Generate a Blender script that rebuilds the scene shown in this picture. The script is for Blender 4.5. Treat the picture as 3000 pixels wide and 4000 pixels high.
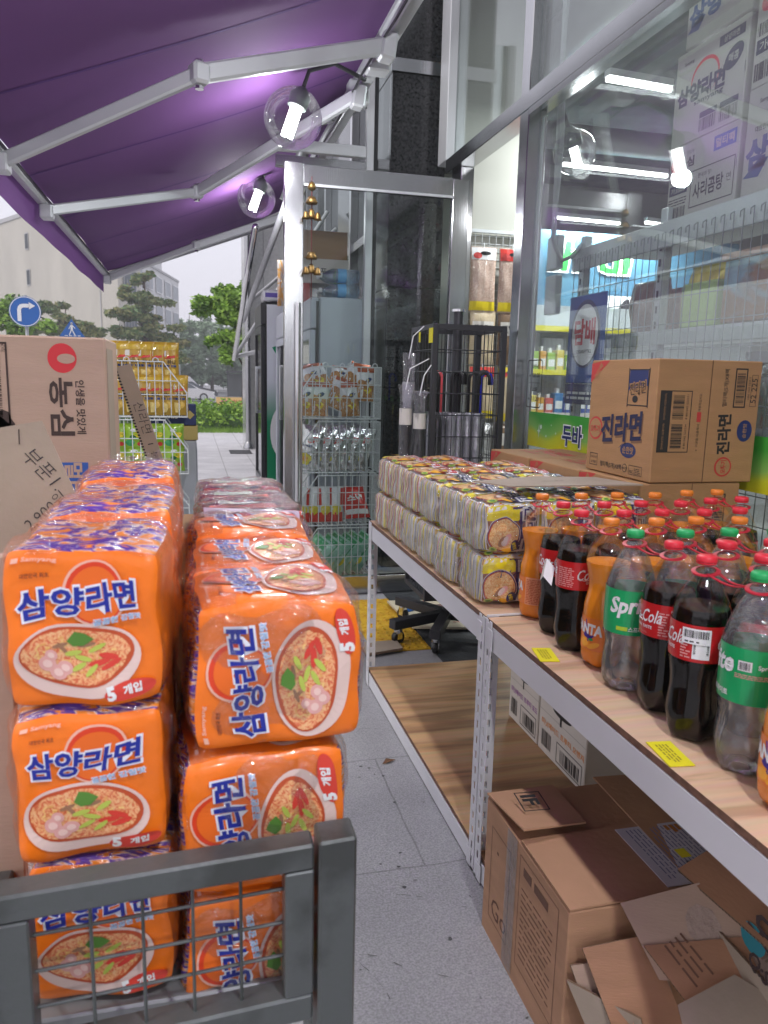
import bpy, math, random, hashlib
from mathutils import Vector, Matrix, noise
R_=math.radians
for o in list(bpy.data.objects): bpy.data.objects.remove(o)
SC=bpy.context.scene; COL=SC.collection
# ------------------------------------------------------------ camera
cam=bpy.data.cameras.new('camera'); CAM=bpy.data.objects.new('camera',cam); COL.objects.link(CAM); SC.camera=CAM
CAM.matrix_world=Matrix(((0.97016673,0.0195718,-0.24164739,0),(-0.24132247,0.17349601,-0.95481024,0),(0.02323751,0.98464008,0.17304317,1.36),(0,0,0,1)))
cam.sensor_fit='VERTICAL'; cam.sensor_height=24; cam.lens=17.79; cam.clip_start=.05; cam.clip_end=900
cam.dof.use_dof=True; cam.dof.focus_distance=2.6; cam.dof.aperture_fstop=5.6
# ------------------------------------------------------------ world (overcast), sun, exposure
W=bpy.data.worlds.new('World'); SC.world=W; W.use_nodes=True
nt=W.node_tree; nt.nodes.clear()
sky=nt.nodes.new('ShaderNodeTexSky'); sky.sky_type='NISHITA'; sky.sun_disc=False; sky.sun_elevation=R_(50); sky.sun_rotation=R_(250); sky.dust_density=6; sky.air_density=1.5
b1=nt.nodes.new('ShaderNodeBackground'); b1.inputs[1].default_value=.10; nt.links.new(sky.outputs[0],b1.inputs[0])
b2=nt.nodes.new('ShaderNodeBackground'); b2.inputs[0].default_value=(.80,.785,.88,1); b2.inputs[1].default_value=.92
mx=nt.nodes.new('ShaderNodeMixShader'); mx.inputs[0].default_value=.86; nt.links.new(b1.outputs[0],mx.inputs[1]); nt.links.new(b2.outputs[0],mx.inputs[2])
wo=nt.nodes.new('ShaderNodeOutputWorld'); nt.links.new(mx.outputs[0],wo.inputs[0])
sl=bpy.data.lights.new('sun','SUN'); sl.energy=.9; sl.angle=R_(20); sl.color=(1,.97,.93)
so=bpy.data.objects.new('sun',sl); COL.objects.link(so); so.rotation_euler=(R_(40),0,R_(-70))
SC.view_settings.view_transform='Standard'; SC.view_settings.look='None'; SC.view_settings.exposure=.52; SC.view_settings.gamma=1
SC.render.engine='CYCLES'; cy=SC.cycles
cy.max_bounces=7; cy.diffuse_bounces=3; cy.glossy_bounces=4; cy.transmission_bounces=6; cy.transparent_max_bounces=20; cy.caustics_reflective=False; cy.caustics_refractive=False
cy.sample_clamp_indirect=6; cy.sample_clamp_direct=0; cy.use_denoising=True; cy.blur_glossy=.5
# ------------------------------------------------------------ materials
def _n(nt,t,**k):
    n=nt.nodes.new(t)
    for a,b in k.items(): setattr(n,a,b)
    return n
MC={}
def pm(name,col,rough=.5,metal=0,spec=.5,bump=0,bscale=40,var=0,vscale=8,col2=None,coord='Object',trans=0,ior=1.45,emit=0,coat=0,sss=0,detail=3,aniso=(1,1,1),thresh=None):
    """principled + noise bump + noise colour variation between col and col2"""
    if name in MC: return MC[name]
    m=bpy.data.materials.new(name); m.use_nodes=True; nt=m.node_tree; p=nt.nodes['Principled BSDF']; L=nt.links.new
    c=tuple(col)+(1,); p.inputs['Base Color'].default_value=c; p.inputs['Roughness'].default_value=rough; p.inputs['Metallic'].default_value=metal
    p.inputs['Specular IOR Level'].default_value=spec; p.inputs['IOR'].default_value=ior
    if trans: p.inputs['Transmission Weight'].default_value=trans
    if coat: p.inputs['Coat Weight'].default_value=coat; p.inputs['Coat Roughness'].default_value=.08
    if emit: p.inputs['Emission Color'].default_value=c; p.inputs['Emission Strength'].default_value=emit
    if bump or var or col2:
        tc=_n(nt,'ShaderNodeTexCoord'); mp=_n(nt,'ShaderNodeMapping'); mp.inputs['Scale'].default_value=aniso; L(tc.outputs[coord],mp.inputs[0])
    if var or col2:
        nz=_n(nt,'ShaderNodeTexNoise'); nz.inputs['Scale'].default_value=vscale; nz.inputs['Detail'].default_value=detail; L(mp.outputs[0],nz.inputs[0])
        r=_n(nt,'ShaderNodeValToRGB'); a,b=thresh or (.35,.65); r.color_ramp.elements[0].position=a; r.color_ramp.elements[1].position=b
        d=tuple(col2) if col2 else tuple(max(0,x*(1-var)) for x in col)
        r.color_ramp.elements[0].color=d+(1,); r.color_ramp.elements[1].color=c
        L(nz.outputs[0],r.inputs[0]); L(r.outputs[0],p.inputs['Base Color'])
    if bump:
        n2=_n(nt,'ShaderNodeTexNoise'); n2.inputs['Scale'].default_value=bscale; n2.inputs['Detail'].default_value=4; L(mp.outputs[0],n2.inputs[0])
        bp=_n(nt,'ShaderNodeBump'); bp.inputs['Strength'].default_value=bump; bp.inputs['Distance'].default_value=.01; L(n2.outputs[0],bp.inputs['Height']); L(bp.outputs[0],p.inputs['Normal'])
    MC[name]=m; return m
def film_mat(name,fac=.10,rough=.08,bscale=30,bump=.6,tint=(1,1,1),gloss=(1,1,1),k=.6,milk=0):
    if name in MC: return MC[name]
    m=bpy.data.materials.new(name); m.use_nodes=True; nt=m.node_tree; nt.nodes.clear(); L=nt.links.new
    out=_n(nt,'ShaderNodeOutputMaterial'); mix=_n(nt,'ShaderNodeMixShader'); tr=_n(nt,'ShaderNodeBsdfTransparent'); gl=_n(nt,'ShaderNodeBsdfGlossy')
    tr.inputs[0].default_value=tint+(1,); gl.inputs[0].default_value=gloss+(1,); gl.inputs['Roughness'].default_value=rough
    lw=_n(nt,'ShaderNodeLayerWeight'); lw.inputs[0].default_value=.35
    ad=_n(nt,'ShaderNodeMath',operation='MULTIPLY_ADD'); ad.inputs[1].default_value=k; ad.inputs[2].default_value=fac; ad.use_clamp=True
    L(lw.outputs['Fresnel'],ad.inputs[0]); L(ad.outputs[0],mix.inputs[0]); L(tr.outputs[0],mix.inputs[1]); L(gl.outputs[0],mix.inputs[2]); L(mix.outputs[0],out.inputs[0])
    if milk:
        df=_n(nt,'ShaderNodeBsdfDiffuse'); df.inputs[0].default_value=(.9,.9,.93,1); m2=_n(nt,'ShaderNodeMixShader'); m2.inputs[0].default_value=milk; L(tr.outputs[0],m2.inputs[1]); L(df.outputs[0],m2.inputs[2]); L(m2.outputs[0],mix.inputs[1])  # white diffuse veil mixed in to imitate pale reflections
    if bump:
        tc=_n(nt,'ShaderNodeTexCoord'); n2=_n(nt,'ShaderNodeTexNoise'); n2.inputs['Scale'].default_value=bscale; n2.inputs['Detail'].default_value=5; n2.inputs['Distortion'].default_value=1.2
        L(tc.outputs['Object'],n2.inputs[0]); bp=_n(nt,'ShaderNodeBump'); bp.inputs['Strength'].default_value=bump; bp.inputs['Distance'].default_value=.02
        L(n2.outputs[0],bp.inputs['Height']); L(bp.outputs[0],gl.inputs['Normal']); L(bp.outputs[0],lw.inputs['Normal'])
    MC[name]=m; return m
def ramp_mat(name,stops,kind='NOISE',scale=10,dist=0,coord='UV',rough=.4,metal=0,bump=0,aniso=(1,1,1),rot=(0,0,0),detail=3,interp='LINEAR',coat=0,bands='X'):
    if name in MC: return MC[name]
    m=bpy.data.materials.new(name); m.use_nodes=True; nt=m.node_tree; p=nt.nodes['Principled BSDF']; L=nt.links.new
    p.inputs['Roughness'].default_value=rough; p.inputs['Metallic'].default_value=metal
    if coat: p.inputs['Coat Weight'].default_value=coat; p.inputs['Coat Roughness'].default_value=.05
    tc=_n(nt,'ShaderNodeTexCoord'); mp=_n(nt,'ShaderNodeMapping'); mp.inputs['Scale'].default_value=aniso; mp.inputs['Rotation'].default_value=rot; L(tc.outputs[coord],mp.inputs[0])
    if kind=='NOISE': t=_n(nt,'ShaderNodeTexNoise'); t.inputs['Detail'].default_value=detail; t.inputs['Distortion'].default_value=dist
    elif kind=='WAVE': t=_n(nt,'ShaderNodeTexWave',bands_direction=bands); t.inputs['Distortion'].default_value=dist; t.inputs['Detail'].default_value=detail; t.inputs['Detail Scale'].default_value=1.5
    elif kind=='VORO': t=_n(nt,'ShaderNodeTexVoronoi')
    t.inputs['Scale'].default_value=scale; L(mp.outputs[0],t.inputs[0])
    fac=t.outputs['Color'] if kind=='VORO' else (t.outputs['Fac'] if 'Fac' in t.outputs else t.outputs[0])
    r=_n(nt,'ShaderNodeValToRGB'); r.color_ramp.interpolation=interp; el=r.color_ramp.elements
    while len(el)<len(stops): el.new(.5)
    for e,(pos,c) in zip(el,stops): e.position=pos; e.color=tuple(c)+(1,)
    if kind=='VORO':
        sx=_n(nt,'ShaderNodeSeparateColor'); L(t.outputs['Color'],sx.inputs[0]); L(sx.outputs[0],r.inputs[0])
    else: L(fac,r.inputs[0])
    L(r.outputs[0],p.inputs['Base Color'])
    if bump:
        bp=_n(nt,'ShaderNodeBump'); bp.inputs['Strength'].default_value=bump; bp.inputs['Distance'].default_value=.01; L(t.outputs[0],bp.inputs['Height']); L(bp.outputs[0],p.inputs['Normal'])
    MC[name]=m; return m
# ------------------------------------------------------------ mesh builder
TXT={}
def text_geo(s,bold=0,size=1,align=None):
    k=(s,bold)
    if k not in TXT:
        c=bpy.data.curves.new('t','FONT'); c.body=s; c.size=1; c.offset=bold; c.resolution_u=2; c.fill_mode='FRONT'
        o=bpy.data.objects.new('t',c); COL.objects.link(o); bpy.context.view_layer.update()
        m=bpy.data.meshes.new_from_object(o.evaluated_get(bpy.context.evaluated_depsgraph_get()))
        vs=[(v.co.x,v.co.y) for v in m.vertices]; fs=[tuple(p.vertices) for p in m.polygons]
        # width without the offset
        bpy.data.objects.remove(o); bpy.data.curves.remove(c); bpy.data.meshes.remove(m)
        TXT[k]=(vs,fs)
    return TXT[k]
def text_box(s,bold=0):
    vs,_=text_geo(s,bold)
    if not vs: return 0,1,0,1
    xs=[v[0] for v in vs]; ys=[v[1] for v in vs]; return min(xs),max(xs),min(ys),max(ys)
class MB:
    def __init__(s): s.v=[]; s.f=[]; s.m=[]; s.u=[]; s.mats=[]
    def mi(s,mat):
        if mat not in s.mats: s.mats.append(mat)
        return s.mats.index(mat)
    def add(s,vs,fs,mat,uvs=None):
        b=len(s.v); k=s.mi(mat); s.v+= [tuple(v) for v in vs]
        s.u+= list(uvs) if uvs else [(0,0)]*len(vs)
        for f in fs: s.f.append(tuple(b+i for i in f)); s.m.append(k)
        return s
    def box(s,lo,hi,mat,bev=0,fn=None):
        (x0,y0,z0),(x1,y1,z1)=lo,hi
        if bev<=0:
            vs=[(x0,y0,z0),(x1,y0,z0),(x1,y1,z0),(x0,y1,z0),(x0,y0,z1),(x1,y0,z1),(x1,y1,z1),(x0,y1,z1)]
            fs=[(0,3,2,1),(4,5,6,7),(0,1,5,4),(1,2,6,5),(2,3,7,6),(3,0,4,7)]
            uv=[(v[0]+v[1],v[2]) for v in vs]
        else:
            b=min(bev,(x1-x0)*.49,(y1-y0)*.49,(z1-z0)*.49); vs=[];idx={}
            for sx in(0,1):
                for sy in(0,1):
                    for sz in(0,1):
                        X=(x0,x1)[sx];Y=(y0,y1)[sy];Z=(z0,z1)[sz]; ix=b*(1,-1)[sx];iy=b*(1,-1)[sy];iz=b*(1,-1)[sz]
                        idx[sx,sy,sz]=len(vs); vs+=[(X,Y+iy,Z+iz),(X+ix,Y,Z+iz),(X+ix,Y+iy,Z)]
            I=lambda a,b_,c,k: idx[a,b_,c]+k
            fs=[]
            for a in(0,1):
                q=[I(a,0,0,0),I(a,1,0,0),I(a,1,1,0),I(a,0,1,0)]; fs.append(tuple(q if a else q[::-1]))
                q=[I(0,a,0,1),I(1,a,0,1),I(1,a,1,1),I(0,a,1,1)]; fs.append(tuple(q[::-1] if a else q))
                q=[I(0,0,a,2),I(1,0,a,2),I(1,1,a,2),I(0,1,a,2)]; fs.append(tuple(q if a else q[::-1]))
            for a in(0,1):
                for c in(0,1):
                    q=[I(a,c,0,0),I(a,c,1,0),I(a,c,1,1),I(a,c,0,1)]; fs.append(tuple(q if a!=c else q[::-1]))
                    q=[I(a,0,c,0),I(a,0,c,2),I(a,1,c,2),I(a,1,c,0)]; fs.append(tuple(q if a!=c else q[::-1]))
                    q=[I(0,a,c,1),I(1,a,c,1),I(1,a,c,2),I(0,a,c,2)]; fs.append(tuple(q if a!=c else q[::-1]))
            for a in(0,1):
                for c in(0,1):
                    for e in(0,1):
                        q=(I(a,c,e,0),I(a,c,e,1),I(a,c,e,2)); fs.append(q if (a+c+e)%2 else q[::-1])
            uv=[(v[0]+v[1],v[2]) for v in vs]
        if fn: vs=[fn(*v) for v in vs]
        return s.add(vs,fs,mat,uv)
    def obox(s,c,half,rot,mat,bev=0):
        """oriented box: rot = Matrix 3x3"""
        c=Vector(c)
        return s.box([-h for h in half],half,mat,bev,fn=lambda x,y,z: tuple(c+rot@Vector((x,y,z))))
    def beam(s,p,q,w,h,mat,up=(0,0,1),bev=0):
        p,q=Vector(p),Vector(q); d=(q-p); L=d.length; d.normalize(); u=Vector(up); x=d.cross(u)
        if x.length<1e-4: x=d.cross(Vector((0,1,0)))
        x.normalize(); u=x.cross(d)
        rot=Matrix((x,d,u)).transposed()
        return s.obox((p+q)/2,(w/2,L/2,h/2),rot,mat,bev)
    def tube(s,pts,r,mat,seg=8,cap=True,closed=False):
        pts=[Vector(p) for p in pts]; n=len(pts); vs=[];uv=[]; rr=r if isinstance(r,(list,tuple)) else [r]*n
        prev=None; acc=0
        for i,p in enumerate(pts):
            a=pts[(i-1)%n] if (i or closed) else p; b=pts[(i+1)%n] if (i<n-1 or closed) else p
            d=(b-a).normalized() if (b-a).length>1e-9 else Vector((0,0,1))
            if prev is None:
                t=Vector((0,0,1)) if abs(d.z)<.9 else Vector((1,0,0)); prev=d.cross(t).normalized()
            x=(prev-d*prev.dot(d)); x=x.normalized() if x.length>1e-6 else d.orthogonal().normalized(); prev=x; y=d.cross(x)
            if i: acc+=(p-pts[i-1]).length
            for k in range(seg):
                t=2*math.pi*k/seg; vs.append(p+(x*math.cos(t)+y*math.sin(t))*rr[i]); uv.append((k/seg,acc))
        fs=[]
        for i in range(n if closed else n-1):
            j=(i+1)%n
            for k in range(seg): k2=(k+1)%seg; fs.append((i*seg+k,i*seg+k2,j*seg+k2,j*seg+k))
        if cap and not closed: fs+=[tuple(range(seg))[::-1],tuple(range((n-1)*seg,n*seg))]
        return s.add(vs,fs,mat,uv)
    def lathe(s,prof,mat,seg=24,c=(0,0,0),rfn=None,a0=0,a1=2*math.pi,capb=True,capt=True,axis=None):
        full=abs(a1-a0-2*math.pi)<1e-6; ns=seg if full else seg+1; vs=[];uv=[]
        for r,z in prof:
            for k in range(ns):
                t=a0+(a1-a0)*k/seg; q=rfn(r,z,t) if rfn else r
                p=Vector((q*math.cos(t),q*math.sin(t),z))
                if axis: p=axis@p
                vs.append((c[0]+p.x,c[1]+p.y,c[2]+p.z)); uv.append((k/seg,z))
        fs=[]; n=len(prof)
        for i in range(n-1):
            for k in range(seg):
                k2=(k+1)%ns if full else k+1; fs.append((i*ns+k,i*ns+k2,(i+1)*ns+k2,(i+1)*ns+k))
        if full and capb and prof[0][0]>1e-6: fs.append(tuple(range(ns))[::-1])
        if full and capt and prof[-1][0]>1e-6: fs.append(tuple(range((n-1)*ns,n*ns)))
        return s.add(vs,fs,mat,uv)
    def decal(s,poly,fn,mat,tri=None):
        """flat outline poly (2D list) put on a surface by fn(u,v)->xyz; tri: faces"""
        fs=tri or [tuple(range(len(poly)))]
        return s.add([fn(*p) for p in poly],fs,mat,[tuple(p) for p in poly])
    def disc(s,cx,cy,rx,ry,fn,mat,seg=28,rings=1,rot=0,wob=0,seed=0):
        P=[(cx,cy)];rg=random.Random(seed); w=[1+wob*rg.uniform(-1,1) for _ in range(seg)]; cr,sr=math.cos(rot),math.sin(rot)
        for j in range(1,rings+1):
            for k in range(seg):
                t=2*math.pi*k/seg; a=rx*w[k]*math.cos(t)*j/rings; b=ry*w[k]*math.sin(t)*j/rings; P.append((cx+a*cr-b*sr,cy+a*sr+b*cr))
        F=[(0,1+k,1+(k+1)%seg) for k in range(seg)]
        for j in range(rings-1):
            for k in range(seg):
                a=1+j*seg; F.append((a+k,a+seg+k,a+seg+(k+1)%seg,a+(k+1)%seg))
        return s.decal(P,fn,mat,F)
    def rect(s,x0,y0,x1,y1,fn,mat,nx=1,ny=1):
        P=[(x0+(x1-x0)*i/nx,y0+(y1-y0)*j/ny) for j in range(ny+1) for i in range(nx+1)]
        F=[(j*(nx+1)+i,j*(nx+1)+i+1,(j+1)*(nx+1)+i+1,(j+1)*(nx+1)+i) for j in range(ny) for i in range(nx)]
        return s.decal(P,fn,mat,F)
    def frame(s,x0,y0,x1,y1,w,fn,mat):
        s.rect(x0,y0,x1,y0+w,fn,mat); s.rect(x0,y1-w,x1,y1,fn,mat); s.rect(x0,y0+w,x0+w,y1-w,fn,mat); s.rect(x1-w,y0+w,x1,y1-w,fn,mat); return s
    def text(s,t,x,y,h,fn,mat,bold=0,w=None,rot=0,slant=0,center=True,basebold=None):
        """text of cap height h (or fitted to width w), centred at x,y; rot radians"""
        a,b,c,d=text_box(t,0); vs,fs=text_geo(t,bold)
        sy=h/(d-c); sx=(w/(b-a)) if w else sy; cr,sr=math.cos(rot),math.sin(rot); P=[]
        ox=(a+b)/2 if center else a; oy=(c+d)/2
        for u,v in vs:
            p=(u-ox)*sx+(v-oy)*sy*slant; q=(v-oy)*sy; P.append((x+p*cr-q*sr,y+p*sr+q*cr))
        return s.decal(P,fn,mat,fs)
    def barcode(s,x0,y0,x1,y1,fn,mat,n=24,seed=1,vert=False):
        rg=random.Random(seed); L=(y1-y0) if vert else (x1-x0); t=0; st=L/n
        while t<L-st*.5:
            w=st*rg.choice((.3,.5,.8))
            if vert: s.rect(x0,y0+t,x1,y0+t+w,fn,mat)
            else: s.rect(x0+t,y0,x0+t+w,y1,fn,mat)
            t+=st
        return s
    def lines(s,x0,y0,x1,y1,n,fn,mat,seed=1,duty=.5):
        """rows of word-like dashes for small print"""
        rg=random.Random(seed); h=(y1-y0)/n
        for i in range(n):
            x=x0
            while x<x1-h:
                w=min(rg.uniform(.8,3.2)*h,x1-x); s.rect(x,y0+i*h,x+w,y0+i*h+h*duty,fn,mat); x+=w+h*.45
        return s
    def build(s,name,parent=None,smooth=False,world=True,solid=None,auto=None,nocast=False):
        me=bpy.data.meshes.new(name); off=Vector((0,0,0))
        if parent is not None and world:
            o=parent
            while o is not None: off+=o.location; o=o.parent
        vs=[(v[0]-off.x,v[1]-off.y,v[2]-off.z) for v in s.v]
        me.from_pydata(vs,[],s.f)
        for m in s.mats: me.materials.append(m)
        me.polygons.foreach_set('material_index',s.m)
        ul=me.uv_layers.new(name='UVMap'); li=[0]*len(me.loops); me.loops.foreach_get('vertex_index',li)
        flat=[]
        for i in li: flat+=[s.u[i][0],s.u[i][1]]
        ul.data.foreach_set('uv',flat)
        if smooth: me.polygons.foreach_set('use_smooth',[True]*len(me.polygons))
        me.update()
        if auto: me.set_sharp_from_angle(angle=R_(auto))
        o=bpy.data.objects.new(name,me); COL.objects.link(o)
        if parent is not None: o.parent=parent
        return o
def tag(o,label=None,cat=None,group=None,kind=None):
    if label: o['label']=label
    if cat: o['category']=cat
    if group: o['group']=group
    if kind: o['kind']=kind
    return o
def thing(name,label,cat,loc=(0,0,0),rz=0,group=None,kind=None):
    o=bpy.data.objects.new(name,None); COL.objects.link(o); o.location=loc; o.rotation_euler=(0,0,rz); o.empty_display_size=.05
    return tag(o,label,cat,group,kind)
def dup(root,loc,rz=0,label=None,group=None,tilt=None):
    def cp(o,par):
        c=o.copy(); COL.objects.link(c); c.parent=par
        for ch in list(o.children): cp(ch,c)
        return c
    r=cp(root,None); r.location=loc; r.rotation_euler=tilt or (0,0,rz)
    if label: r['label']=label
    if group: r['group']=group
    return r
def plane(origin,ux,uy,off=0):
    """fn(u,v) on a plane, lifted by off along ux x uy"""
    o=Vector(origin); a=Vector(ux); b=Vector(uy); n=a.cross(b).normalized()
    def fn(u,v,l=0): return tuple(o+a*u+b*v+n*(off+l))
    return fn
def lift(fn,l): return lambda u,v: fn(u,v,l)
def rnd(s): return random.Random(s)
# common materials
M={}
M['steel']=pm('brushed_steel',(.50,.50,.51),.18,1,bump=.05,bscale=300,aniso=(1,1,.02),var=.12,vscale=3)
M['chrome']=pm('chrome',(.75,.75,.76),.08,1)
M['white_paint']=pm('white_powder_coat',(.74,.74,.76),.38,bump=.02,bscale=200,var=.05,vscale=5)
M['alu']=pm('grey_aluminium_arm',(.60,.61,.63),.42,.25,var=.06,vscale=4)
M['black']=pm('black_steel',(.035,.035,.04),.42,bump=.03,bscale=300)
M['blackp']=pm('black_plastic',(.015,.015,.017),.3)
M['ink']=pm('black_ink',(.02,.018,.018),.6)
M['white_ink']=pm('white_ink',(.85,.85,.85),.5)
M['red_ink']=pm('red_ink',(.50,.045,.04),.55)
M['navy_ink']=pm('navy_ink',(.018,.03,.12),.5)
M['blue_ink']=pm('blue_ink',(.03,.10,.38),.5)
M['kraft']=pm('kraft_cardboard',(.40,.225,.10),.75,bump=.12,bscale=60,aniso=(1,1,6),var=.10,vscale=6)
M['kraft_brown']=pm('brown_cardboard',(.40,.21,.12),.75,bump=.12,bscale=60,aniso=(1,1,6),var=.14,vscale=5)
M['kraft_pale']=pm('pale_cardboard',(.47,.33,.25),.78,bump=.10,bscale=60,aniso=(1,1,5),var=.08,vscale=5)
M['kraft_grey']=pm('greyish_cardboard',(.38,.31,.24),.8,bump=.12,bscale=50,var=.12,vscale=6)
M['white_card']=pm('white_cardboard',(.70,.66,.60),.65,bump=.05,bscale=60,var=.06,vscale=6)
M['film']=film_mat('clear_film',.07,.05,26,1.0,k=.4)
M['filmsoft']=film_mat('clear_bag_film',.05,.12,20,.8)
M['tape']=film_mat('clear_tape',.16,.2,60,.4)
M['glass_clear']=film_mat('door_glass',.03,.0,1,0,tint=(.93,.965,.955),gloss=(.85,.85,.85),k=.4)
M['glass']=film_mat('window_glass',.03,.0,1,0,tint=(.93,.965,.955),gloss=(.85,.85,.85),k=.26,milk=.035)  # milk stands in for the bright street reflected in the window
M['wire_white']=pm('white_coated_wire',(.66,.69,.70),.35)
M['yellow_tag']=pm('yellow_price_label',(.78,.70,.02),.55)
# ------------------------------------------------------------ ground and street
def brick_mat(name,c1,c2,mortar,w,h,gap,rough=.75,bump=.3,off=.5,nsc=220,nvar=.35,coord='Object',big=0):
    m=bpy.data.materials.new(name); m.use_nodes=True; nt=m.node_tree; p=nt.nodes['Principled BSDF']; L=nt.links.new; p.inputs['Roughness'].default_value=rough
    tc=_n(nt,'ShaderNodeTexCoord'); b=_n(nt,'ShaderNodeTexBrick'); b.offset=off; b.inputs['Scale'].default_value=1; b.inputs['Brick Width'].default_value=w; b.inputs['Row Height'].default_value=h
    b.inputs['Mortar Size'].default_value=gap; b.inputs['Mortar Smooth'].default_value=.3; b.inputs['Color1'].default_value=c1+(1,); b.inputs['Color2'].default_value=c2+(1,); b.inputs['Mortar'].default_value=mortar+(1,); b.inputs['Bias'].default_value=0
    dn=_n(nt,'ShaderNodeTexNoise'); dn.inputs['Scale'].default_value=9; dn.inputs['Detail'].default_value=4
    va=_n(nt,'ShaderNodeVectorMath',operation='SCALE'); va.inputs['Scale'].default_value=.012; vb=_n(nt,'ShaderNodeVectorMath',operation='ADD')
    L(tc.outputs[coord],dn.inputs[0]); L(dn.outputs['Color'],va.inputs[0]); L(tc.outputs[coord],vb.inputs[0]); L(va.outputs[0],vb.inputs[1]); L(vb.outputs[0],b.inputs['Vector'])
    n=_n(nt,'ShaderNodeTexNoise'); n.inputs['Scale'].default_value=nsc; n.inputs['Detail'].default_value=3; L(tc.outputs[coord],n.inputs[0])
    r=_n(nt,'ShaderNodeValToRGB'); r.color_ramp.elements[0].position=.3; r.color_ramp.elements[1].position=.68; r.color_ramp.elements[0].color=(1-nvar,)*3+(1,); r.color_ramp.elements[1].color=(1+nvar*.4,)*3+(1,); L(n.outputs[0],r.inputs[0])
    n3=_n(nt,'ShaderNodeTexNoise'); n3.inputs['Scale'].default_value=2.2; n3.inputs['Detail'].default_value=5; L(tc.outputs[coord],n3.inputs[0])
    r3=_n(nt,'ShaderNodeValToRGB'); r3.color_ramp.elements[0].position=.35; r3.color_ramp.elements[1].position=.65; r3.color_ramp.elements[0].color=(.84,.84,.85,1); r3.color_ramp.elements[1].color=(1,1,1,1); L(n3.outputs[0],r3.inputs[0])
    x=_n(nt,'ShaderNodeMixRGB',blend_type='MULTIPLY'); x.inputs[0].default_value=1; L(b.outputs[0],x.inputs[1]); L(r.outputs[0],x.inputs[2])
    x2=_n(nt,'ShaderNodeMixRGB',blend_type='MULTIPLY'); x2.inputs[0].default_value=1; L(x.outputs[0],x2.inputs[1]); L(r3.outputs[0],x2.inputs[2]); L(x2.outputs[0],p.inputs['Base Color'])
    ad=_n(nt,'ShaderNodeMath',operation='MULTIPLY_ADD'); ad.inputs[1].default_value=.25; L(n.outputs[0],ad.inputs[0]); iv=_n(nt,'ShaderNodeMath',operation='SUBTRACT'); iv.inputs[0].default_value=1; L(b.outputs['Fac'],iv.inputs[1]); L(iv.outputs[0],ad.inputs[2])
    bp=_n(nt,'ShaderNodeBump'); bp.inputs['Strength'].default_value=bump; bp.inputs['Distance'].default_value=.006; L(ad.outputs[0],bp.inputs['Height']); L(bp.outputs[0],p.inputs['Normal'])
    return m
pave=brick_mat('granite_pavers',(.37,.37,.38),(.345,.345,.355),(.27,.27,.275),.62,.62,.0035,rough=.8,bump=.4,nvar=.30,nsc=190)
white_tile=brick_mat('pale_street_tiles',(.66,.65,.67),(.60,.59,.61),(.40,.39,.40),.45,.45,.008,off=0,nvar=.1,nsc=60,bump=.2)
asph=pm('asphalt',(.20,.20,.21),.85,bump=.3,bscale=120,var=.2,vscale=2)
def sheet(name,x0,y0,x1,y1,z,mat,n=1):
    b=MB(); b.add([(x0,y0,z),(x1,y0,z),(x1,y1,z),(x0,y1,z)],[(0,1,2,3)],mat); return tag(b.build(name),kind='structure')
sheet('ground',-100,-60,100,150,-.72,asph)
b=MB(); b.box((-14,-5,-.9),(20,19.2,0),pm('kerb_concrete',(.45,.45,.45),.8,bump=.2)); tag(b.build('pavement_slab'),kind='structure')
sheet('pavement',-14,-5,14,7.2,.004,pave)
sheet('street_tiles',-14,7.2,14,19.2,.004,white_tile)
sheet('parking_lot',-99,24,99,140,-.712,pm('parking_asphalt',(.30,.30,.31),.8,var=.15,vscale=.6))
# painted parking lines on the lot
b=MB()
for i in range(10): b.box((-14+i*2.7,46,-.706),(-13.88+i*2.7,51,-.704),M['white_ink'])
tag(b.build('parking_markings'),kind='structure')
# tactile paving, yellow studs
yel=pm('yellow_tactile',(.62,.38,.02),.6,bump=.4,bscale=40,col2=(.50,.27,.01),vscale=14)
def tactile(x0,y0,x1,y1,lab):
    b=MB(); b.box((x0,y0,.003),(x1,y1,.012),yel,.002); s=.05; x=x0+s/2
    while x<x1-.01:
        y=y0+s/2
        while y<y1-.01:
            b.lathe([(.0135,.012),(.011,.0165),(.005,.018)],yel,8,(x,y,0)); y+=s
        x+=s
    return tag(b.build('tactile_tile'),lab,'paving tile',"yellow tactile tiles by the door")
tactile(.86,4.12,1.155,4.415,'yellow studded tactile tile, farthest, beside the steel door rail')
tactile(.86,3.82,1.155,4.115,'yellow studded tactile tile, second from the steel door')
tactile(.86,3.52,1.155,3.815,'yellow studded tactile tile, nearest, under the caster of the umbrella stand')
b=MB(); b.box((1.16,3.2,.004),(3.4,4.95,.010),pm('dark_mat',(.05,.055,.06),.7,bump=.4,bscale=90,var=.3,vscale=20)); tag(b.build('entrance_mat'),'dark floor mat in front of the shop doorway','mat')
for yy in (4.42,4.62,4.80):
    pass
b=MB(); g=pm('grate_steel',(.16,.16,.17),.5,.6)
for i in range(9): b.box((.62,13.45+i*.075,.006),(1.0,13.47+i*.075,.016),g)
for i in range(12): b.box((.63+i*.033,13.45,.006),(.637+i*.033,14.07,.014),g)
tag(b.build('drain_grate'),'small dark drain grate set in the pale street tiles','grate')
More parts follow.
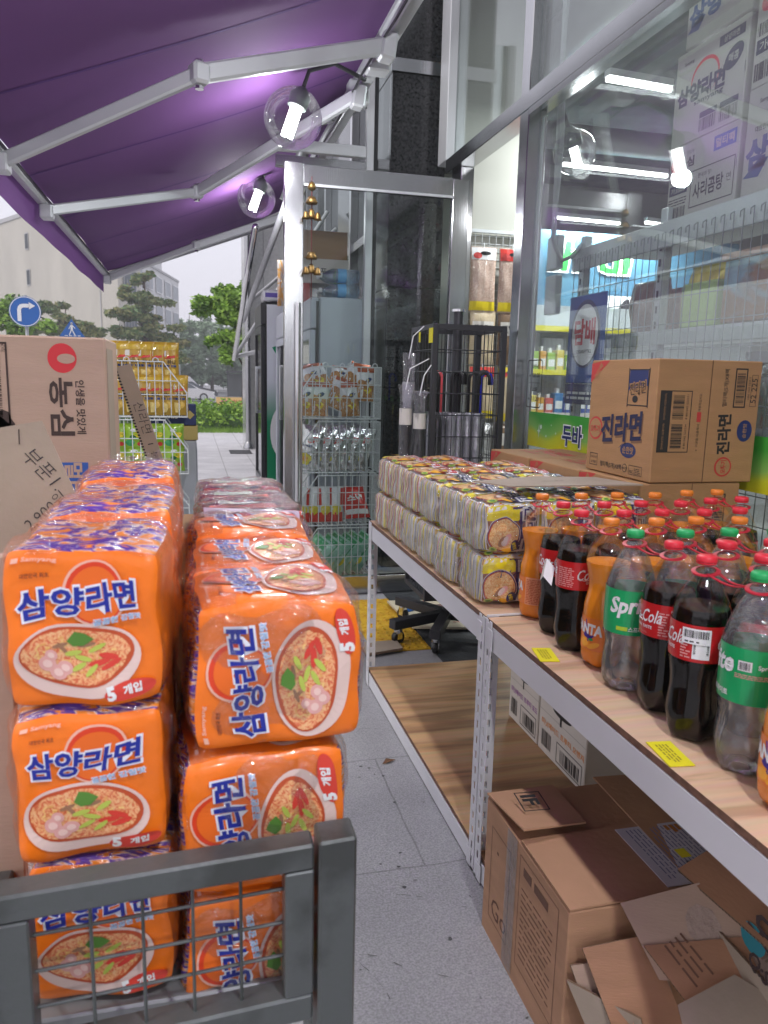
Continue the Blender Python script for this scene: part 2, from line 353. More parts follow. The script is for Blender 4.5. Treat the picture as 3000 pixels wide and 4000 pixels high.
# ------------------------------------------------------------ hedge
leafg=pm('bright_leaf',(.34,.56,.08),.5,col2=(.07,.17,.02),vscale=3,detail=6); leafd=pm('dark_leaf',(.12,.22,.07),.55,col2=(.07,.14,.05),vscale=2)
leafp=pm('pine_needles',(.19,.27,.10),.6,col2=(.30,.27,.10),vscale=.8); leafy=pm('yellow_green_leaf',(.44,.66,.10),.5,col2=(.10,.23,.02),vscale=2)
bark=pm('bark',(.10,.065,.05),.9,bump=.5,bscale=12,var=.4)
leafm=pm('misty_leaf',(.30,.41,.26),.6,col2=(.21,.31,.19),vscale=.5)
def leaves(b,centers,n,size,mat,rg,flat=.6,mats=None):
    """scatter n little folded leaf faces in the lumps (x,y,z,rx,ry,rz)"""
    tot=sum(c[3]*c[4]*c[5] for c in centers)**1.0
    for c in centers:
        k=int(n*c[3]*c[4]*c[5]/tot)
        for _ in range(k):
            u=Vector((rg.gauss(0,1),rg.gauss(0,1),rg.gauss(0,1))).normalized(); r=rg.random()**.45
            p=Vector((c[0]+u.x*r*c[3],c[1]+u.y*r*c[4],c[2]+u.z*r*c[5])); s=size*rg.uniform(.5,1.4)
            a=Vector((rg.gauss(0,1),rg.gauss(0,1),rg.gauss(0,flat))).normalized(); d=a.cross(Vector((rg.gauss(0,1),rg.gauss(0,1),rg.gauss(0,1)))).normalized()
            mm=rg.choice(mats) if mats else mat
            b.add([p-a*s,p+d*s*.45,p+a*s,p-d*s*.45],[(0,1,2,3)],mm)
rg=rnd(3)
b=MB(); cs=[]
for i in range(44):
    for j in range(3): cs.append((-4.4+i*.16+rg.uniform(-.08,.08),19.0+j*.45+rg.uniform(-.1,.1),.40+rg.uniform(-.05,.08),.28,.30,.34+rg.uniform(-.05,.05)))
leaves(b,cs,15000,.055,leafg,rg,mats=[leafg,leafg,leafy]); b.box((-4.4,18.95,-.1),(2.6,19.9,.42),leafd,.1)
h=thing('hedge','low bright green clipped hedge behind the pale pavement','hedge',(-1,19.4,0)); b.build('foliage',h)
fl=MB()
for i in range(14): x=rg.uniform(-2,2.4); fl.disc(0,0,.02,.02,lambda u,v,x=x,z=rg.uniform(.5,.78): (x+u,18.72,z+v),pm('pink_flower',(.6,.12,.3),.5),6)
fl.build('flower',h)['kind']='stuff'
b=MB(); rg=rnd(8)
for i in range(2600):
    x=rg.uniform(-4,2.4); y=rg.uniform(18.4,18.95); s=rg.uniform(.05,.16); a=rg.uniform(-.05,.05); b.add([(x-.008,y,0),(x+.008,y,0),(x+a,y+rg.uniform(-.04,.04),s)],[(0,1,2)],leafg)
tag(b.build('grass'),'fringe of green grass at the foot of the hedge','grass',kind='stuff')
# ------------------------------------------------------------ trees
def tree(name,label,x,y,z0,h,crown,n,size,mats,tr=.15,group=None,seed=1,lean=0,limbs=True,bare=False):
    t=thing(name,label,'tree',(x,y,z0),0,group); rg=rnd(seed); b=MB()
    top=(x+lean,y,z0+h*.9)
    b.tube([(x,y,z0),(x+lean*.2,y,z0+h*.3),(x+lean*.7,y+.1,z0+h*.6),top],[tr,tr*.8,tr*.5,tr*.15],bark,8)
    cs=[]
    for (cx,cy_,cz,rx,ry,rz) in crown:
        c=(x+cx,y+cy_,z0+cz,rx,ry,rz)
        if limbs:
            base=Vector((x+lean*.4,y,z0+max(h*.25,cz-rx*.7))); b.tube([base,(base+Vector(c[:3]))/2+Vector((0,0,.1)),c[:3]],[tr*.4,tr*.25,tr*.08],bark,6)
        for q in range(7 if not bare else 4):
            cs.append((c[0]+rg.uniform(-.7,.7)*rx,c[1]+rg.uniform(-.7,.7)*ry,c[2]+rg.uniform(-.6,.6)*rz,rx*.42,ry*.42,rz*.42))
    b.build('trunk',t,smooth=True); l=MB(); leaves(l,cs,n,size,mats[0],rg,mats=mats); l.build('crown',t); return t
pine=[(-1.9,0,5.6,1.0,1,.45),(-.6,.3,6.0,1.2,1,.5),(1.0,0,5.2,1.2,1,.45),(2.1,0,4.5,1.2,1,.4),(-1.2,0,4.6,1.2,1,.5),(.3,0,4.6,1.0,1,.45),(-2.6,0,3.9,1,1,.4)]
tree('pine_tree','spreading pine with flat cloud-like pads, between the blue signs and the tall pine',-8.3,53,-.7,6.6,pine,9000,.16,[leafp,leafp,leafd],.2,'pines in front of the beige building',11,.6)
pine2=[(0,0,7.9,.8,.8,.6),(-.5,0,7.0,1.1,1,.6),(.8,0,6.6,1.1,1,.55),(-.9,0,5.8,1.4,1.2,.6),(.9,0,5.3,1.5,1.2,.6),(-1.0,0,4.6,1.6,1.2,.6),(1.2,0,4.1,1.6,1.2,.6),(-.5,0,3.5,1.6,1.2,.6),(1.5,0,3.0,1.4,1,.5),(-1.2,0,2.6,1.4,1,.5)]
tree('pine_tree','tall dense pine with a reddish trunk, right of the spreading pine',-2.9,52,-.7,8.6,pine2,14000,.16,[leafp,leafp,leafd],.22,'pines in front of the beige building',12,.1)
tree('maple_tree','light green leafy tree behind the round blue sign',-7.4,33,-.5,4.9,[(-1.2,0,3.5,1.2,1,.8),(.2,0,4.0,1.1,1,.8),(1.3,0,3.4,1.0,1,.7),(-.2,0,2.7,1.6,1,.7),(1.6,0,2.5,.8,1,.6)],8000,.12,[leafg,leafg,leafy],.12,None,13)
tree('zelkova_tree','bright green tree reaching in beside the stone pillar',1.4,21.5,-.1,4.6,[(-.7,0,3.1,.75,.7,.5),(0,0,3.7,.9,.7,.5),(-.5,0,2.5,.6,.6,.35),(.5,0,2.9,.8,.7,.6),(-.3,0,2.0,.5,.5,.3),(.9,0,3.4,.8,.7,.5)],6500,.10,[leafy,leafg,leafg],.09,None,14)
rg=rnd(21)
for i,(x,y,h) in enumerate([(-3.5,92,12),(-.2,95,10),(2.2,90,8.5),(4.6,92,8),(7.5,96,9),(1.2,104,11.5),(5.2,108,9)]):
    lab=['thin pale misty tree rising above the others beside the apartment block','misty grey-green tree behind the white van, left part of the far grove','low rounded misty tree in the far grove over the white sedan','low misty tree in the far grove nearest the stone pillar','misty tree at the far grove hidden mostly by the stone pillar','taller pale tree standing up behind the far grove','broad misty tree at the back of the far grove'][i]
    tree('grove_tree',lab,x,y,-.7,h,[(0,0,h*.8,1.5,1.5,1.4),(-1.3,0,h*.6,1.8,1.5,1.5),(1.4,0,h*.55,1.8,1.5,1.5),(0,0,h*.38,2.4,1.5,1.5),(-1.2,0,h*.2,2,1.5,1.3),(1.5,0,h*.22,2,1.5,1.3)],5200 if i else 2200,.24,[leafm],.2,'trees of the far grove',30+i,0,False,i==0)
# ------------------------------------------------------------ buildings beyond
def prismxy(b,pts,z0,z1,mat):
    n=len(pts); vs=[(p[0],p[1],z0) for p in pts]+[(p[0],p[1],z1) for p in pts]
    uv=[]; acc=0
    b.add(vs,[tuple(range(n))[::-1],tuple(range(n,2*n))]+[(i,(i+1)%n,n+(i+1)%n,n+i) for i in range(n)],mat,[(v[0],v[2]) for v in vs])
beige=pm('beige_render',(.60,.57,.50),.85,bump=.05,bscale=3,var=.16,vscale=.30,detail=8,aniso=(1,1,.35)); pale=pm('pale_render',(.70,.70,.70),.85,var=.05,vscale=.4)
wing=pm('dark_window_glass',(.09,.11,.13),.35,spec=.4); capm=pm('roof_coping',(.45,.45,.46),.7)
bd=thing('apartment_building','big blank beige building wall behind the pines','building',(-5.1,60,-.7))
b=MB(); prismxy(b,[(-5.1,60),(-3.7,63),(-16,96),(-24,91)],-.7,14.4,beige); b.build('wall',bd)
b=MB(); prismxy(b,[(-5.05,59.9),(-3.6,63),(-16,96.2),(-24.2,91)],14.4,14.75,capm); b.build('roof_coping',bd)
def on_face(p,q,z):  # fn on a vertical face from p to q
    P=Vector((p[0],p[1],z)); d=(Vector((q[0],q[1],z))-P).normalized(); return plane(P,d,(0,0,1),.05)
fl_=on_face((-24,91),(-5.1,60),0)
for u,v in ((19.6,11.6),(19.6,8.6)):
    b=MB(); b.rect(u,v,u+.8,v+1.4,fl_,capm); b.rect(u+.1,v+.1,u+.7,v+1.3,lift(fl_,.02),pm('dark_pane',(.06,.07,.08),.6,spec=.2)); b.build('window',bd)
b=MB(); b.rect(33.5,0,33.62,13,fl_,capm); b.build('downpipe',bd)
fs_=on_face((-5.1,60),(-3.7,63),0)
for k in range(4):
    b=MB(); b.rect(.7,1.2+k*3,2.6,2.9+k*3,fs_,wing); b.frame(.7,1.2+k*3,2.6,2.9+k*3,.12,lift(fs_,.03),capm)
    for q in range(5): b.rect(.75+q*.4,1.0+k*3,.8+q*.4,2.1+k*3,lift(fs_,.3),capm)
    b.rect(.7,.9+k*3,2.6,1.0+k*3,lift(fs_,.3),capm); b.build('window',bd)
bd=thing('apartment_building','pale apartment block with rows of balcony windows behind the tall pine','building',(-4,66,-.7))
b=MB(); prismxy(b,[(-4.6,66.5),(-1.2,84),(-8,92),(-9.5,81)],-.7,10.6,pale); prismxy(b,[(-3.3,74),(-2.6,78),(-6,80),(-6.5,76)],10.6,12,pale); b.build('wall',bd)
b=MB(); prismxy(b,[(-4.5,66.4),(-1.1,84),(-8,92.2),(-9.6,81)],10.6,10.8,capm); b.build('roof_coping',bd)
f2=on_face((-4.6,66.5),(-1.2,84),0)
for k in range(4):
    for q in range(5):
        b=MB(); b.rect(1+q*3.5,.8+k*2.6,3.4+q*3.5,2.3+k*2.6,f2,pm('pale_pane',(.34,.37,.40),.4,spec=.3)); b.frame(1+q*3.5,.8+k*2.6,3.4+q*3.5,2.3+k*2.6,.1,lift(f2,.03),M['white_ink']); b.build('window',bd)
b=MB(); b.text('sol',5.2,8.9,.75,lift(f2,.08),capm,.02); b.build('lettering',bd)
# ------------------------------------------------------------ signs
def signpole(x,y,h,t):
    b=MB(); b.tube([(x,y,0),(x,y,h)],.035,pm('galvanised_pole',(.42,.43,.44),.5,.5),10); b.build('pole',t,smooth=True)
t=thing('road_sign','round blue sign with a white right-turn arrow','sign',(-3.34,17.6,0)); signpole(-3.34,17.65,2.9,t)
sb=pm('sign_blue',(.02,.13,.45),.4)
b=MB(); f=plane((-3.34,17.58,2.56),(1,0,0),(0,0,1)); b.lathe([(.0,0),(.31,0),(.31,.012),(0,.012)],sb,40,(-3.34,17.58,2.56),axis=Matrix.Rotation(R_(90),3,'X'))
b.add([f(*p,.015) for p in [(math.cos(a*math.pi/20)*.3,math.sin(a*math.pi/20)*.3) for a in range(40)]]+[f(*p,.015) for p in [(math.cos(a*math.pi/20)*.285,math.sin(a*math.pi/20)*.285) for a in range(40)]],[(i,(i+1)%40,40+(i+1)%40,40+i) for i in range(40)],M['white_ink'])
g=lambda u,v: f(u,v,.018)
b.rect(-.15,-.2,-.075,.03,g,M['white_ink']); b.decal([(-.15,.03),(-.075,.03),(-.06,.06),(-.03,.08),(-.03,.155),(-.09,.14),(-.13,.10)],g,M['white_ink']); b.rect(-.03,.08,.09,.155,g,M['white_ink']); b.decal([(.08,.19),(.08,.045),(.20,.118)],g,M['white_ink']); b.build('sign_plate',t)
t=thing('road_sign','blue triangular pedestrian crossing sign half hidden by the big box','sign',(-3.41,24.5,0)); signpole(-3.41,24.55,2.8,t)
b=MB(); f=plane((-3.41,24.48,2.35),(1,0,0),(0,0,1)); P=[(-.36,0),(.36,0),(0,.52)]; b.decal(P,f,sb); b.decal([(x,y) for x,y in P[::-1]],lift(f,-.02),sb); g=lambda u,v: f(u,v,.012)
b.decal([(-.02,.40),(.02,.40),(.02,.36),(-.02,.36)],g,M['white_ink']); b.disc(0,.39,.03,.035,g,M['white_ink'],10); b.decal([(-.035,.35),(.035,.35),(.03,.2),(-.03,.2)],g,M['white_ink']); b.decal([(-.03,.2),(0,.2),(-.06,.06),(-.09,.06)],g,M['white_ink']); b.decal([(0,.2),(.03,.2),(.1,.06),(.065,.06)],g,M['white_ink']); b.decal([(.03,.34),(.035,.31),(.09,.24),(.1,.26)],g,M['white_ink']); b.decal([(-.035,.34),(-.09,.24),(-.08,.22),(-.03,.3)],g,M['white_ink'])
for i in range(4): b.rect(-.2+i*.12,.03,-.12+i*.12,.05,g,M['white_ink'])
b.build('sign_plate',t)
# ------------------------------------------------------------ cars
def car(label,x,y,z,rz,col,L=4.6,W_=1.8,H=1.45,van=False,group='cars in the parking lot'):
    t=thing('parked_car',label,'car',(x,y,z),rz,group); paint=pm('car_paint_'+str(col),col,.25,.1,coat=1)
    if van: pr=[(-L/2,.45),(-L/2+.05,.95),(-L/2+.25,H*.98),(-L/2+.8,H),(L/2-1.6,H),(L/2-.75,1.0),(L/2-.1,.85),(L/2,.45)]
    else: pr=[(-L/2,.45),(-L/2+.05,.92),(-L/2+.75,.98),(-L/2+1.5,H),(.25,H),(1.15,.98),(L/2-.15,.78),(L/2,.45)]
    n=len(pr); low=[(-L/2+.1,.25),(L/2-.1,.25)]; pp=[low[0]]+pr+[low[1]]; b=MB(); n=len(pp); vs=[]
    for s in(-1,1):
        for (a,zz) in pp: w=W_/2*(1-.16*max(0,(zz-.95)/(H-.95))); vs.append((a,s*w,zz))
    b.add(vs,[tuple(range(n)),tuple(range(n,2*n))[::-1]]+[(i,n+i,n+(i+1)%n,(i+1)%n) for i in range(n)],paint); b.build('body',t,world=False)
    for s in(-1,1):
        b=MB(); a0=-L/2+.5 if van else -L/2+1.0; a1=L/2-1.5 if van else .95
        P=[(a0,1.0),(a1,1.0),(a1-.55,H-.08),(a0+.45,H-.08)]; q=[(a,s*(W_/2*(1-.16*max(0,(zz-.95)/(H-.95)))+.006),zz) for a,zz in P]; b.add(q,[(0,1,2,3) if s<0 else (3,2,1,0)],wing); b.build('side_window',t,world=False)
        for a in(-L/2+.85,L/2-.85):
            b=MB(); b.lathe([(0,-.1),(.31,-.1),(.33,-.06),(.33,.06),(.31,.1),(0,.1)],M['blackp'],20,(a,s*(W_/2-.08),.33),axis=Matrix.Rotation(R_(90),3,'X')); w=b.build('wheel',t,world=False)
            b=MB(); b.lathe([(0,-.115),(.2,-.115),(.21,.115),(0,.115)],M['alu'],10,(a,s*(W_/2-.08),.33),axis=Matrix.Rotation(R_(90),3,'X')); b.build('rim',w,world=False)
        b=MB(); b.box((L/2-.12,s*.7-.15,.62),(L/2-.02,s*.7+.15,.76),M['white_ink'],.02); b.build('headlight',t,world=False)
    b=MB(); b.box((L/2-.03,-.5,.42),(L/2+.01,.5,.55),M['blackp']); b.build('bumper_grille',t,world=False); return t
CW=(.75,.75,.77); CK=(.05,.055,.07)
car('white sedan parked nearest beyond the hedge',-.7,61,-.7,R_(5),CW)
car('white van parked behind the sedan roofs',-1.1,72,-.7,R_(2),CW,4.9,1.9,1.85,True)
car('dark car between the white sedan and the white van',-.3,66,-.7,R_(4),CK)
t=thing('traffic_cone','orange traffic cone by the parked white sedan','cone',(-1.62,57,-.7)); oc=pm('cone_orange',(.75,.10,.03),.5)
b=MB(); b.lathe([(.16,.03),(.03,.72),(0,.73)],oc,14,(-1.62,57,-.7)); b.build('cone_body',t,smooth=True); b=MB(); b.box((-1.84,56.78,-.7),(-1.40,57.22,-.67),oc); b.build('cone_base',t)
t=thing('street_banner','yellow banner with red writing at the edge of the car park','banner',(2,45,-.7)); by=pm('banner_yellow',(.80,.52,.18),.6)
b=MB(); f=plane((1.3,45,.0),(1,0,0),(0,0,1)); b.rect(0,-.5,4,.1,f,by,8,1); b.rect(0,-.5,4,.1,lambda u,v:f(u,v,-.02),by); b.text('주차금지 주정차 금지',2,-.2,.28,lift(f,.01),M['red_ink'],.03); b.build('banner_cloth',t)
b=MB(); b.tube([(1.3,45.03,-.7),(1.3,45.03,.15)],.03,M['alu'],6); b.tube([(5.3,45.03,-.7),(5.3,45.03,.15)],.03,M['alu'],6); b.build('post',t)
t=thing('bike_shelter','low dark shelter at the far side of the car park','shelter',(5,75,-.7)); b=MB(); b.box((3.2,75,1.55),(9,77,1.75),M['black'],.03); b.build('roof',t); b=MB()
for x in (3.3,5.2,7.1,8.9): b.tube([(x,75.1,-.7),(x,75.1,1.6)],.05,M['black'],6)
b.build('post',t)
b=MB(); b.box((3.3,76.8,-.7),(8.9,76.9,1.5),pm('shelter_panel',(.12,.13,.13),.4)); b.build('back_panel',t)

t=thing('dead_leaf','small curled brown leaf lying on the grey paving between cart and rack','leaf',(.655,2.44,.006)); b=MB(); b.add([(.63,2.43,.006),(.65,2.455,.014),(.685,2.45,.008),(.66,2.43,.012)],[(0,1,2,3)],pm('dead_leaf_brown',(.16,.08,.04),.8)); b.build('blade',t)
def cracks():
    b=MB(); rg=rnd(44); cm=pm('crack_dark',(.10,.10,.10),.9)
    for (x,y,a,L) in ((.25,1.55,.1,.35),(.42,1.25,1.4,.3),(.30,2.1,1.2,.25),(.5,1.75,-.2,.22),(.36,1.0,1.0,.3),(.52,2.7,.2,.3)):
        p=Vector((x,y,.0062)); pts=[p]
        for i in range(16): a+=rg.uniform(-.22,.22); p=p+Vector((math.cos(a),math.sin(a),0))*L/16; pts.append(p)
        for i,(u,v) in enumerate(zip(pts,pts[1:])):
            if rg.random()<.4: continue
            d=(v-u).normalized(); n=Vector((-d.y,d.x,0))*rg.uniform(.0003,.0012); b.add([u-n,v-n*.6,v+n*.6,u+n],[(0,1,2,3)],cm)
    for i in range(60):
        x,y=rg.uniform(.15,.75),rg.uniform(.9,3.2); b.disc(0,0,rg.uniform(.002,.007),rg.uniform(.002,.006),lambda u,v,x=x,y=y:(x+u,y+v,.0058),cm if i%3 else pm('gum_grey',(.2,.2,.2),.8),7,wob=.4,seed=i)
    tag(b.build('pavement_cracks'),kind='structure')
cracks()
# ------------------------------------------------------------ shop front: granite pillar, frames, glass
ST=M['steel']; GL=M['glass']
gran=pm('black_granite',(.035,.035,.038),.10,spec=.5,col2=(.006,.006,.007),vscale=60,detail=6)
def gp(lo,hi,b): b.box(lo,hi,gran,.004)
t=thing('granite_pillar','polished black granite pillar behind the open glass door','pillar',(1.5,5.3,0))
b=MB(); z=0
for z1 in (.62,1.3,1.98,2.66,3.34,4.1,4.9): gp((1.31,5.22,z+.003),(1.69,5.95,z1-.003),b); z=z1
b.build('stone_slabs',t)
b=MB(); b.box((1.30,5.205,3.34),(1.71,5.222,3.42),ST); b.build('steel_band',t)
# main storefront
t=thing('glass_storefront','stainless steel shop front with big window and transom over the doorway','shop front',(1.66,2,0))
b=MB(); b.box((1.60,3.66,0),(1.70,3.765,2.66),ST,.004); b.build('post',t)
b=MB(); b.box((1.615,3.70,2.745),(1.685,3.80,4.9),ST,.004); b.build('post',t)
b=MB(); b.box((1.60,4.93,2.745),(1.72,5.10,4.9),M['alu'],.004); b.build('post',t)
b=MB(); b.box((1.635,4.72,0),(1.72,4.90,2.66),ST,.004); b.build('post',t)
b=MB(); b.box((1.60,-2.5,2.66),(1.72,4.93,2.745),ST,.004); b.box((1.60,-2.5,2.63),(1.63,3.66,2.659),ST); b.build('transom_beam',t)
b=MB(); b.box((1.62,-2.5,.0),(1.70,3.66,.08),ST,.003); b.build('sill',t)
b=MB(); b.box((1.656,-2.5,.08),(1.664,3.66,2.66),GL); b.build('window_glass',t)
b=MB(); b.box((1.656,-2.5,2.745),(1.664,3.70,4.9),GL); b.box((1.656,3.80,2.745),(1.664,4.93,4.9),GL); b.build('transom_glass',t)
b=MB(); b.box((1.60,-2.5,4.9),(1.9,20,6.6),pm('facade_stone',(.30,.30,.31),.5,var=.1)); b.build('fascia',t)
# window sealing strip with little teeth next to the post
b=MB(); b.box((1.668,3.635,.1),(1.675,3.657,2.62),pm('frost_strip',(.55,.6,.6),.5)); b.build('sealing_strip',t)
# green promo band on the glass
band=ramp_mat('green_yellow_band',[(0,(.62,.62,.02)),(.42,(.45,.60,.05)),(.6,(.12,.42,.05)),(1,(.04,.30,.05))],'WAVE',.0,0)
def band_mat():
    m=bpy.data.materials.new('promo_band'); m.use_nodes=True; nt=m.node_tree; p=nt.nodes['Principled BSDF']; L=nt.links.new; p.inputs['Roughness'].default_value=.35
    tc=_n(nt,'ShaderNodeTexCoord'); sx=_n(nt,'ShaderNodeSeparateXYZ'); L(tc.outputs['UV'],sx.inputs[0]); n=_n(nt,'ShaderNodeTexWave'); n.inputs['Scale'].default_value=.6; n.inputs['Distortion'].default_value=2; L(tc.outputs['UV'],n.inputs[0])
    a=_n(nt,'ShaderNodeMath',operation='MULTIPLY_ADD'); a.inputs[1].default_value=.25; L(n.outputs['Fac'],a.inputs[0]); L(sx.outputs[1],a.inputs[2])
    r=_n(nt,'ShaderNodeValToRGB'); el=r.color_ramp.elements; el[0].position=.1; el[0].color=(.66,.60,.01,1); el[1].position=1; el[1].color=(.05,.33,.04,1); e=el.new(.45); e.color=(.52,.58,.03,1); e=el.new(.62); e.color=(.22,.48,.10,1); L(a.outputs[0],r.inputs[0]); L(r.outputs[0],p.inputs['Base Color']); return m
bm_=band_mat()
t=thing('window_banner','green and yellow promotional band stuck along the shop window','banner',(1.67,2,1.05))
b=MB(); fb=lambda u,v,l=0:(1.652-l,u,v)
P=[(3.58-.28*i,1.045-.0*i) for i in range(22)]; vs=[];uv=[]
for i,(yy,_) in enumerate(P): vs+= [(1.652,yy,1.045),(1.652,yy,1.215)]; uv+=[(i*.4,0),(i*.4,1)]
b.add(vs,[(2*i,2*i+2,2*i+3,2*i+1) for i in range(21)],bm_,uv); b.build('film_strip',t)
tf=plane((1.650,3.17,1.125),(0,-1,0),(0,0,1))
b=MB(); b.text('두바',.06,0,.095,lambda u,v:tf(u,v,.001),M['white_ink'],.06,w=.19); b.text('두바',.06,0,.09,lambda u,v:tf(u,v,.002),M['navy_ink'],.03,w=.18)
for (u,v,r) in ((-.26,.02,.012),(-.2,-.02,.006),(-.15,.035,.004),(-.1,0,.005)): b.disc(u,v,r,r,lift(tf,.001),pm('sparkle',(.6,.8,.6),.5),8)
b.decal([(-.3,.0),(-.285,.006),(-.28,.04),(-.275,.006),(-.26,0),(-.275,-.006),(-.28,-.04),(-.285,-.006)],lift(tf,.0015),pm('sparkle',(.6,.8,.6),.5)); b.build('lettering',t)
# opening hours sticker
t=thing('opening_hours_sticker','black outlined opening hours sticker on the window beside the post','sticker',(1.65,3.54,1.35))
f=plane((1.654,3.545,1.352),(0,-1,0),(0,0,1)); b=MB(); W2,H2,r=.085,.118,.02
def rr(w,h,r): return [(sx*(w-r)+r*math.cos(a),sy*(h-r)+r*math.sin(a)) for sx,sy,a0 in((1,1,0),(-1,1,90),(-1,-1,180),(1,-1,270)) for a in [R_(a0+k*22.5) for k in range(5)]]
o1,o2=rr(W2,H2,.02),rr(W2-.005,H2-.005,.016); n=len(o1); b.add([f(*p) for p in o1+o2],[(i,(i+1)%n,n+(i+1)%n,n+i) for i in range(n)],M['ink'])
b.text('OPEN',0,.085,.018,f,M['ink'],.01); b.text('AM',-.055,.040,.010,f,M['ink'],.01); b.text('08:00',.018,.042,.021,f,M['ink'],.01,w=.085); b.rect(-.06,.004,.06,.006,f,M['ink']); b.text('CLOSE',0,-.027,.018,f,M['ink'],.01); b.text('PM',-.055,-.075,.010,f,M['ink'],.01); b.text('11:20',.018,-.073,.021,f,M['ink'],.01,w=.085); b.build('lettering',t)
# open door leaf
yd=4.58
t=thing('glass_door','open glass door leaf with broad stainless steel frame and long handle','door',(1.6,yd,0))
b=MB(); b.box((.527,yd-.025,.012),(.637,yd+.025,2.555),ST,.003); b.build('stile',t)
b=MB(); b.box((1.533,yd-.025,.012),(1.633,yd+.025,2.54),ST,.003); b.build('stile',t)
b=MB(); b.box((.6375,yd-.024,2.435),(1.5325,yd+.024,2.545),ST,.003); b.box((.6375,yd-.03,2.43),(1.5325,yd-.02,2.444),M['alu']); b.build('top_rail',t)
b=MB(); b.box((.6375,yd-.024,.012),(1.5325,yd+.024,.125),ST,.003); b.build('bottom_rail',t)
b=MB(); b.box((.637,yd-.005,.12),(1.533,yd+.005,2.44),M['glass_clear']); b.build('glass_pane',t)
b=MB()
for s in(-1,1): b.tube([(.60,yd+s*.075,.62),(.60,yd+s*.075,1.78)],.0165,M['chrome'],14); b.tube([(.60,yd,.80),(.60,yd+s*.075,.80)],.010,M['chrome'],8); b.tube([(.60,yd,1.60),(.60,yd+s*.075,1.60)],.010,M['chrome'],8)
b.build('handle',t,smooth=True,auto=40)
# brass bell chime
brass=pm('aged_brass',(.15,.105,.045),.42,.85,col2=(.30,.17,.05),vscale=40)
t=thing('bell_chime','string of small brass bells hanging on the glass door','wind chime',(.68,4.50,2.0))
b=MB(); b.tube([(.675,4.50,2.47),(.675,4.50,1.80)],.0025,pm('red_cord',(.12,.02,.02),.8),5); b.build('cord',t)
def bell(x,y,z,s):
    b=MB(); b.lathe([(0,.0),(.008,-.002),(.014,-.012),(.017,-.03),(.024,-.042),(.022,-.042),(.0,-.02)],brass,14,(x,y,z)); b.v=[(x+(v[0]-x)*s,y+(v[1]-y)*s,z+(v[2]-z)*s) for v in b.v]; b.build('bell',t,smooth=True)
for zc in (2.33,2.03):
    b=MB(); b.lathe([(0,.035),(.02,.03),(.035,.0),(.03,-.008),(0,-.005)],brass,12,(.675,4.50,zc)); b.build('cap',t,smooth=True)
    for k,(dx,dz,s) in enumerate(((-.035,-.05,1),(.035,-.05,1),(0,-.03,1.25))): bell(.675+dx,4.485+.012*k,zc+dz,s)
b=MB(); b.lathe([(0,-.025),(.02,-.015),(.024,0),(.016,.02),(0,.03)],brass,10,(.675,4.50,2.415)); b.build('ornament',t,smooth=True)
# side frame behind the door (posts with rods)
t=thing('steel_canopy_frame','slim steel frame with cross rods above and behind the open door','frame',(1.1,5.3,0))
b=MB(); b.box((1.15,5.24,0.0),(1.20,5.29,3.6),M['alu'],.003); b.box((1.205,5.26,0.0),(1.23,5.285,3.6),M['blackp']); b.build('post',t)
b=MB(); b.box((.55,5.24,2.80),(1.149,5.29,2.87),M['alu'],.003); b.box((.55,5.235,2.70),(1.149,5.285,2.77),ST,.003); b.box((1.232,5.24,2.74),(1.308,5.29,2.80),ST); b.build('rail',t)
b=MB(); b.tube([(.58,5.26,2.86),(1.15,5.26,3.12)],.012,M['chrome'],8); b.tube([(.60,5.27,2.5),(.9,5.27,3.3)],.022,M['alu'],8); b.build('rod',t,smooth=True)
b=MB(); b.box((1.232,5.262,.1),(1.308,5.268,3.6),GL); b.build('glass_pane',t)
# far facade behind the fridges
t=thing('facade_wall','dark glazed facade running on behind the fridges','wall',(1.7,9,0))
dg=pm('dark_facade_glass',(.03,.035,.04),.06,spec=.7)
b=MB(); b.box((1.72,5.96,0),(1.85,14.4,4.9),dg); b.build('glazing',t)
for yy in (6.6,8.2,9.8,11.4,13.0):
    b=MB(); b.box((1.64,yy,0),(1.72,yy+.09,4.9),ST,.003); b.build('mullion',t)
b=MB(); b.box((1.66,5.96,2.66),(1.719,14.4,2.74),ST); b.build('rail',t)
stile=brick_mat('pillar_stone_tile',(.52,.52,.52),(.46,.47,.47),(.25,.25,.25),.9,.62,.008,rough=.15,off=0,bump=.1,nvar=.15,nsc=20)
t=thing('stone_pillar','grey polished stone-tiled pillar at the far end of the shop row','pillar',(1.3,14.9,0))
b=MB(); b.box((.97,14.5,0),(1.9,15.6,4.9),stile,.005); b.build('cladding',t)
t=thing('downpipe','stainless downpipe with a flared foot beside the stone pillar','pipe',(.98,14.3,0)); b=MB(); b.tube([(1.0,14.38,.12),(1.0,14.38,4.6)],.055,ST,14); b.lathe([(.10,.006),(.10,.05),(.055,.14)],ST,16,(1.0,14.38,0)); b.build('pipe',t,smooth=True,auto=40)
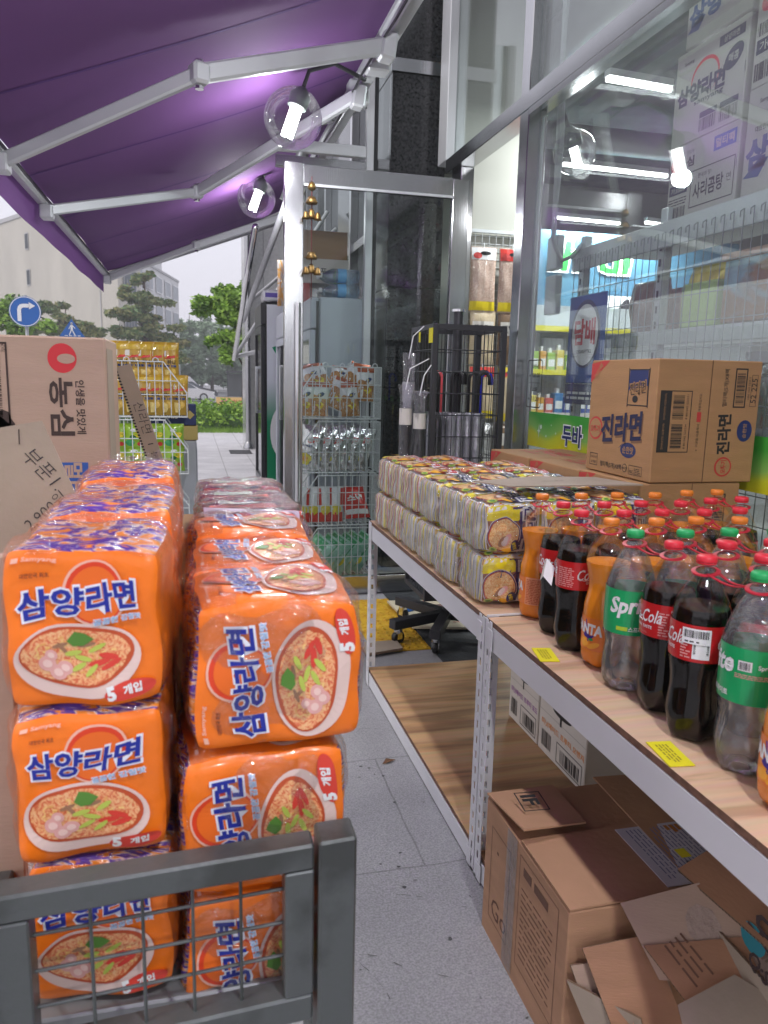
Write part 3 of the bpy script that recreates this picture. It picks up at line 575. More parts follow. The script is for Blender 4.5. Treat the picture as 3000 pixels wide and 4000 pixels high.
# ------------------------------------------------------------ shop interior
fl=MB(); fl.box((1.70,-2.5,-.02),(9,10,.02),pm('shop_floor',(.45,.45,.43),.3,var=.05)); tag(fl.build('shop_floor'),kind='structure')
cw=pm('cream_wall',(.46,.46,.41),.8,var=.04,vscale=2)
t=thing('shop_room','inside walls and dark ceiling of the shop','room',(5,4,0))
b=MB(); b.box((1.9,10,0),(9.2,10.1,4.6),cw); b.box((9,-2.5,0),(9.1,10,4.6),cw); b.box((1.74,-2.62,0),(9.1,-2.5,4.6),cw); b.build('wall',t)
b=MB(); b.box((1.74,-2.6,4.0),(9.1,10.1,4.1),pm('dark_ceiling',(.16,.16,.165),.8,bump=.6,bscale=6,var=.4,vscale=3)); b.build('ceiling',t)
b=MB()
for (p,q,r) in (((2.6,0,3.75),(2.6,9,3.75),.16),((3.5,3,3.6),(7,3.2,3.6),.09),((2.2,7.2,3.7),(8,7.2,3.7),.12)): b.tube([p,q],r,pm('duct',(.35,.35,.36),.4,.5),16)
b.build('duct',t,smooth=True)
b=MB(); b.box((1.72,4.94,0),(1.735,4.99,3.9),cw); b.build('door_jamb',t)
t=thing('display_wall','cream partition wall with a white wire grid just inside the doorway','wall',(2,5.1,0))
b=MB(); b.box((1.73,5.06,0),(2.26,5.12,3.9),cw); b.build('panel',t)
b=MB(); w=M['wire_white']
for i in range(11): b.tube([(1.76+i*.05,5.03,.6),(1.76+i*.05,5.03,2.34)],.0025,w,5)
for i in range(35): b.tube([(1.745,5.035,.62+i*.05),(2.26,5.035,.62+i*.05)],.0025,w,5)
b.box((1.74,5.02,2.34),(2.26,5.045,2.36),w); b.build('wire_grid',t)
tube_m=pm('tube_light',(1,1,1),.5,emit=8); 
def tubelight(x0,y0,x1,y1,z,lab):
    t=thing('fluorescent_lamp',lab,'lamp',((x0+x1)/2,(y0+y1)/2,z),0,'tube lamps on the shop ceiling')
    b=MB(); b.beam((x0,y0,z),(x1,y1,z),.026,.026,tube_m); b.build('tube',t); b=MB(); b.beam((x0,y0,z+.035),(x1,y1,z+.035),.06,.04,M['white_paint']); b.build('housing',t)
    l=bpy.data.lights.new('tube_glow','AREA'); l.shape='RECTANGLE'; l.size=max(.6,abs(x1-x0)); l.size_y=.08; l.energy=36; l.color=(.93,.98,1); o=bpy.data.objects.new('tube_glow',l); COL.objects.link(o); o.parent=t; o.location=(0,0,-.04)
tubelight(2.50,4.57,2.97,4.61,3.2,'bright ceiling tube nearest the window, highest in the picture')
tubelight(3.11,6.35,4.15,6.39,3.2,'long ceiling tube beside the added globe lamp')
tubelight(4.0,8.32,4.86,8.36,3.2,'ceiling tube just above the blue wall poster')
tubelight(5.10,8.2,5.35,8.24,3.2,'short bit of ceiling tube right above the shelf edge')
tubelight(5.2,3.5,6.4,3.5,3.2,'ceiling tube deep in the shop behind the stacked boxes')
tubelight(3.6,1.2,4.8,1.2,3.2,'ceiling tube over the near end of the shop')
# poster
t=thing('wall_poster','blue wall poster with green lettering and leaves at the back of the shop','poster',(4.8,8.5,2.6))
pb=ramp_mat('poster_blue',[(0,(.03,.09,.17)),(.5,(.06,.17,.26)),(1,(.14,.27,.34))],'NOISE',1.6,.5,rough=.4)
b=MB(); b.box((3.6,8.48,1.1),(6.6,8.52,3.1),pb); b.build('board',t)
f=plane((4.25,8.47,2.70),(1,0,0),(0,0,1)); gi=pm('poster_green',(.03,.42,.06),.5); yi=pm('poster_yellow',(.75,.60,.03),.5)
b=MB(); b.text('lh dl',.35,.12,.32,lift(f,.002),M['white_ink'],.07,slant=.15,w=1.0); b.text('lh dl',.35,.12,.31,lift(f,.004),gi,.02,slant=.15,w=.98)
b.rect(.5,-1.2,2.2,-.3,lift(f,.002),M['white_ink']); b.text('your l',1.25,-.42,.22,lift(f,.004),gi,.03,slant=.25,w=.9); b.rect(.9,-.62,2.0,-.56,lift(f,.004),yi); b.build('lettering',t)
b=MB(); rg=rnd(5)
for i in range(16):
    a=rg.uniform(-.8,.9); c=rg.uniform(-1.1,-.45)
    b.disc(a,c,rg.uniform(.12,.25),rg.uniform(.05,.1),lift(f,.005+i*.0004),rg.choice([pm('leafprint',(.22,.42,.05),.5),pm('leafprint2',(.05,.18,.04),.5),pm('orangeprint',(.75,.28,.02),.5),M['blackp']]),14,rot=rg.uniform(0,3),wob=.15,seed=i)
b.build('leaf_picture',t)
# shelf of drinks under the poster
t=thing('wall_cooler','white open wall cooler with rows of small drinks below the poster','cooler',(4,7.6,0))
b=MB(); b.box((2.9,7.95,.0),(6.5,8.45,2.2),pm('cooler_back',(.55,.60,.62),.4)); b.box((2.9,7.4,.0),(6.5,7.95,.5),M['white_paint'],.02); b.build('cabinet',t)
for z in (1.0,1.45,1.9):
    b=MB(); b.box((2.9,7.5,z),(6.5,7.95,z+.03),M['white_paint']); b.box((2.9,7.485,z-.01),(6.5,7.50,z+.045),M['yellow_tag'] if z>1.2 else M['white_card']); b.build('shelf',t)
rg=rnd(9); cols=[(.7,.35,.05),(.35,.55,.08),(.05,.10,.4),(.65,.66,.7),(.6,.08,.06),(.75,.6,.1),(.05,.2,.45)]
for z in (1.03,1.48):
    x=2.95
    while x<4.3:
        w_=rg.uniform(.07,.11); c=rg.choice(cols); o=MB(); hh=rg.uniform(.2,.3); o.box((x,7.55,z),(x+w_,7.68,z+hh*.8),pm('carton_%d'%cols.index(c),c,.45),.006); o.box((x+w_*.3,7.59,z+hh*.8),(x+w_*.7,7.64,z+hh),M['white_ink'],.004)
        o.box((x+.01,7.548,z+hh*.2),(x+w_-.01,7.5495,z+hh*.5),M['white_ink'])
        tag(o.build('drink_carton'),'small drink carton on the wall cooler far inside the shop','carton','drink cartons far inside the shop'); x+=w_+.015
# lamp added inside the window for a reflection comes with the lamps below
# ------------------------------------------------------------ gondola shelving at the window
gs=pm('gondola_grey',(.50,.54,.55),.4,.1); 
t=thing('gondola_shelving','grey metal shelving with a wire mesh back standing against the window','shelving',(1.98,2,0))
for yy in (3.68,2.98,2.0,1.0):
    b=MB(); b.box((1.955,yy,0),(1.995,yy+.05,2.10),gs,.004)
    for i in range(26): b.box((1.951,yy+.02,.3+i*.065),(1.9545,yy+.03,.33+i*.065),M['blackp'])
    b.build('upright',t)
b=MB(); b.box((1.93,-.2,1.93),(1.95,3.76,2.035),gs,.003); b.box((1.951,-.2,2.01),(2.4,3.73,2.034),gs); b.build('top_shelf',t)
for z,x1 in ((1.56,2.45),(1.12,2.5),(.68,2.5)):
    b=MB(); b.box((1.97,-.2,z),(x1,3.70,z+.035),gs,.004); b.box((1.948,-.2,z-.03),(1.968,3.70,z+.02),pm('shelf_lip',(.42,.48,.47),.35),.003); b.build('shelf',t)
b=MB(); w=pm('mesh_wire',(.30,.33,.33),.35,.6); y=-.2
while y<3.74: b.tube([(1.915,y,.3),(1.915,y,1.985)],.0022,w,5); b.tube([(1.915,y,1.985),(1.90,y,1.975),(1.90,y,1.955)],.0022,w,5) ; y+=.052
z=.35
while z<1.97: b.tube([(1.918,-.2,z),(1.918,3.72,z)],.0022,w,5); z+=.105
b.build('wire_mesh',t)
# goods on the gondola
def goods(name,lab,lo,hi,mats,cat,bev=.01,txt=None,tm=None,group=None):
    b=MB(); b.box(lo,hi,mats,bev)
    if txt: f=plane((lo[0]-.002,(lo[1]+hi[1])/2,(lo[2]+hi[2])/2),(0,-1,0),(0,0,1)); b.text(txt,0,0,min(.06,(hi[2]-lo[2])*.4),f,tm or M['ink'],.02,w=min((hi[1]-lo[1])*.7,.3))
    o=b.build(name); return tag(o,lab,cat,group)
laver=ramp_mat('laver_picture',[(0,(.10,.05,.02)),(.45,(.25,.13,.04)),(.55,(.20,.35,.42)),(1,(.42,.55,.60))],'NOISE',2.5,.6,rough=.35,aniso=(1,3,1))
_gb=goods('gift_box','long flat gift box with a pale lid and brown picture on the middle window shelf',(1.985,1.55,1.60),(2.3,2.62,1.83),laver,'box',.004,'맛나진 칸찰',M['ink'])
b=MB(); b.box((1.98,1.54,1.832),(2.31,2.64,1.86),M['kraft_pale'],.003); b.build('lid',_gb)
bt=pm('dark_tub',(.03,.025,.03),.35)
for i,yy in enumerate((2.33,2.18,2.03,1.88)):
    b=MB(); b.lathe([(.045,0),(.062,.0),(.066,.07),(.07,.085),(0,.085)],bt,18,(2.12,yy,1.861)); tag(b.build('round_tub',smooth=True,auto=40),'round black tub on the long gift box, number %s from the doorway end'%('first','second','third','fourth')[i] if False else ['round black tub farthest left on the long gift box','second round black tub from the left on the long gift box','third round black tub from the left on the long gift box','round black tub at the right end on the long gift box'][i],'tub','black tubs on the gift box')
foil=pm('silver_foil',(.62,.62,.62),.22,.9,bump=.9,bscale=22); foily=pm('yellow_foil',(.62,.50,.06),.35,.2,bump=.6,bscale=20)
def pillow(b,c,w,d,h,mat,seed=0,rot=0,n=9,axis='y',lean=0,puff=1.0,crimp=True):
    """upright snack pouch facing -y: width w, depth d, height h, c = bottom centre"""
    rg=rnd(seed); vs=[];uv=[]; cr,sr=math.cos(rot),math.sin(rot); ph=rg.uniform(0,9)
    def P(u,v,s):
        e=(max(0,1-abs(2*u-1)**2.4))**.5*(max(0,math.sin(math.pi*min(1,max(0,(v-.0)/1.0))))**.42)
        q=(1+.22*math.sin(9*u+ph+5*v)*math.cos(7*v+ph*2)+.12*math.sin(23*u+ph))*e
        x=(u-.5)*w*(1-.06*math.sin(math.pi*v)); y=s*d/2*q*puff; z=v*h
        y+=lean*z; X=x*cr-y*sr; Y=x*sr+y*cr
        return (c[0]+X,c[1]+Y,c[2]+z)
    for s in(-1,1):
        g=[P(i/n,j/n,s) for j in range(n+1) for i in range(n+1)]; F=[]
        for j in range(n):
            for i in range(n):
                q=(j*(n+1)+i,j*(n+1)+i+1,(j+1)*(n+1)+i+1,(j+1)*(n+1)+i); F.append(q if s<0 else q[::-1])
        b.add(g,F,mat,[(i/n,j/n) for j in range(n+1) for i in range(n+1)])
    return P
dried=ramp_mat('dried_squid',[(0,(.62,.60,.58)),(.42,(.50,.30,.22)),(.6,(.70,.55,.45)),(1,(.85,.85,.85))],'NOISE',26,1.5,rough=.3,bump=.6,aniso=(1,1.6,1),coat=.6)
darkdried=ramp_mat('dried_dark',[(0,(.55,.53,.5)),(.4,(.16,.09,.05)),(.7,(.30,.18,.09)),(1,(.5,.42,.32))],'NOISE',20,1.2,rough=.3,bump=.6,coat=.6)
fishmat=ramp_mat('dried_pale',[(0,(.80,.75,.62)),(.5,(.62,.48,.28)),(1,(.85,.82,.75))],'NOISE',24,1.2,rough=.3,bump=.5,coat=.6)
def hang_bag(x,y,z1,w,h,label,mat,top=None,band=None,txt=None,txt2=None,seed=0,card=None,name='snack_bag',group='snack bags hanging just inside the doorway'):
    t=thing(name,label,'snack bag',(x,y,z1-h),0,group); b=MB(); P=pillow(b,(x,y,z1-h),w,.05,h,mat,seed,n=12); b.build('pouch',t,smooth=True)
    def fn(u,v,l=0): p=P(u,v,-1); return (p[0],p[1]-.002-l,p[2])
    b=MB()
    if top: b.rect(.03,.80,.97,.985,fn,top,8,3); b.disc(.25,.86,.16,.05,lambda u,v:fn(u,v,.002),M['red_ink'],14); b.disc(.55,.90,.2,.03,lambda u,v:fn(u,v,.0025),M['blackp'],12)
    if band: b.rect(.02,.02,.98,.16,fn,band,8,3)
    if card: b.rect(.08,.55,.92,.80,fn,card,8,3)
    if txt: b.text(txt,.5,.70 if card else .07,.07,lambda u,v:fn(u,v,.003),M['ink'],.03,w=.7)
    if txt2: b.text(txt2,.5,.61,.045,lambda u,v:fn(u,v,.003),M['ink'],.02,w=.5)
    if b.v: b.build('printed_label',t)
    b=MB(); b.tube([(x,y+.03,z1+.03),(x,y,z1+.03),(x,y-.01,z1-.01)],.003,M['wire_white'],5); b.build('hook',t)
YI=pm('pack_yellow',(.80,.62,.02),.35); RI=pm('pack_red',(.62,.04,.03),.35)
hang_bag(1.905,4.98,2.24,.19,.42,'silver bag of dried squid with a white and red top, hanging left',dried,M['white_ink'],YI,seed=1)
hang_bag(2.11,4.98,2.24,.19,.42,'silver bag of dried squid with a red top, hanging right at the post',dried,RI,YI,seed=2)
hang_bag(1.92,4.985,1.83,.19,.36,'clear bag with a white card reading roasted squid, second row left',fishmat,None,None,'해오징어','버터구이',3,M['white_card'])
hang_bag(2.12,4.985,1.83,.18,.36,'reddish brown bag with a white card, second row right',darkdried,None,None,'맥반석','오징어',4,M['white_card'])
hang_bag(1.93,4.985,1.46,.19,.36,'bag of pale dried fish with a red header behind the umbrella cage',fishmat,RI,YI,seed=5)
hang_bag(2.13,4.985,1.46,.17,.38,'bag of pale dried fish with a yellow header right of the umbrella cage',fishmat,YI,YI,seed=6)
hang_bag(2.14,4.985,1.07,.17,.34,'dark dried snack bag with a white and red label low by the post',darkdried,None,RI,seed=7,card=M['white_card'])
hang_bag(1.94,4.985,1.07,.19,.34,'yellow and silver bag low behind the umbrella cage',foil,None,YI,seed=8)
for k,(x,y,z,lab,mt,w,h) in enumerate([(2.1,3.28,1.6,'clear bag of dark dried food on the window shelf next to the tobacco sign',darkdried,.30,.24),(2.1,2.85,1.6,'greenish yellow snack pouch behind the mesh in the middle of the window shelf',foily,.26,.26),(2.1,3.2,1.156,'brown snack pouch on the lower window shelf left of the red packet',darkdried,.3,.22),(2.1,2.35,1.156,'big silver and brown snack bag on the lower window shelf, right of the red packet',foil,.5,.34)]):
    t=thing('snack_pouch',lab,'snack bag',(x,y,z),0,'snack pouches on the window shelves'); b=MB(); pillow(b,(x,y,z),w,.12,h,mt,40+k,rot=R_(90),n=12); b.build('pouch',t,smooth=True)
goods('cookie_box','red and blue cookie packet on the lower window shelf behind the big box',(2.0,2.66,1.156),(2.1,2.95,1.30),RI,'packet',.008,'OvenDeep',M['white_ink'])
goods('bread_box','pale green-edged box leaning on the window shelf beside the long gift box',(2.02,2.70,1.60),(2.2,2.93,1.78),pm('box_green',(.42,.60,.20),.5),'box',.006)
# tobacco sign
t=thing('tobacco_sign','blue sign with a white oval reading tobacco in red, hung on the wire mesh','sign',(1.88,3.5,1.5))
f=plane((1.885,3.49,1.60),(0,-1,0),(0,0,1)); b=MB(); b.box((1.886,3.31,1.36),(1.896,3.67,1.79),M['blue_ink'],.006); b.box((1.886,3.31,1.255),(1.894,3.67,1.355),M['navy_ink'],.004); b.build('board',t)
b=MB(); b.disc(0,0,.145,.165,lift(f,.001),M['navy_ink'],36); b.disc(-.0,-.005,.128,.148,lift(f,.002),M['white_ink'],36); b.text('담배',0,.01,.12,lift(f,.003),pm('sign_red',(.60,.03,.05),.5),.035,w=.2); b.text('CIGARETTES',0,-.085,.016,lift(f,.003),M['ink'],.02,w=.15); b.lines(-.15,-.32,.15,-.27,2,lift(f,.001),M['white_ink']); b.build('lettering',t)
# switch boxes and conduit
for k,(y,z) in enumerate(((3.60,1.98),(3.62,1.80),(3.50,1.86))):
    pass
t=thing('switch_boxes','grey switch box with a flexible conduit looping beside the window post','switch box',(1.9,3.7,1.9))
b=MB(); b.box((1.86,3.80,1.72),(1.90,3.92,1.92),gs,.004); b.box((1.86,3.80,1.95),(1.90,3.92,2.12),gs,.004); b.build('housing',t)
b=MB(); pts=[(1.84,3.80+.02*math.sin(i*.5),3.3-.08*i) for i in range(16)]; b.tube(pts+[(1.84,3.78,2.05),(1.86,3.74,1.98),(1.90,3.70,2.0),(1.94,3.68,2.06)],.012,pm('conduit',(.42,.44,.45),.5,bump=.8,bscale=200),8); b.tube([(1.85,3.85,3.3),(1.85,3.84,2.6),(1.86,3.85,2.12)],.014,pm('conduit',(.4,.4,.4)),8); b.build('conduit',t,smooth=True)

# stacked cartons on top of the gondola
def stackbox(lo,hi,label,mat,kind):
    t=bpy.data.objects.new('stacked_carton',None); COL.objects.link(t); t.location=((lo[0]+hi[0])/2,(lo[1]+hi[1])/2,lo[2]); tag(t,label,'box','cartons stacked on the window shelving')
    b=MB(); b.box(lo,hi,mat,.004); b.box((lo[0]-.0005,lo[1]+.002,(lo[2]+hi[2])/2-.02),(lo[0],lo[1]+.01,(lo[2]+hi[2])/2+.02),M['tape']); b.build('carton',t)
    f=plane((lo[0]-.0008,hi[1],lo[2]),(0,-1,0),(0,0,1)); w=hi[1]-lo[1]; h=hi[2]-lo[2]; b=MB(); NB=pm('print_slate',(.035,.04,.07),.6); RD=pm('emblem_red',(.60,.03,.04),.5); K=M['ink']
    if kind=='sam':
        b.disc(w*.45,h*.62,w*.20,w*.17,f,RD,28); b.disc(w*.45,h*.60,w*.185,w*.155,lift(f,.0004),mat,28); b.text('삼양라면',w*.40,h*.52,h*.19,lift(f,.0008),NB,.05,w=w*.66,rot=.0); b.disc(w*.83,h*.66,w*.13,h*.10,f,NB,18,rot=.5); b.text('매콤',w*.83,h*.66,h*.08,lift(f,.0005),mat,.02); b.text('samyang',w*.52,h*.38,h*.05,f,NB,.02,w=w*.4); b.text('Samyang',w*.2,h*.86,h*.045,f,K,.02); b.rect(w*.62,h*.83,w*.95,h*.93,f,NB); b.text('삼양라면',w*.78,h*.88,h*.06,lift(f,.0004),mat,.02)
        for k in (0,1): b.rect(w*(.42+.28*k),h*.20,w*(.66+.28*k),h*.26,f,NB); b.barcode(w*(.42+.28*k),h*.06,w*(.66+.28*k),h*.19,f,K,16,k)
    elif kind=='sari':
        b.disc(w*.09,h*.76,w*.065,w*.065,f,RD,24); b.disc(w*.11,h*.78,w*.03,w*.022,lift(f,.0004),mat,14); b.text('인생을 맛있게',w*.25,h*.87,h*.05,f,K,w=w*.24); b.text('농심',w*.27,h*.74,h*.12,f,K,.04,w=w*.22); b.rect(w*.66,h*.74,w*.96,h*.92,f,M['blue_ink']); b.text('멀티팩',w*.81,h*.83,h*.11,lift(f,.0005),mat,.03,w=w*.24)
        b.frame(w*.36,h*.12,w*.97,h*.60,.004,f,K); b.text('사리곰탕',w*.62,h*.33,h*.20,lift(f,.0004),K,.02,w=w*.42,rot=.04); b.text('면',w*.90,h*.36,h*.10,f,K); b.text('한국의 맛!',w*.56,h*.51,h*.06,f,K,.01)
        b.barcode(w*.03,h*.52,w*.30,h*.63,f,K,20); b.rect(w*.03,h*.36,w*.31,h*.49,f,NB); b.text('가3506',w*.17,h*.42,h*.08,lift(f,.0005),mat,.02,w=w*.22); b.lines(w*.03,h*.22,w*.31,h*.33,3,f,K,4,.4); b.barcode(w*.03,h*.05,w*.30,h*.19,f,K,20,5)
    elif kind=='nong':
        b.disc(w*.11,h*.74,w*.065,w*.065,f,RD,24); b.disc(w*.13,h*.76,w*.03,w*.022,lift(f,.0004),mat,14); b.text('농심',w*.30,h*.74,h*.12,f,K,.04,w=w*.22); b.barcode(w*.03,h*.46,w*.34,h*.58,f,K,20); b.rect(w*.03,h*.30,w*.34,h*.43,f,NB); b.text('가005',w*.18,h*.365,h*.08,lift(f,.0005),mat,.02,w=w*.22); b.barcode(w*.03,h*.06,w*.30,h*.22,f,K,20,5); b.text('멀티팩',w*.7,h*.4,h*.12,f,K,.03)
    else:
        b.text('Samyang',w*.22,h*.86,h*.05,f,K,.02); b.text('삼양',w*.3,h*.40,h*.26,f,pm('dull_blue',(.05,.09,.24),.6),.05,w=w*.5); b.decal([(w*.02,h*.2),(w*.2,h*.35),(w*.3,h*.33),(w*.2,h*.18)],f,pm('dull_blue',(.05,.09,.24))); b.text('대한민국',w*.2,h*.62,h*.05,f,M['ink'],.02)
    b.build('print',t)
wc2=pm('white_carton2',(.46,.45,.42),.65,var=.05)
stackbox((1.98,2.60,2.036),(2.36,3.03,2.335),'white carton lettered in a black frame, lowest of the left stack on the window shelving',wc2,'sari')
stackbox((1.985,2.61,2.338),(2.36,3.045,2.700),'white carton with a red ring behind its name, middle of the left stack',wc2,'sam')
stackbox((1.98,2.60,2.703),(2.36,2.99,2.99),'white carton topmost of the left stack, cut by the frame edge',wc2,'blank')
stackbox((1.98,2.13,2.036),(2.36,2.57,2.415),'white carton with big blue lettering, lower one of the right stack',wc2,'blank')
stackbox((1.985,2.14,2.418),(2.36,2.575,2.79),'white carton with a red oval emblem, upper one of the right stack',wc2,'nong')

rg=rnd(61); MM=[darkdried,foil,dried,fishmat,foily]
SH=['second','third','fourth','fifth','sixth','seventh','eighth']
for k in range(7):
    yy=2.98-k*.21; t=thing('snack_pouch','crinkled snack pouch on the lower window shelf, %s from the doorway end'%SH[k],'snack bag',(2.25,yy,1.156),0,'snack pouches on the window shelves'); b=MB(); pillow(b,(2.25,yy,1.156),.22,.10,.26+.06*rg.random(),MM[k%5],80+k,rot=R_(90),n=10); b.build('pouch',t,smooth=True)
for k in range(5):
    yy=3.45-k*.16; t=thing('snack_pouch','small snack pouch standing deep on the middle window shelf, %s from the doorway end'%SH[k],'snack bag',(2.33,yy,1.596),0,'snack pouches on the window shelves'); b=MB(); pillow(b,(2.33,yy,1.596),.15,.08,.22+.05*rg.random(),MM[(k+2)%5],90+k,rot=R_(90),n=10); b.build('pouch',t,smooth=True)
# ------------------------------------------------------------ awning
AX,AZ=.95,2.99; FX,FZ=-.82,2.33; YF,YN=8.5,-2.8
purple=pm('purple_canvas',(.20,.078,.27),.78,bump=.06,bscale=500,var=.08,vscale=1.2)
def canvas_mat():
    m=purple; nt=m.node_tree; p=nt.nodes['Principled BSDF']; out=nt.nodes['Material Output']; tr=_n(nt,'ShaderNodeBsdfTranslucent'); tr.inputs[0].default_value=(.20,.09,.30,1); a=_n(nt,'ShaderNodeMixShader'); a.inputs[0].default_value=.18
    nt.links.new(p.outputs[0],a.inputs[1]); nt.links.new(tr.outputs[0],a.inputs[2]); nt.links.new(a.outputs[0],out.inputs[0])
canvas_mat()
t=thing('awning','big purple retractable awning with white folding arms over the goods','awning',(AX,3.5,AZ))
b=MB(); nx,ny=26,96
def canv(i,j,l=0):
    u=i/nx; v=j/ny; y=YN+(YF-YN)*v; x=AX+(FX-AX)*u; z=AZ+.10+(FZ+.05-AZ-.10)*u
    seam=((y*1/1.15)%1); sag=-.030*math.sin(math.pi*u)-.012*math.sin(math.pi*seam)**2*math.sin(math.pi*u)**.5+.008*math.sin(5*y+6*u)*u
    return (x,y,z+sag+l)
for l,fl2 in ((0,False),(.004,True)):
    vs=[canv(i,j,l) for j in range(ny+1) for i in range(nx+1)]
    F=[(j*(nx+1)+i,j*(nx+1)+i+1,(j+1)*(nx+1)+i+1,(j+1)*(nx+1)+i) for j in range(ny) for i in range(nx)]
    b.add(vs,F if fl2 else [f[::-1] for f in F],purple)
k=0; y=YN+.5
while y<YF: 
    v=(y-YN)/(YF-YN)*ny; pts=[canv(i,v,-.002) for i in range(nx+1)]; 
    for i in range(nx): p,q=pts[i],pts[i+1]; b.add([(p[0],p[1]-.010,p[2]),(q[0],q[1]-.010,q[2]),(q[0],q[1]+.010,q[2]),(p[0],p[1]+.010,p[2])],[(0,1,2,3)],pm('canvas_seam',(.10,.03,.20),.8))
    y+=1.15
b.build('canvas',t,smooth=True)
# valance
b=MB(); n=130; rg=rnd(2)
top=[(FX-.03,YN+(YF-YN)*i/n,FZ+.03) for i in range(n+1)]; low=[(FX-.045+.004*math.sin(i*.5),YN+(YF-YN)*i/n,FZ-.165-.003*math.sin(i*.3)) for i in range(n+1)]
mid=[((a[0]+c[0])/2+.004*math.sin(i),a[1],(a[2]+c[2])/2) for i,(a,c) in enumerate(zip(top,low))]
vs=top+mid+low; N=n+1; F=[(i,i+1,N+i+1,N+i) for i in range(n)]+[(N+i,N+i+1,2*N+i+1,2*N+i) for i in range(n)]; b.add(vs,F,purple); b.build('valance',t,smooth=True)
b=MB(); b.box((FX-.025,YN,FZ-.035),(FX+.03,YF,FZ+.025),M['alu'],.012); b.box((FX+.032,YN,FZ-.012),(FX+.036,YF,FZ+.006),M['blackp']); b.build('front_bar',t)
b=MB(); b.box((AX-.02,YN,AZ-.04),(AX+.04,YF,AZ+.02),M['alu'],.006); b.tube([(AX+.05,YN,AZ+.11),(AX+.05,YF,AZ+.11)],.055,M['alu'],12); b.build('mounting_bar',t)
def arm(m,e,f):
    a=MB(); m,e,f=Vector(m),Vector(e),Vector(f)
    a.beam(m,e,.045,.074,M['alu'],bev=.010); a.beam(m+Vector((-.02,0,0)),m+Vector((.05,0,-.01)),.09,.12,M['alu'],bev=.01)
    o=a.build('arm',t)
    a=MB(); a.beam(e,f,.038,.060,M['alu'],bev=.008); a.build('arm',t)
    a=MB(); a.obox(e,(.036,.040,.042),Matrix.Rotation(.4,3,'Z'),M['alu'],.012); a.tube([e+Vector((0,0,-.058)),e+Vector((0,0,.055))],.018,M['chrome'],10); a.build('joint',t); a=MB(); a.box((f.x-.04,f.y-.05,f.z-.05),(f.x+.03,f.y+.05,f.z+.03),M['alu'],.008); a.build('joint',t)
arm((.90,3.75,2.885),(.052,3.476,2.575),(-.80,3.89,2.27))
arm((.905,4.43,2.89),(.055,5.60,2.576),(-.79,4.95,2.27))
arm((.90,7.75,2.885),(.062,7.86,2.58),(-.79,8.22,2.27))
for y in (YF-.01,):
    b=MB(); b.beam((AX,y,AZ),(FX+.02,y,FZ),.045,.075,M['alu'],bev=.008); b.build('arm',t)
# brackets that carry the mounting bar
for y in (4.15,4.64,7.2):
    b=MB(); b.box((AX-.05,y-.05,AZ-.08),(AX+.07,y+.05,AZ+.05),M['alu'],.01); b.tube([(AX-.04,y-.06,AZ-.05),(AX-.04,y+.06,AZ-.05)],.012,M['chrome'],8); b.build('bracket',t)
b=MB(); b.tube([(AX-.06,YN+i*.35,AZ-.06-.03*abs(math.sin(i*.8))) for i in range(32)],.007,M['blackp'],6); b.build('power_cable',t)
# truss behind
t2=thing('support_truss','slanted steel truss poles under the far half of the awning','truss',(.8,7,2.6))
b=MB(); b.tube([(.83,5.4,3.02),(.60,9.4,2.0)],.03,M['alu'],10); b.tube([(.55,6.9,2.62),(.50,9.6,1.55)],.028,M['chrome'],10); b.tube([(.50,9.6,1.58),(1.6,9.6,1.85)],.028,M['alu'],10); b.tube([(.62,8.8,2.15),(1.6,8.8,3.0)],.02,M['alu'],8); b.tube([(.52,9.55,1.6),(1.6,9.4,3.3)],.022,M['alu'],8); b.build('pole',t2,smooth=True)
# ------------------------------------------------------------ globe lamps
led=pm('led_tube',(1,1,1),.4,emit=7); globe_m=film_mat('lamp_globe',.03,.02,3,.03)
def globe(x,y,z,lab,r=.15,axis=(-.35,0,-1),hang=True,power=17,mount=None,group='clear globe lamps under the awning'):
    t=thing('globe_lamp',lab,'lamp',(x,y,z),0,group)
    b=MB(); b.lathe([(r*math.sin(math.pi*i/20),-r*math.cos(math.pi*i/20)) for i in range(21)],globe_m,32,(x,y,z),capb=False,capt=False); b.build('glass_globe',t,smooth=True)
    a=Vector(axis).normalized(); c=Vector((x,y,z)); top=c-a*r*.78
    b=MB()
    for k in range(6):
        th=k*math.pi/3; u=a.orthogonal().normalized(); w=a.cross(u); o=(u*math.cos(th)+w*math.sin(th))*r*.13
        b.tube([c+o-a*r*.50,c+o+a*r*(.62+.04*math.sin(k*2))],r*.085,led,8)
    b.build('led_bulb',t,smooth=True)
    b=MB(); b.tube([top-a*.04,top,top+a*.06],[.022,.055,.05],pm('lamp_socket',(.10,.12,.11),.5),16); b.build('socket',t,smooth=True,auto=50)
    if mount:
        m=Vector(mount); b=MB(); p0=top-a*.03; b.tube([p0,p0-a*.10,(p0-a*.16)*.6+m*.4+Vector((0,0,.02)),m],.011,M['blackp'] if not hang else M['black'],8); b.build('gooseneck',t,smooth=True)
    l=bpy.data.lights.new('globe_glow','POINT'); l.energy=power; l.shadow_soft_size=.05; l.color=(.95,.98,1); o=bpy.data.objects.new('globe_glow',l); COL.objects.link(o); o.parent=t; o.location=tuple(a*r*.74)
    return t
globe(.53,4.2,2.67,'clear globe lamp with a white LED, large, above the open glass door',mount=(.93,4.3,2.93))
globe(.52,6.4,2.74,'clear globe lamp hanging farther back beside the slanted pole',mount=(.93,6.5,2.93))
globe(.53,2.0,2.70,'clear globe lamp overhead in the middle of the awning',mount=(.93,2.1,2.93),power=42)
globe(.53,-.1,2.70,'clear globe lamp overhead behind the camera',mount=(.93,0,2.93),power=64)
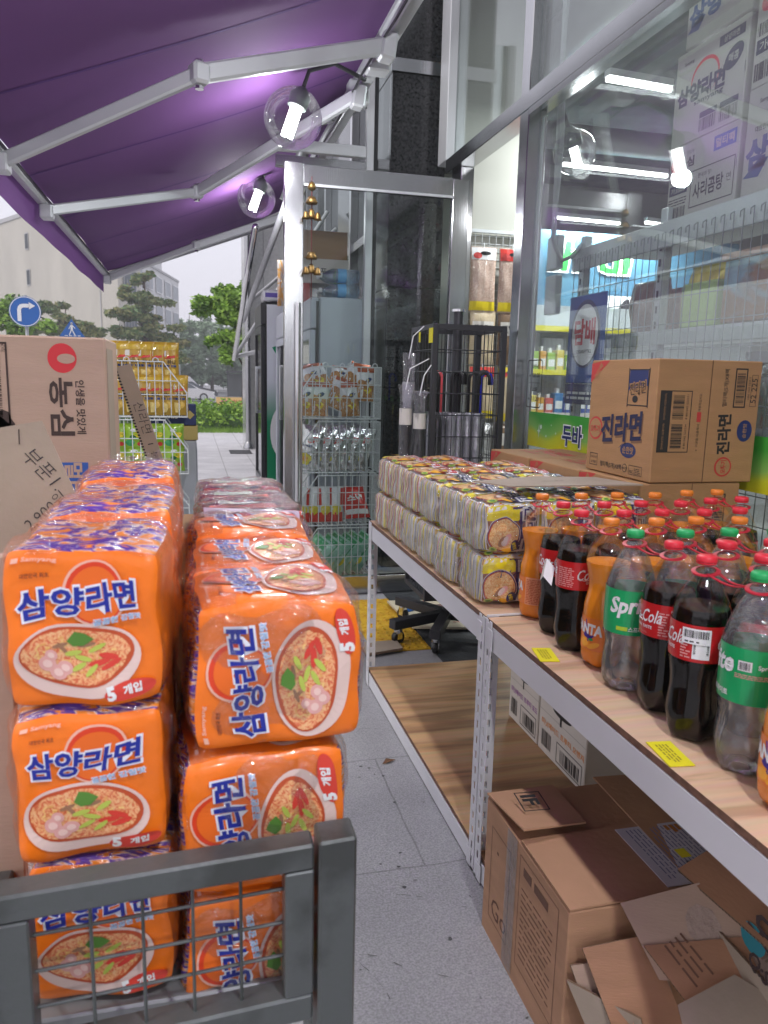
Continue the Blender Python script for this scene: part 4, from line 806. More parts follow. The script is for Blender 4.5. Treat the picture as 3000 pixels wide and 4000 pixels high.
globe(.53,-2.2,2.70,'added unseen globe lamp, farthest behind the camera, for frontal fill light',mount=(.93,-2.1,2.93),power=64)  # out-of-view lamp added to throw frontal fill onto the goods
globe(1.95,3.85,2.54,'added clear globe lamp behind the window glass, standing in for a lamp reflection',r=.11,axis=(.45,.1,-1),mount=(1.85,3.85,2.9),power=2.0,group=None)  # added lamp, takes the place of a globe's reflection in the pane
# ------------------------------------------------------------ racks
def wood_mat(name,c1,c2,c3,sc=1.6,knots=.2):
    m=bpy.data.materials.new(name); m.use_nodes=True; nt=m.node_tree; p=nt.nodes['Principled BSDF']; L=nt.links.new; p.inputs['Roughness'].default_value=.45
    tc=_n(nt,'ShaderNodeTexCoord'); mp=_n(nt,'ShaderNodeMapping'); mp.inputs['Scale'].default_value=(1,9,9); L(tc.outputs['Object'],mp.inputs[0])
    n=_n(nt,'ShaderNodeTexNoise'); n.inputs['Scale'].default_value=sc; n.inputs['Detail'].default_value=6; n.inputs['Distortion'].default_value=.8; L(mp.outputs[0],n.inputs[0])
    r=_n(nt,'ShaderNodeValToRGB'); el=r.color_ramp.elements; el[0].position=.30; el[0].color=c3+(1,); el[1].position=.72; el[1].color=c1+(1,); e=el.new(.40); e.color=tuple(x*.75 for x in c2)+(1,); e=el.new(.46); e.color=c2+(1,); e=el.new(.56); e.color=c1+(1,)
    L(n.outputs[0],r.inputs[0])
    n2=_n(nt,'ShaderNodeTexNoise'); n2.inputs['Scale'].default_value=60; mp2=_n(nt,'ShaderNodeMapping'); mp2.inputs['Scale'].default_value=(.05,1,1); L(tc.outputs['Object'],mp2.inputs[0]); L(mp2.outputs[0],n2.inputs[0])
    x=_n(nt,'ShaderNodeMixRGB',blend_type='MULTIPLY'); x.inputs[0].default_value=.35; L(r.outputs[0],x.inputs[1]); L(n2.outputs['Color'],x.inputs[2]); L(x.outputs[0],p.inputs['Base Color'])
    bp=_n(nt,'ShaderNodeBump'); bp.inputs['Strength'].default_value=.1; bp.inputs['Distance'].default_value=.003; L(n2.outputs[0],bp.inputs['Height']); L(bp.outputs[0],p.inputs['Normal']); return m
wtop=wood_mat('plywood_top',(.82,.57,.38),(.76,.50,.32),(.60,.37,.22)); wlow=wood_mat('plywood_stained',(.74,.46,.24),(.66,.38,.18),(.26,.12,.05),1.1)
wedge=pm('plywood_edge',(.22,.11,.07),.7,var=.4,vscale=60)
WP=M['white_paint']; SZ=.75
def angle_post(b,x,y,h,sx,sy,z0=0):
    """slotted angle post with real holes on the side that faces the aisle (-x)"""
    w=.040; th=.0025
    # -x flange: strips around holes
    y0,y1=(y,y+w) if sy>0 else (y-w,y)
    hy0,hy1=y0+.0145,y1-.0145; z=z0; pitch=.045
    def wall(xa,xb,ya,yb,za,zb): b.box((min(xa,xb),ya,za),(max(xa,xb),yb,zb),WP)
    xa=x; xb=x+sx*th
    wall(xa,xb,y0,hy0,z0,h); wall(xa,xb,hy1,y1,z0,h)
    while z<h:
        wall(xa,xb,hy0,hy1,z,min(z+.022,h)); z+=pitch
    # flange facing -y or +y
    x0,x1=(x,x+w) if sx>0 else (x-w,x); hx0,hx1=x0+.0145,x1-.0145; ya=y if sy>0 else y-th; yb=ya+th; z=z0
    xs0=x0+th+.0002 if sx>0 else x0; xs1=x1 if sx>0 else x1-th-.0002
    b.box((xs0,ya,z0),(hx0,yb,h),WP); b.box((hx1,ya,z0),(xs1,yb,h),WP)
    while z<h: b.box((hx0,ya,z+.012),(hx1,yb,min(z+.036,h)),WP) if z+.012<h else None; z+=pitch
def rack(y0,y1,label,group='white slotted-angle racks',back=1.60,low=.055):
    t=thing('storage_rack',label,'rack',(.735,y0,0),0,group); x0=.735
    for (x,y,sx,sy) in ((x0,y0,1,1),(x0,y1,1,-1),(back,y0,-1,1),(back,y1,-1,-1)):
        b=MB(); angle_post(b,x,y,SZ-.002,sx,sy); b.box((x if sx>0 else x-.045,y-.002 if sy>0 else y-.043,0),(x+.045 if sx>0 else x,y+.043 if sy>0 else y+.002,.012),WP); b.build('leg',t)
    def beams(z,h=.055):
        b=MB(); b.box((x0+.003,y0+.042,z-h),(x0+.0065,y1-.042,z),WP); b.box((x0+.0065,y0+.042,z-.012),(x0+.03,y1-.042,z-.009),WP)
        b.box((x0-.002,y0+.02,z-h),(x0-.0003,y0+.05,z-.006),WP) ; b.box((x0-.002,y1-.05,z-h),(x0-.0003,y1-.02,z-.006),WP)
        b.build('beam',t)
        b=MB(); b.box((x0+.042,y0+.003,z-h),(back-.042,y0+.0065,z),WP); b.build('beam',t)
        b=MB(); b.box((x0+.042,y1-.0065,z-h),(back-.042,y1-.003,z),WP); b.build('beam',t)
        b=MB(); b.box((back-.0065,y0+.042,z-h),(back-.003,y1-.042,z),WP); b.build('beam',t)
    beams(SZ-.016,.062); beams(low+.01,.055)
    b=MB(); b.box((x0+.004,y0+.003,SZ-.014),(back-.003,y1-.003,SZ-.0005),wedge); b.box((x0+.004,y0+.003,SZ-.0004),(back-.003,y1-.003,SZ),wtop); b.build('shelf_board',t)
    b=MB(); b.box((x0+.008,y0+.008,low+.0105),(back-.008,y1-.008,low+.023),wedge); b.box((x0+.008,y0+.008,low+.0232),(back-.008,y1-.008,low+.024),wlow); b.build('lower_board',t)
    return t
rack(1.795,3.165,'white metal rack under the yellow ramen packs, its lower wooden shelf empty')
rack(.30,1.788,'white metal rack under the soft drink bottles, cardboard stored below')
b=MB(); b.box((.74,1.7875,SZ+.001),(.86,1.7945,SZ+.005),WP); tag(b.build('joint_strip'),'thin white strip closing the gap between the two rack boards','strip')
# price tags
for (x,y,rz,lab) in ((.765,1.50,-.2,'yellow price label on the board edge in front of the far bottles'),(.765,1.03,-.12,'yellow price label on the board edge in front of the near bottles')):
    t=tag(MB().box((-.022,-.042,0),(.022,.042,.0015),M['yellow_tag'],0,fn=lambda a,c,z:(x+a*math.cos(rz)-c*math.sin(rz),y+a*math.sin(rz)+c*math.cos(rz),SZ+.001+z)).build('price_label'),lab,'price label','yellow price labels on the racks')
    b=MB(); f=plane((x,y,SZ+.003),(math.sin(rz),-math.cos(rz),0),(math.cos(rz),math.sin(rz),0)); b.lines(-.030,-.012,.030,.012,4,f,pm('label_ink',(.33,.27,.02),.6),3,.45); b.build('print',t)
# ------------------------------------------------------------ bottles
coke=pm('cola_liquid',(.004,.002,.001),.08,spec=.25); fanta=pm('orange_drink',(.95,.30,.02),.15,spec=.4); petm=film_mat('pet_plastic',.02,.03,14,.05,k=.25); petc=film_mat('pet_clear_thick',.05,.05,30,.25,tint=(.99,1,1),k=.55,milk=.07)
def water_mat():
    m=bpy.data.materials.new('lemon_soda'); m.use_nodes=True; nt=m.node_tree; nt.nodes.clear(); o=_n(nt,'ShaderNodeOutputMaterial'); g=_n(nt,'ShaderNodeBsdfRefraction'); g.inputs['IOR'].default_value=1.08; g.inputs['Roughness'].default_value=.05; g.inputs[0].default_value=(.99,.995,.995,1)
    tr=_n(nt,'ShaderNodeBsdfTransparent'); tr.inputs[0].default_value=(.99,.995,.995,1); gl=_n(nt,'ShaderNodeBsdfGlossy'); gl.inputs['Roughness'].default_value=.04; lw=_n(nt,'ShaderNodeLayerWeight'); lw.inputs[0].default_value=.3
    a=_n(nt,'ShaderNodeMixShader'); a.inputs[0].default_value=.9; b=_n(nt,'ShaderNodeMixShader'); L=nt.links.new; L(g.outputs[0],a.inputs[1]); L(tr.outputs[0],a.inputs[2]); L(lw.outputs['Fresnel'],b.inputs[0]); L(a.outputs[0],b.inputs[1]); L(gl.outputs[0],b.inputs[2]); L(b.outputs[0],o.inputs[0]); return m
soda=water_mat()
cap_r=pm('cap_red',(.75,.03,.05),.35); cap_o=pm('cap_orange',(.85,.24,.03),.35); cap_g=pm('cap_green',(.02,.40,.11),.35)
lab_r=pm('label_red',(.55,.012,.015),.3,coat=.4); lab_g=pm('label_green',(.01,.38,.12),.3,coat=.4); lab_o=pm('label_orange',(.85,.22,.03),.3,coat=.4)
H_=.326
prof_coke=[(.030,0),(.040,.006),(.0455,.020),(.0470,.045),(.0445,.075),(.0425,.095),(.0440,.115),(.0475,.140),(.0485,.165),(.0485,.215),(.0470,.232),(.0415,.252),(.0320,.272),(.0200,.290),(.0150,.299),(.0138,.304)]
prof_fanta=[(.030,0),(.041,.006),(.0460,.020),(.0465,.050),(.0465,.115),(.0460,.135),(.0420,.155),(.0385,.172),(.0385,.185),(.0425,.205),(.0470,.225),(.0480,.240),(.0450,.258),(.0350,.275),(.0210,.291),(.0150,.299),(.0138,.304)]
prof_sprite=[(.030,0),(.040,.006),(.0455,.020),(.0470,.045),(.0450,.075),(.0430,.093),(.0450,.110),(.0480,.125),(.0485,.150),(.0485,.210),(.0470,.222),(.0400,.246),(.0310,.270),(.0200,.290),(.0150,.299),(.0138,.304)]
def petal(r,z,t):
    if z<.05: return r*(1-.16*(1-z/.05)*(.5-.5*math.cos(5*t)))
    return r
def interp(pr,z):
    for (a,b_),(c,d) in zip(pr,pr[1:]):
        if b_<=z<=d: return a+(c-a)*(z-b_)/(d-b_+1e-9)
    return pr[-1][0]
def bottle(kind):
    pr={'c':prof_coke,'f':prof_fanta,'s':prof_sprite}[kind]; fill={'c':.238,'f':.232,'s':.238}[kind]
    nm={'c':'cola_bottle','f':'orange_soda_bottle','s':'lemon_soda_bottle'}[kind]
    t=bpy.data.objects.new(nm,None); COL.objects.link(t); t['category']='bottle'
    dense=[]; N=46
    for i in range(N+1): z=.304*i/N; dense.append((interp(pr,z),z))
    b=MB(); b.lathe([(.022,.010)]+dense,petc if kind=='s' else petm,40,rfn=petal,capt=False,capb=False); b.lathe([(.0138,.304),(.0138,.308),(.0185,.309),(.0185,.311),(.0138,.312)],petm,24,capb=False,capt=False); b.build('shell',t,smooth=True,world=False)
    lq=[(max(.004,r-.0012),z) for r,z in dense if z<fill]; lq=[(.020,.011)]+lq[0:]; rr_=lq[-1][0]
    b=MB(); b.lathe(lq+[(rr_,fill),(0.001,fill)],{'c':coke,'f':fanta,'s':soda}[kind],40,rfn=petal,capb=True); b.build('drink',t,smooth=True,world=False,auto=60)
    cm={'c':cap_r,'f':cap_o,'s':cap_g}[kind]
    b=MB(); b.lathe([(.0150,.3115),(.0165,.3125),(.0168,.3155)],cm,36,capb=True,capt=False); b.lathe([(.0160,.316),(.0170,.3165),(.0170,H_-.004),(.0160,H_-.001),(.0145,H_),(0.0005,H_)],cm,48,rfn=lambda r,z,a: r*(1+(.018*math.cos(24*a) if z<H_-.003 and r>.012 else 0)),capb=False,capt=False); b.build('cap',t,smooth=True,world=False,auto=50)
    z0,z1={'c':(.150,.214),'f':(.040,.112),'s':(.122,.212)}[kind]
    lm={'c':lab_r,'f':lab_o,'s':lab_g}[kind]; b=MB(); n=6
    b.lathe([(interp(pr,z0+(z1-z0)*i/n)+.0006,z0+(z1-z0)*i/n) for i in range(n+1)],lm,48,capb=False,capt=False)
    Rm=max(interp(pr,z0+(z1-z0)*i/n) for i in range(n+1))
    def fn(u,v,l=0): # u along the girth (m), v height above label centre; faces -y at u=0
        r=interp(pr,(z0+z1)/2+v)+.0012+l; a=-math.pi/2+u/.0485; return (r*math.cos(a),r*math.sin(a),(z0+z1)/2+v)
    Wt=M['white_ink']; lp=pm('label_pink',(.75,.35,.33),.5)
    if kind=='c':
        for off in (-.076,.076):
            g=lambda u,v,off=off: fn(u+off,v)
            b.text('Coca-Cola',0,.006,.024,g,Wt,.012,w=.098,slant=.28,rot=.06); b.text('ORIGINAL TASTE',0,-.014,.0055,g,Wt,.02,w=.06); b.text('코카-콜라 1.5 L',0,-.025,.004,g,lp,w=.04)
            b.tube([g(-.044+.003*i,-.006-.003*math.sin(i*.35)) for i in range(18)],.0006,Wt,4)
        g=lambda u,v: fn(u,v); b.rect(-.014,-.026,.014,.024,g,Wt,4,1); b.barcode(-.012,-.018,.012,.02,lambda u,v:fn(u,v,.0004),M['ink'],22,vert=True); b.lines(-.034,-.026,-.017,.02,9,g,lp)
        g=lambda u,v: fn(u+.152,v); b.lines(-.02,-.026,.02,.02,10,g,lp,4)
    elif kind=='f':
        pur=pm('label_purple',(.05,.02,.28),.4); org=pm('label_fruit',(.9,.33,.03),.4); brt=pm('label_bright',(.95,.45,.05),.4)
        for off in (-.07,.08):
            g=lambda u,v,off=off: fn(u+off,v); g2=lambda u,v,off=off: fn(u+off,v,.0005); g3=lambda u,v,off=off: fn(u+off,v,.001)
            P=[(-.042,.026),(-.005,.031),(.038,.022),(.044,.006),(.018,-.004),(.004,-.018),(-.010,-.004),(-.040,.0)]; C0=(0,.01); b.decal([C0]+P,g,pur,[(0,1+i,1+(i+1)%8) for i in range(8)])
            b.text('FANTA',0,.012,.021,g2,Wt,.05,w=.072,rot=-.05)
            b.disc(-.006,-.020,.016,.012,g,org,18); b.disc(-.006,-.020,.012,.009,g2,brt,18); b.disc(.018,-.024,.016,.006,g,brt,14,rot=.4); b.disc(.012,-.011,.006,.003,g2,cap_g,8)
        g=lambda u,v: fn(u+.005,v); b.rect(-.030,-.036,.030,.036,g,pm('label_paleorange',(.85,.38,.20),.5),8,1); b.lines(-.027,-.033,.027,.033,15,lambda u,v:fn(u+.005,v,.0004),pm('label_print',(.62,.14,.05),.5),7,.6)
    else:
        lime=pm('label_lime',(.45,.62,.04),.4)
        for off in (-.078,.078):
            g=lambda u,v,off=off: fn(u+off,v); b.text('Sprite',0,.012,.040,g,Wt,.035,w=.088,slant=.22,rot=.07); b.text('스프라이트',.016,-.032,.010,g,Wt,.03,w=.045); b.rect(-.03,-.036,-.008,-.028,g,lime,3,1)
        g=lambda u,v: fn(u,v); b.rect(-.026,.010,-.006,.026,g,Wt,3,1); b.lines(-.03,-.002,.026,.006,3,g,lp,6); b.barcode(-.024,.012,-.008,.024,lambda u,v:fn(u,v,.0004),M['ink'],14); b.text('Sprite',.014,.018,.009,g,Wt,.02)
    b.build('label',t,world=False)
    return t
PROTO={k:bottle(k) for k in 'cfs'}; used=set()
names={'c':'cola','f':'orange soda','s':'lemon soda'}; caps={'c':'red','f':'orange','s':'green'}
BOT=[]
def place(kind,x,y,rz,label):
    if kind in used: o=dup(PROTO[kind],(x,y,SZ+.001),rz,label)
    else: o=PROTO[kind]; used.add(kind); o.location=(x,y,SZ+.001); o.rotation_euler=(0,0,rz); o['label']=label
    o['group']='soft drink bottles on the white rack'; BOT.append((kind,x,y)); return o
NTH=['first','second','third','fourth','fifth','sixth']
ROWL=[('f',[(.871,1.779),(.981,1.777),(1.087,1.779),(1.194,1.769),(1.313,1.800),(1.413,1.805)],-35,'eighth'),('c',[(.865,1.651),(.969,1.641),(1.073,1.645),(1.178,1.634),(1.288,1.666),(1.392,1.680)],40,'seventh'),('c',[(.851,1.536),(.952,1.524),(1.051,1.524),(1.155,1.512),(1.263,1.526)],120,'sixth'),
('f',[(.865,1.430),(.966,1.418),(1.067,1.422),(1.168,1.409)],6,'fifth'),('s',[(.846,1.308),(.95,1.295),(1.052,1.295),(1.155,1.284)],68,'fourth'),('c',[(.858,1.200),(.962,1.186),(1.065,1.188)],-12,'third'),('c',[(.844,1.087),(.952,1.077),(1.056,1.08)],-32,'second'),('s',[(.857,.971),(.960,.965)],-34,'nearest'),('f',[(.842,.850)],-10,'front')]
rgb=rnd(4)
for kind,ps,rot,rn in ROWL:
    for i,(x,y) in enumerate(ps):
        where=('orange capped bottle of orange soda at the right picture edge, nearest of all' if rn=='front' else '%s capped %s bottle, %s row counted from the camera, %s from the aisle'%(caps[kind],names[kind],rn,NTH[i]))
        place(kind,x,y,R_(rot if i==0 else rgb.uniform(0,360)),where)
strapm=pm('red_carrier',(.55,.02,.04),.4)
def strap(p,q,label):
    t=thing('bottle_carrier',label,'carrier strap',(p[0],p[1],SZ+.300),0,'red carrier straps joining bottle pairs')
    z=SZ+.303; b=MB(); d=Vector((q[0]-p[0],q[1]-p[1],0)); L=d.length; d.normalize(); s=Vector((-d.y,d.x,0)); sg=.006
    for c in (p,q):
        vs=[];F=[];n=24
        for k in range(n):
            a=2*math.pi*k/n; ca,sa=math.cos(a),math.sin(a)
            dz=-.004+.004*math.sin(a+1)
            for r,l in ((.0165,.0),(.0235,-.001),(.0235,.0012),(.0165,.0022)): vs.append((c[0]+r*ca,c[1]+r*sa,z+dz+l))
        for k in range(n):
            k2=(k+1)%n
            for m in range(4): F.append((4*k+m,4*k2+m,4*k2+(m+1)%4,4*k+(m+1)%4))
        b.add(vs,F,strapm)
    for o in (-.012,.012):
        P=[Vector((p[0],p[1],z-.004))+d*(.017+(L-.034)*i/6)+s*o*(1-.35*math.sin(math.pi*i/6))+Vector((0,0,-.008*math.sin(math.pi*i/6))) for i in range(7)]
        for a,c in zip(P,P[1:]): b.beam(a,c,.005,.0018,strapm)
    b.build('strap',t)
RW=[r[1] for r in ROWL]
def st(a,i,b_,j,lab): strap(RW[a][i],RW[b_][j],lab)
for i in range(6): st(0,i,1,i,'red strap linking an orange soda and a cola, back rows, %s from the aisle'%NTH[i])
for i in range(4): st(2,i,3,i,'red strap linking a cola and an orange soda, middle rows, %s from the aisle'%NTH[i])
for i in range(3): st(4,i,5,i,'red plastic strap between a lemon soda and a cola, %s from the aisle'%NTH[i])
for i in range(2): st(6,i,7,i,'red plastic strap between the nearest cola and lemon soda, %s from the aisle'%NTH[i])
t=thing('barcode_sticker','white barcode sticker across the label of the cola bottle second nearest','sticker',(.82,1.05,.93))
def sfn(u,v,l=0):
    a=R_(-133)+u/.0485; r=.0515+l; return (.844+r*math.cos(a),1.087+r*math.sin(a),SZ+.196+v)
b=MB(); b.rect(-.022,-.013,.022,.014,sfn,M['white_ink'],6,1); b.barcode(-.019,-.002,.019,.011,lambda u,v:sfn(u,v,.0004),M['ink'],24); b.lines(-.017,-.010,.01,-.005,1,lambda u,v:sfn(u,v,.0004),M['ink']); b.build('paper',t)
# near orange juice bottle cut by the frame is one more of the row
# leaflet tag on a bottle
t=thing('paper_tag','small folded white paper tag hanging between two cola bottles in the front row','tag',(.80,1.60,.93)); b=MB(); b.add([(.797,1.585,.955),(.785,1.575,.915),(.800,1.560,.895),(.812,1.572,.935)],[(0,1,2,3)],M['white_ink']); b.add([(.797,1.5852,.955),(.785,1.5752,.915),(.786,1.592,.90),(.799,1.603,.935)],[(3,2,1,0)],M['white_card']); b.build('paper',t)
# ------------------------------------------------------------ ramen multipacks, yellow
def softpt(u,v,w,dims,k=7,seed=0,amp=.003,fq=22):
    """point on a puffy box; (u,v,w) in [-1,1], one of them +-1"""
    q=(abs(u)**k+abs(v)**k+abs(w)**k)**(1/k); x,y,z=u/q*dims[0]/2,v/q*dims[1]/2,w/q*dims[2]/2
    if amp:
        n=noise.noise_vector(Vector((x*fq+seed*7.3,y*fq+seed,z*fq))); x+=n.x*amp; y+=n.y*amp; z+=n.z*amp
    return Vector((x,y,z))
FACES={'-y':lambda a,b_:(a,-1,b_),'+y':lambda a,b_:(-a,1,b_),'-x':lambda a,b_:(-1,-a,b_),'+x':lambda a,b_:(1,a,b_),'+z':lambda a,b_:(a,b_,1),'-z':lambda a,b_:(a,-b_,-1)}
NORM={'-y':(0,-1,0),'+y':(0,1,0),'-x':(-1,0,0),'+x':(1,0,0),'+z':(0,0,1),'-z':(0,0,-1)}
def soft_face(b,face,dims,mat,n=12,k=7,seed=0,amp=.003,fq=22,fn=None,grow=0,uvs=1,nv=None):
    nv=nv or n; vs=[];uv=[]; D=tuple(d+2*grow for d in dims)
    for j in range(nv+1):
        for i in range(n+1):
            a,c=-1+2*i/n,-1+2*j/nv; p=softpt(*FACES[face](a,c),D,k,seed,amp,fq)
            if fn: p=fn(p,a,c)
            vs.append(p); uv.append(((a+1)/2*uvs,(c+1)/2*uvs))
    F=[(j*(n+1)+i,j*(n+1)+i+1,(j+1)*(n+1)+i+1,(j+1)*(n+1)+i) for j in range(nv) for i in range(n)]
    b.add(vs,F,mat,uv)
def face_fn(face,dims,k=7,seed=0,amp=.003,fq=22,off=.001):
    N=Vector(NORM[face])
    return lambda u,v,l=0: tuple(softpt(*FACES[face](2*u-1,2*v-1),dims,k,seed,amp,fq)+N*(off+l))
noodle=ramp_mat('noodle_print',[(0,(.30,.04,.01)),(.38,(.60,.14,.03)),(.5,(.85,.50,.14)),(.62,(.92,.66,.30)),(1,(.80,.30,.08))],'WAVE',9,9,rough=.35,detail=4,coat=.3)
soupr=pm('soup_red',(.55,.09,.03),.35); bowl_w=pm('bowl_print',(.74,.62,.58),.35); ham=pm('ham_print',(.80,.42,.38),.4); onion=pm('onion_print',(.50,.58,.10),.4); leafpr=pm('leaf_print',(.10,.25,.04),.4); pepper=pm('pepper_print',(.70,.06,.04),.4); noodle2=ramp_mat('noodle_print_light',[(0,(.50,.12,.04)),(.40,(.78,.32,.10)),(.52,(.92,.62,.28)),(.64,(.95,.74,.42)),(1,(.85,.38,.12))],'NOISE',16,3,rough=.3,detail=4,coat=.3)
shadowp=pm('mushroom_print',(.35,.18,.10),.5)
crimpy=ramp_mat('foil_crimp_yellow',[(0,(.90,.72,.03)),(.12,(.88,.68,.04)),(.17,(.90,.90,.90)),(.40,(.62,.60,.58)),(.45,(.03,.03,.10)),(.52,(.88,.88,.88)),(.64,(.92,.75,.03)),(.70,(.12,.10,.09)),(.78,(.92,.92,.92)),(.88,(.60,.05,.03)),(1,(.90,.88,.82))],'WAVE',.75,4.0,rough=.2,metal=0,bump=1.0,interp='LINEAR',detail=4,coat=.6,aniso=(1,.16,1))
crimpr=ramp_mat('foil_crimp_red',[(0,(.90,.74,.05)),(.2,(.85,.85,.85)),(.36,(.30,.22,.20)),(.46,(.70,.04,.03)),(.56,(.90,.88,.86)),(.7,(.92,.76,.05)),(.78,(.25,.20,.18)),(.84,(.72,.06,.04)),(1,(.90,.88,.84))],'WAVE',.8,4.2,rough=.2,metal=0,bump=1.0,interp='LINEAR',detail=4,coat=.6,aniso=(1,.16,1))
pwh=ramp_mat('jin_white_base',[(0,(.25,.10,.05)),(.36,(.75,.30,.14)),(.44,(.90,.85,.80)),(.54,(.90,.90,.90)),(.60,(.92,.72,.05)),(.68,(.80,.06,.04)),(1,(.80,.05,.04))],'NOISE',6,1.0,rough=.3,coat=.5,detail=4)
py=pm('jin_yellow',(.95,.80,.02),.3,coat=.5); pnavy=pm('jin_navy',(.025,.03,.16),.3,coat=.5); pred=pm('jin_red',(.60,.02,.02),.3,coat=.5)
def jin_design(b,f,F2,blue=True,small=False):
    """one printed bag: bowl at the bottom left, tall name on the right; f(u,v,l)"""
    dark=pnavy if blue else pred
    b.rect(.50,.06,.97,.94,F2(f,.0),dark,5,5)
    b.rect(.02,.66,.62,.97,F2(f,.0004),py,5,2); b.rect(.03,.05,.62,.66,F2(f,.0003),pm('jin_brown',(.30,.12,.06),.4),5,5)
    b.disc(.33,.37,.31,.36,F2(f,.0008),bowl_w,26,2); b.disc(.33,.37,.295,.345,F2(f,.0011),dark,26,2); b.disc(.33,.37,.28,.325,F2(f,.0014),soupr,26,3); b.disc(.34,.38,.265,.30,F2(f,.0018),noodle2,26,3)
    b.disc(.40,.30,.12,.06,F2(f,.0024),ham,14,rot=1.1); b.disc(.33,.27,.12,.055,F2(f,.0027),shadowp,14,rot=1.1); b.disc(.37,.28,.10,.045,F2(f,.003),bowl_w,14,rot=1.1)
    b.disc(.42,.08,.11,.07,F2(f,.0026),pm('egg_print',(.85,.42,.03),.4),14); b.disc(.15,.08,.09,.07,F2(f,.0026),onion,12); b.disc(.15,.08,.05,.04,F2(f,.003),leafpr,12)
    b.disc(.55,.16,.07,.12,F2(f,.003),pnavy if blue else pred,14); b.text('순한맛' if blue else '매운맛',.55,.16,.055,F2(f,.0034),py,.03,rot=-1.3,w=.16)
    b.text('진라면',.80,.5,.24,F2(f,.002),M['white_ink'],.10,rot=-math.pi/2,w=.88); b.text('진라면',.80,.5,.22,F2(f,.0026),dark,.02,rot=-math.pi/2,w=.84)
F2=lambda f,l: (lambda u,v: f(u,v,l))
def jin_pack(blue,detail=True,seed=0):
    D=(.168,.192,.143); nm='ramen_multipack'; t=bpy.data.objects.new(nm,None); COL.objects.link(t); t['category']='ramen pack'
    b=MB(); cr=crimpy if blue else crimpr; amp=.006
    def ridge(p,a,c):
        k=abs(math.sin((a+1)*math.pi*2.5)); return p+Vector((-.007*k+.004,0,0))*(1-c*c)**.3
    soft_face(b,'-x',D,cr,30,7,seed,amp,24,fn=ridge,nv=12); soft_face(b,'+x',D,cr,12,7,seed,amp)
    def top(p,a,c): return p+Vector((0,0,-.004+.006*abs(math.sin((c+1)*math.pi*2.5))))*(1-abs(a)**3)
    soft_face(b,'+z',D,pwh,12,7,seed,amp,24,fn=top,nv=20); soft_face(b,'-z',D,cr,8,7,seed,amp); soft_face(b,'-y',D,pwh,14,7,seed,amp,24); soft_face(b,'+y',D,cr,8,7,seed,amp)
    b.build('bags',t,smooth=True,world=False)
    b=MB(); f=face_fn('-y',D,7,seed,amp,24,.0015); jin_design(b,f,F2,blue)
    ft0=face_fn('+z',D,7,seed,amp,24,.004); ft=lambda u,v,l=0: ft0(v,1-u,l) ; jin_design(b,lambda u,v,l=0: ft0(u,v,l*1.2),F2,blue)
    for k in range(7): rg=rnd(seed*9+k); b.disc(rg.uniform(.1,.9),rg.uniform(.1,.9),.07,.05,F2(ft0,.0065),rg.choice([py,M['white_ink'],noodle,pred]),9,wob=.4,seed=k,rot=k)
    b.text('오뚜기',.5,.93,.03,F2(f,.002),pred,.03); b.build('printed_wrapper',t,world=False)
    b=MB(); rg=rnd(seed+50)
    for fc in ('-x','+z','-y'): soft_face(b,fc,D,M['film'],26,6,seed+31,.007,38,grow=.0045 if fc!='-x' else .006)
    # sealed seam strip running round the side
    f=face_fn('-x',D,6,seed+31,.004,30,.010); P=[(i/16,.38+.03*math.sin(i*1.3+seed)) for i in range(17)]
    b.add([f(u,v-.02,rg.uniform(0,.004)) for u,v in P]+[f(u,v+.05,rg.uniform(.004,.010)) for u,v in P],[(i,i+1,18+i,17+i) for i in range(16)],M['film'])
    b.build('clear_overwrap',t,smooth=True,world=False); return t
JP=[jin_pack(True,True,1),jin_pack(True,True,2),jin_pack(False,True,3),jin_pack(False,True,4)]; jused=set(); rgj=rnd(77)
def put(pi,x,y,z,label,rz=0):
    loc=(x,y,z); 
    if pi in jused: o=dup(JP[pi],loc,rz,label)
    else: o=JP[pi]; jused.add(pi); o.location=loc; o.rotation_euler=(0,0,rz); o['label']=label
    o['group']='clear-wrapped ramen five-packs on the rack'; return o
PH=.142; ordn=['nearest','second','third','fourth','fifth','farthest']
for layer in (0,1):
    for r in range(6):
        y=1.975+r*.205+(.06 if layer==0 and r>2 else 0)*0; z=SZ+.001+PH/2+layer*(PH+.002)
        for c in range(3):
            if layer==0 and c>0 and r>0: continue
            if c==2 and r>4: continue
            x=.832+c*.175+rgj.uniform(-.006,.006); bl=r<3 if layer else r<4
            pi=(0 if bl else 2)+rgj.randint(0,1)
            col='navy-yellow' if bl else 'red-yellow'
            where=('%s from the bottles along the aisle edge'%ordn[r] if r else 'nearest the bottles at the aisle edge') if c==0 else ('%s row from the bottles, %s from the aisle'%(ordn[r],['','second','third'][c]))
            put(pi,x,y+rgj.uniform(-.004,.004),z,'%s ramen pack, %s layer, %s'%(col,'bottom' if layer==0 else 'top',where),rgj.uniform(-.05,.05))
# cardboard sheet lying on the packs
t=thing('cardboard_sheet','grey-brown sheet of cardboard lying flat on the ramen packs','cardboard',(1.0,2.0,1.06))
b=MB(); P=[(.78,2.04),(.845,1.93),(1.26,1.93),(1.20,2.10),(1.02,2.13)]; n=len(P); zt=SZ+.322; b.add([(x,y,zt) for x,y in P]+[(x,y,zt+.004) for x,y in P],[tuple(range(n))[::-1],tuple(range(n,2*n))]+[(i,(i+1)%n,n+(i+1)%n,n+i) for i in range(n)],M['kraft_grey'])
f=plane((1.02,2.02,zt+.0045),(1,0,0),(0,1,0)); b.text('0222003525',0,0,.010,f,M['ink'],rot=.1); b.build('sheet',t)
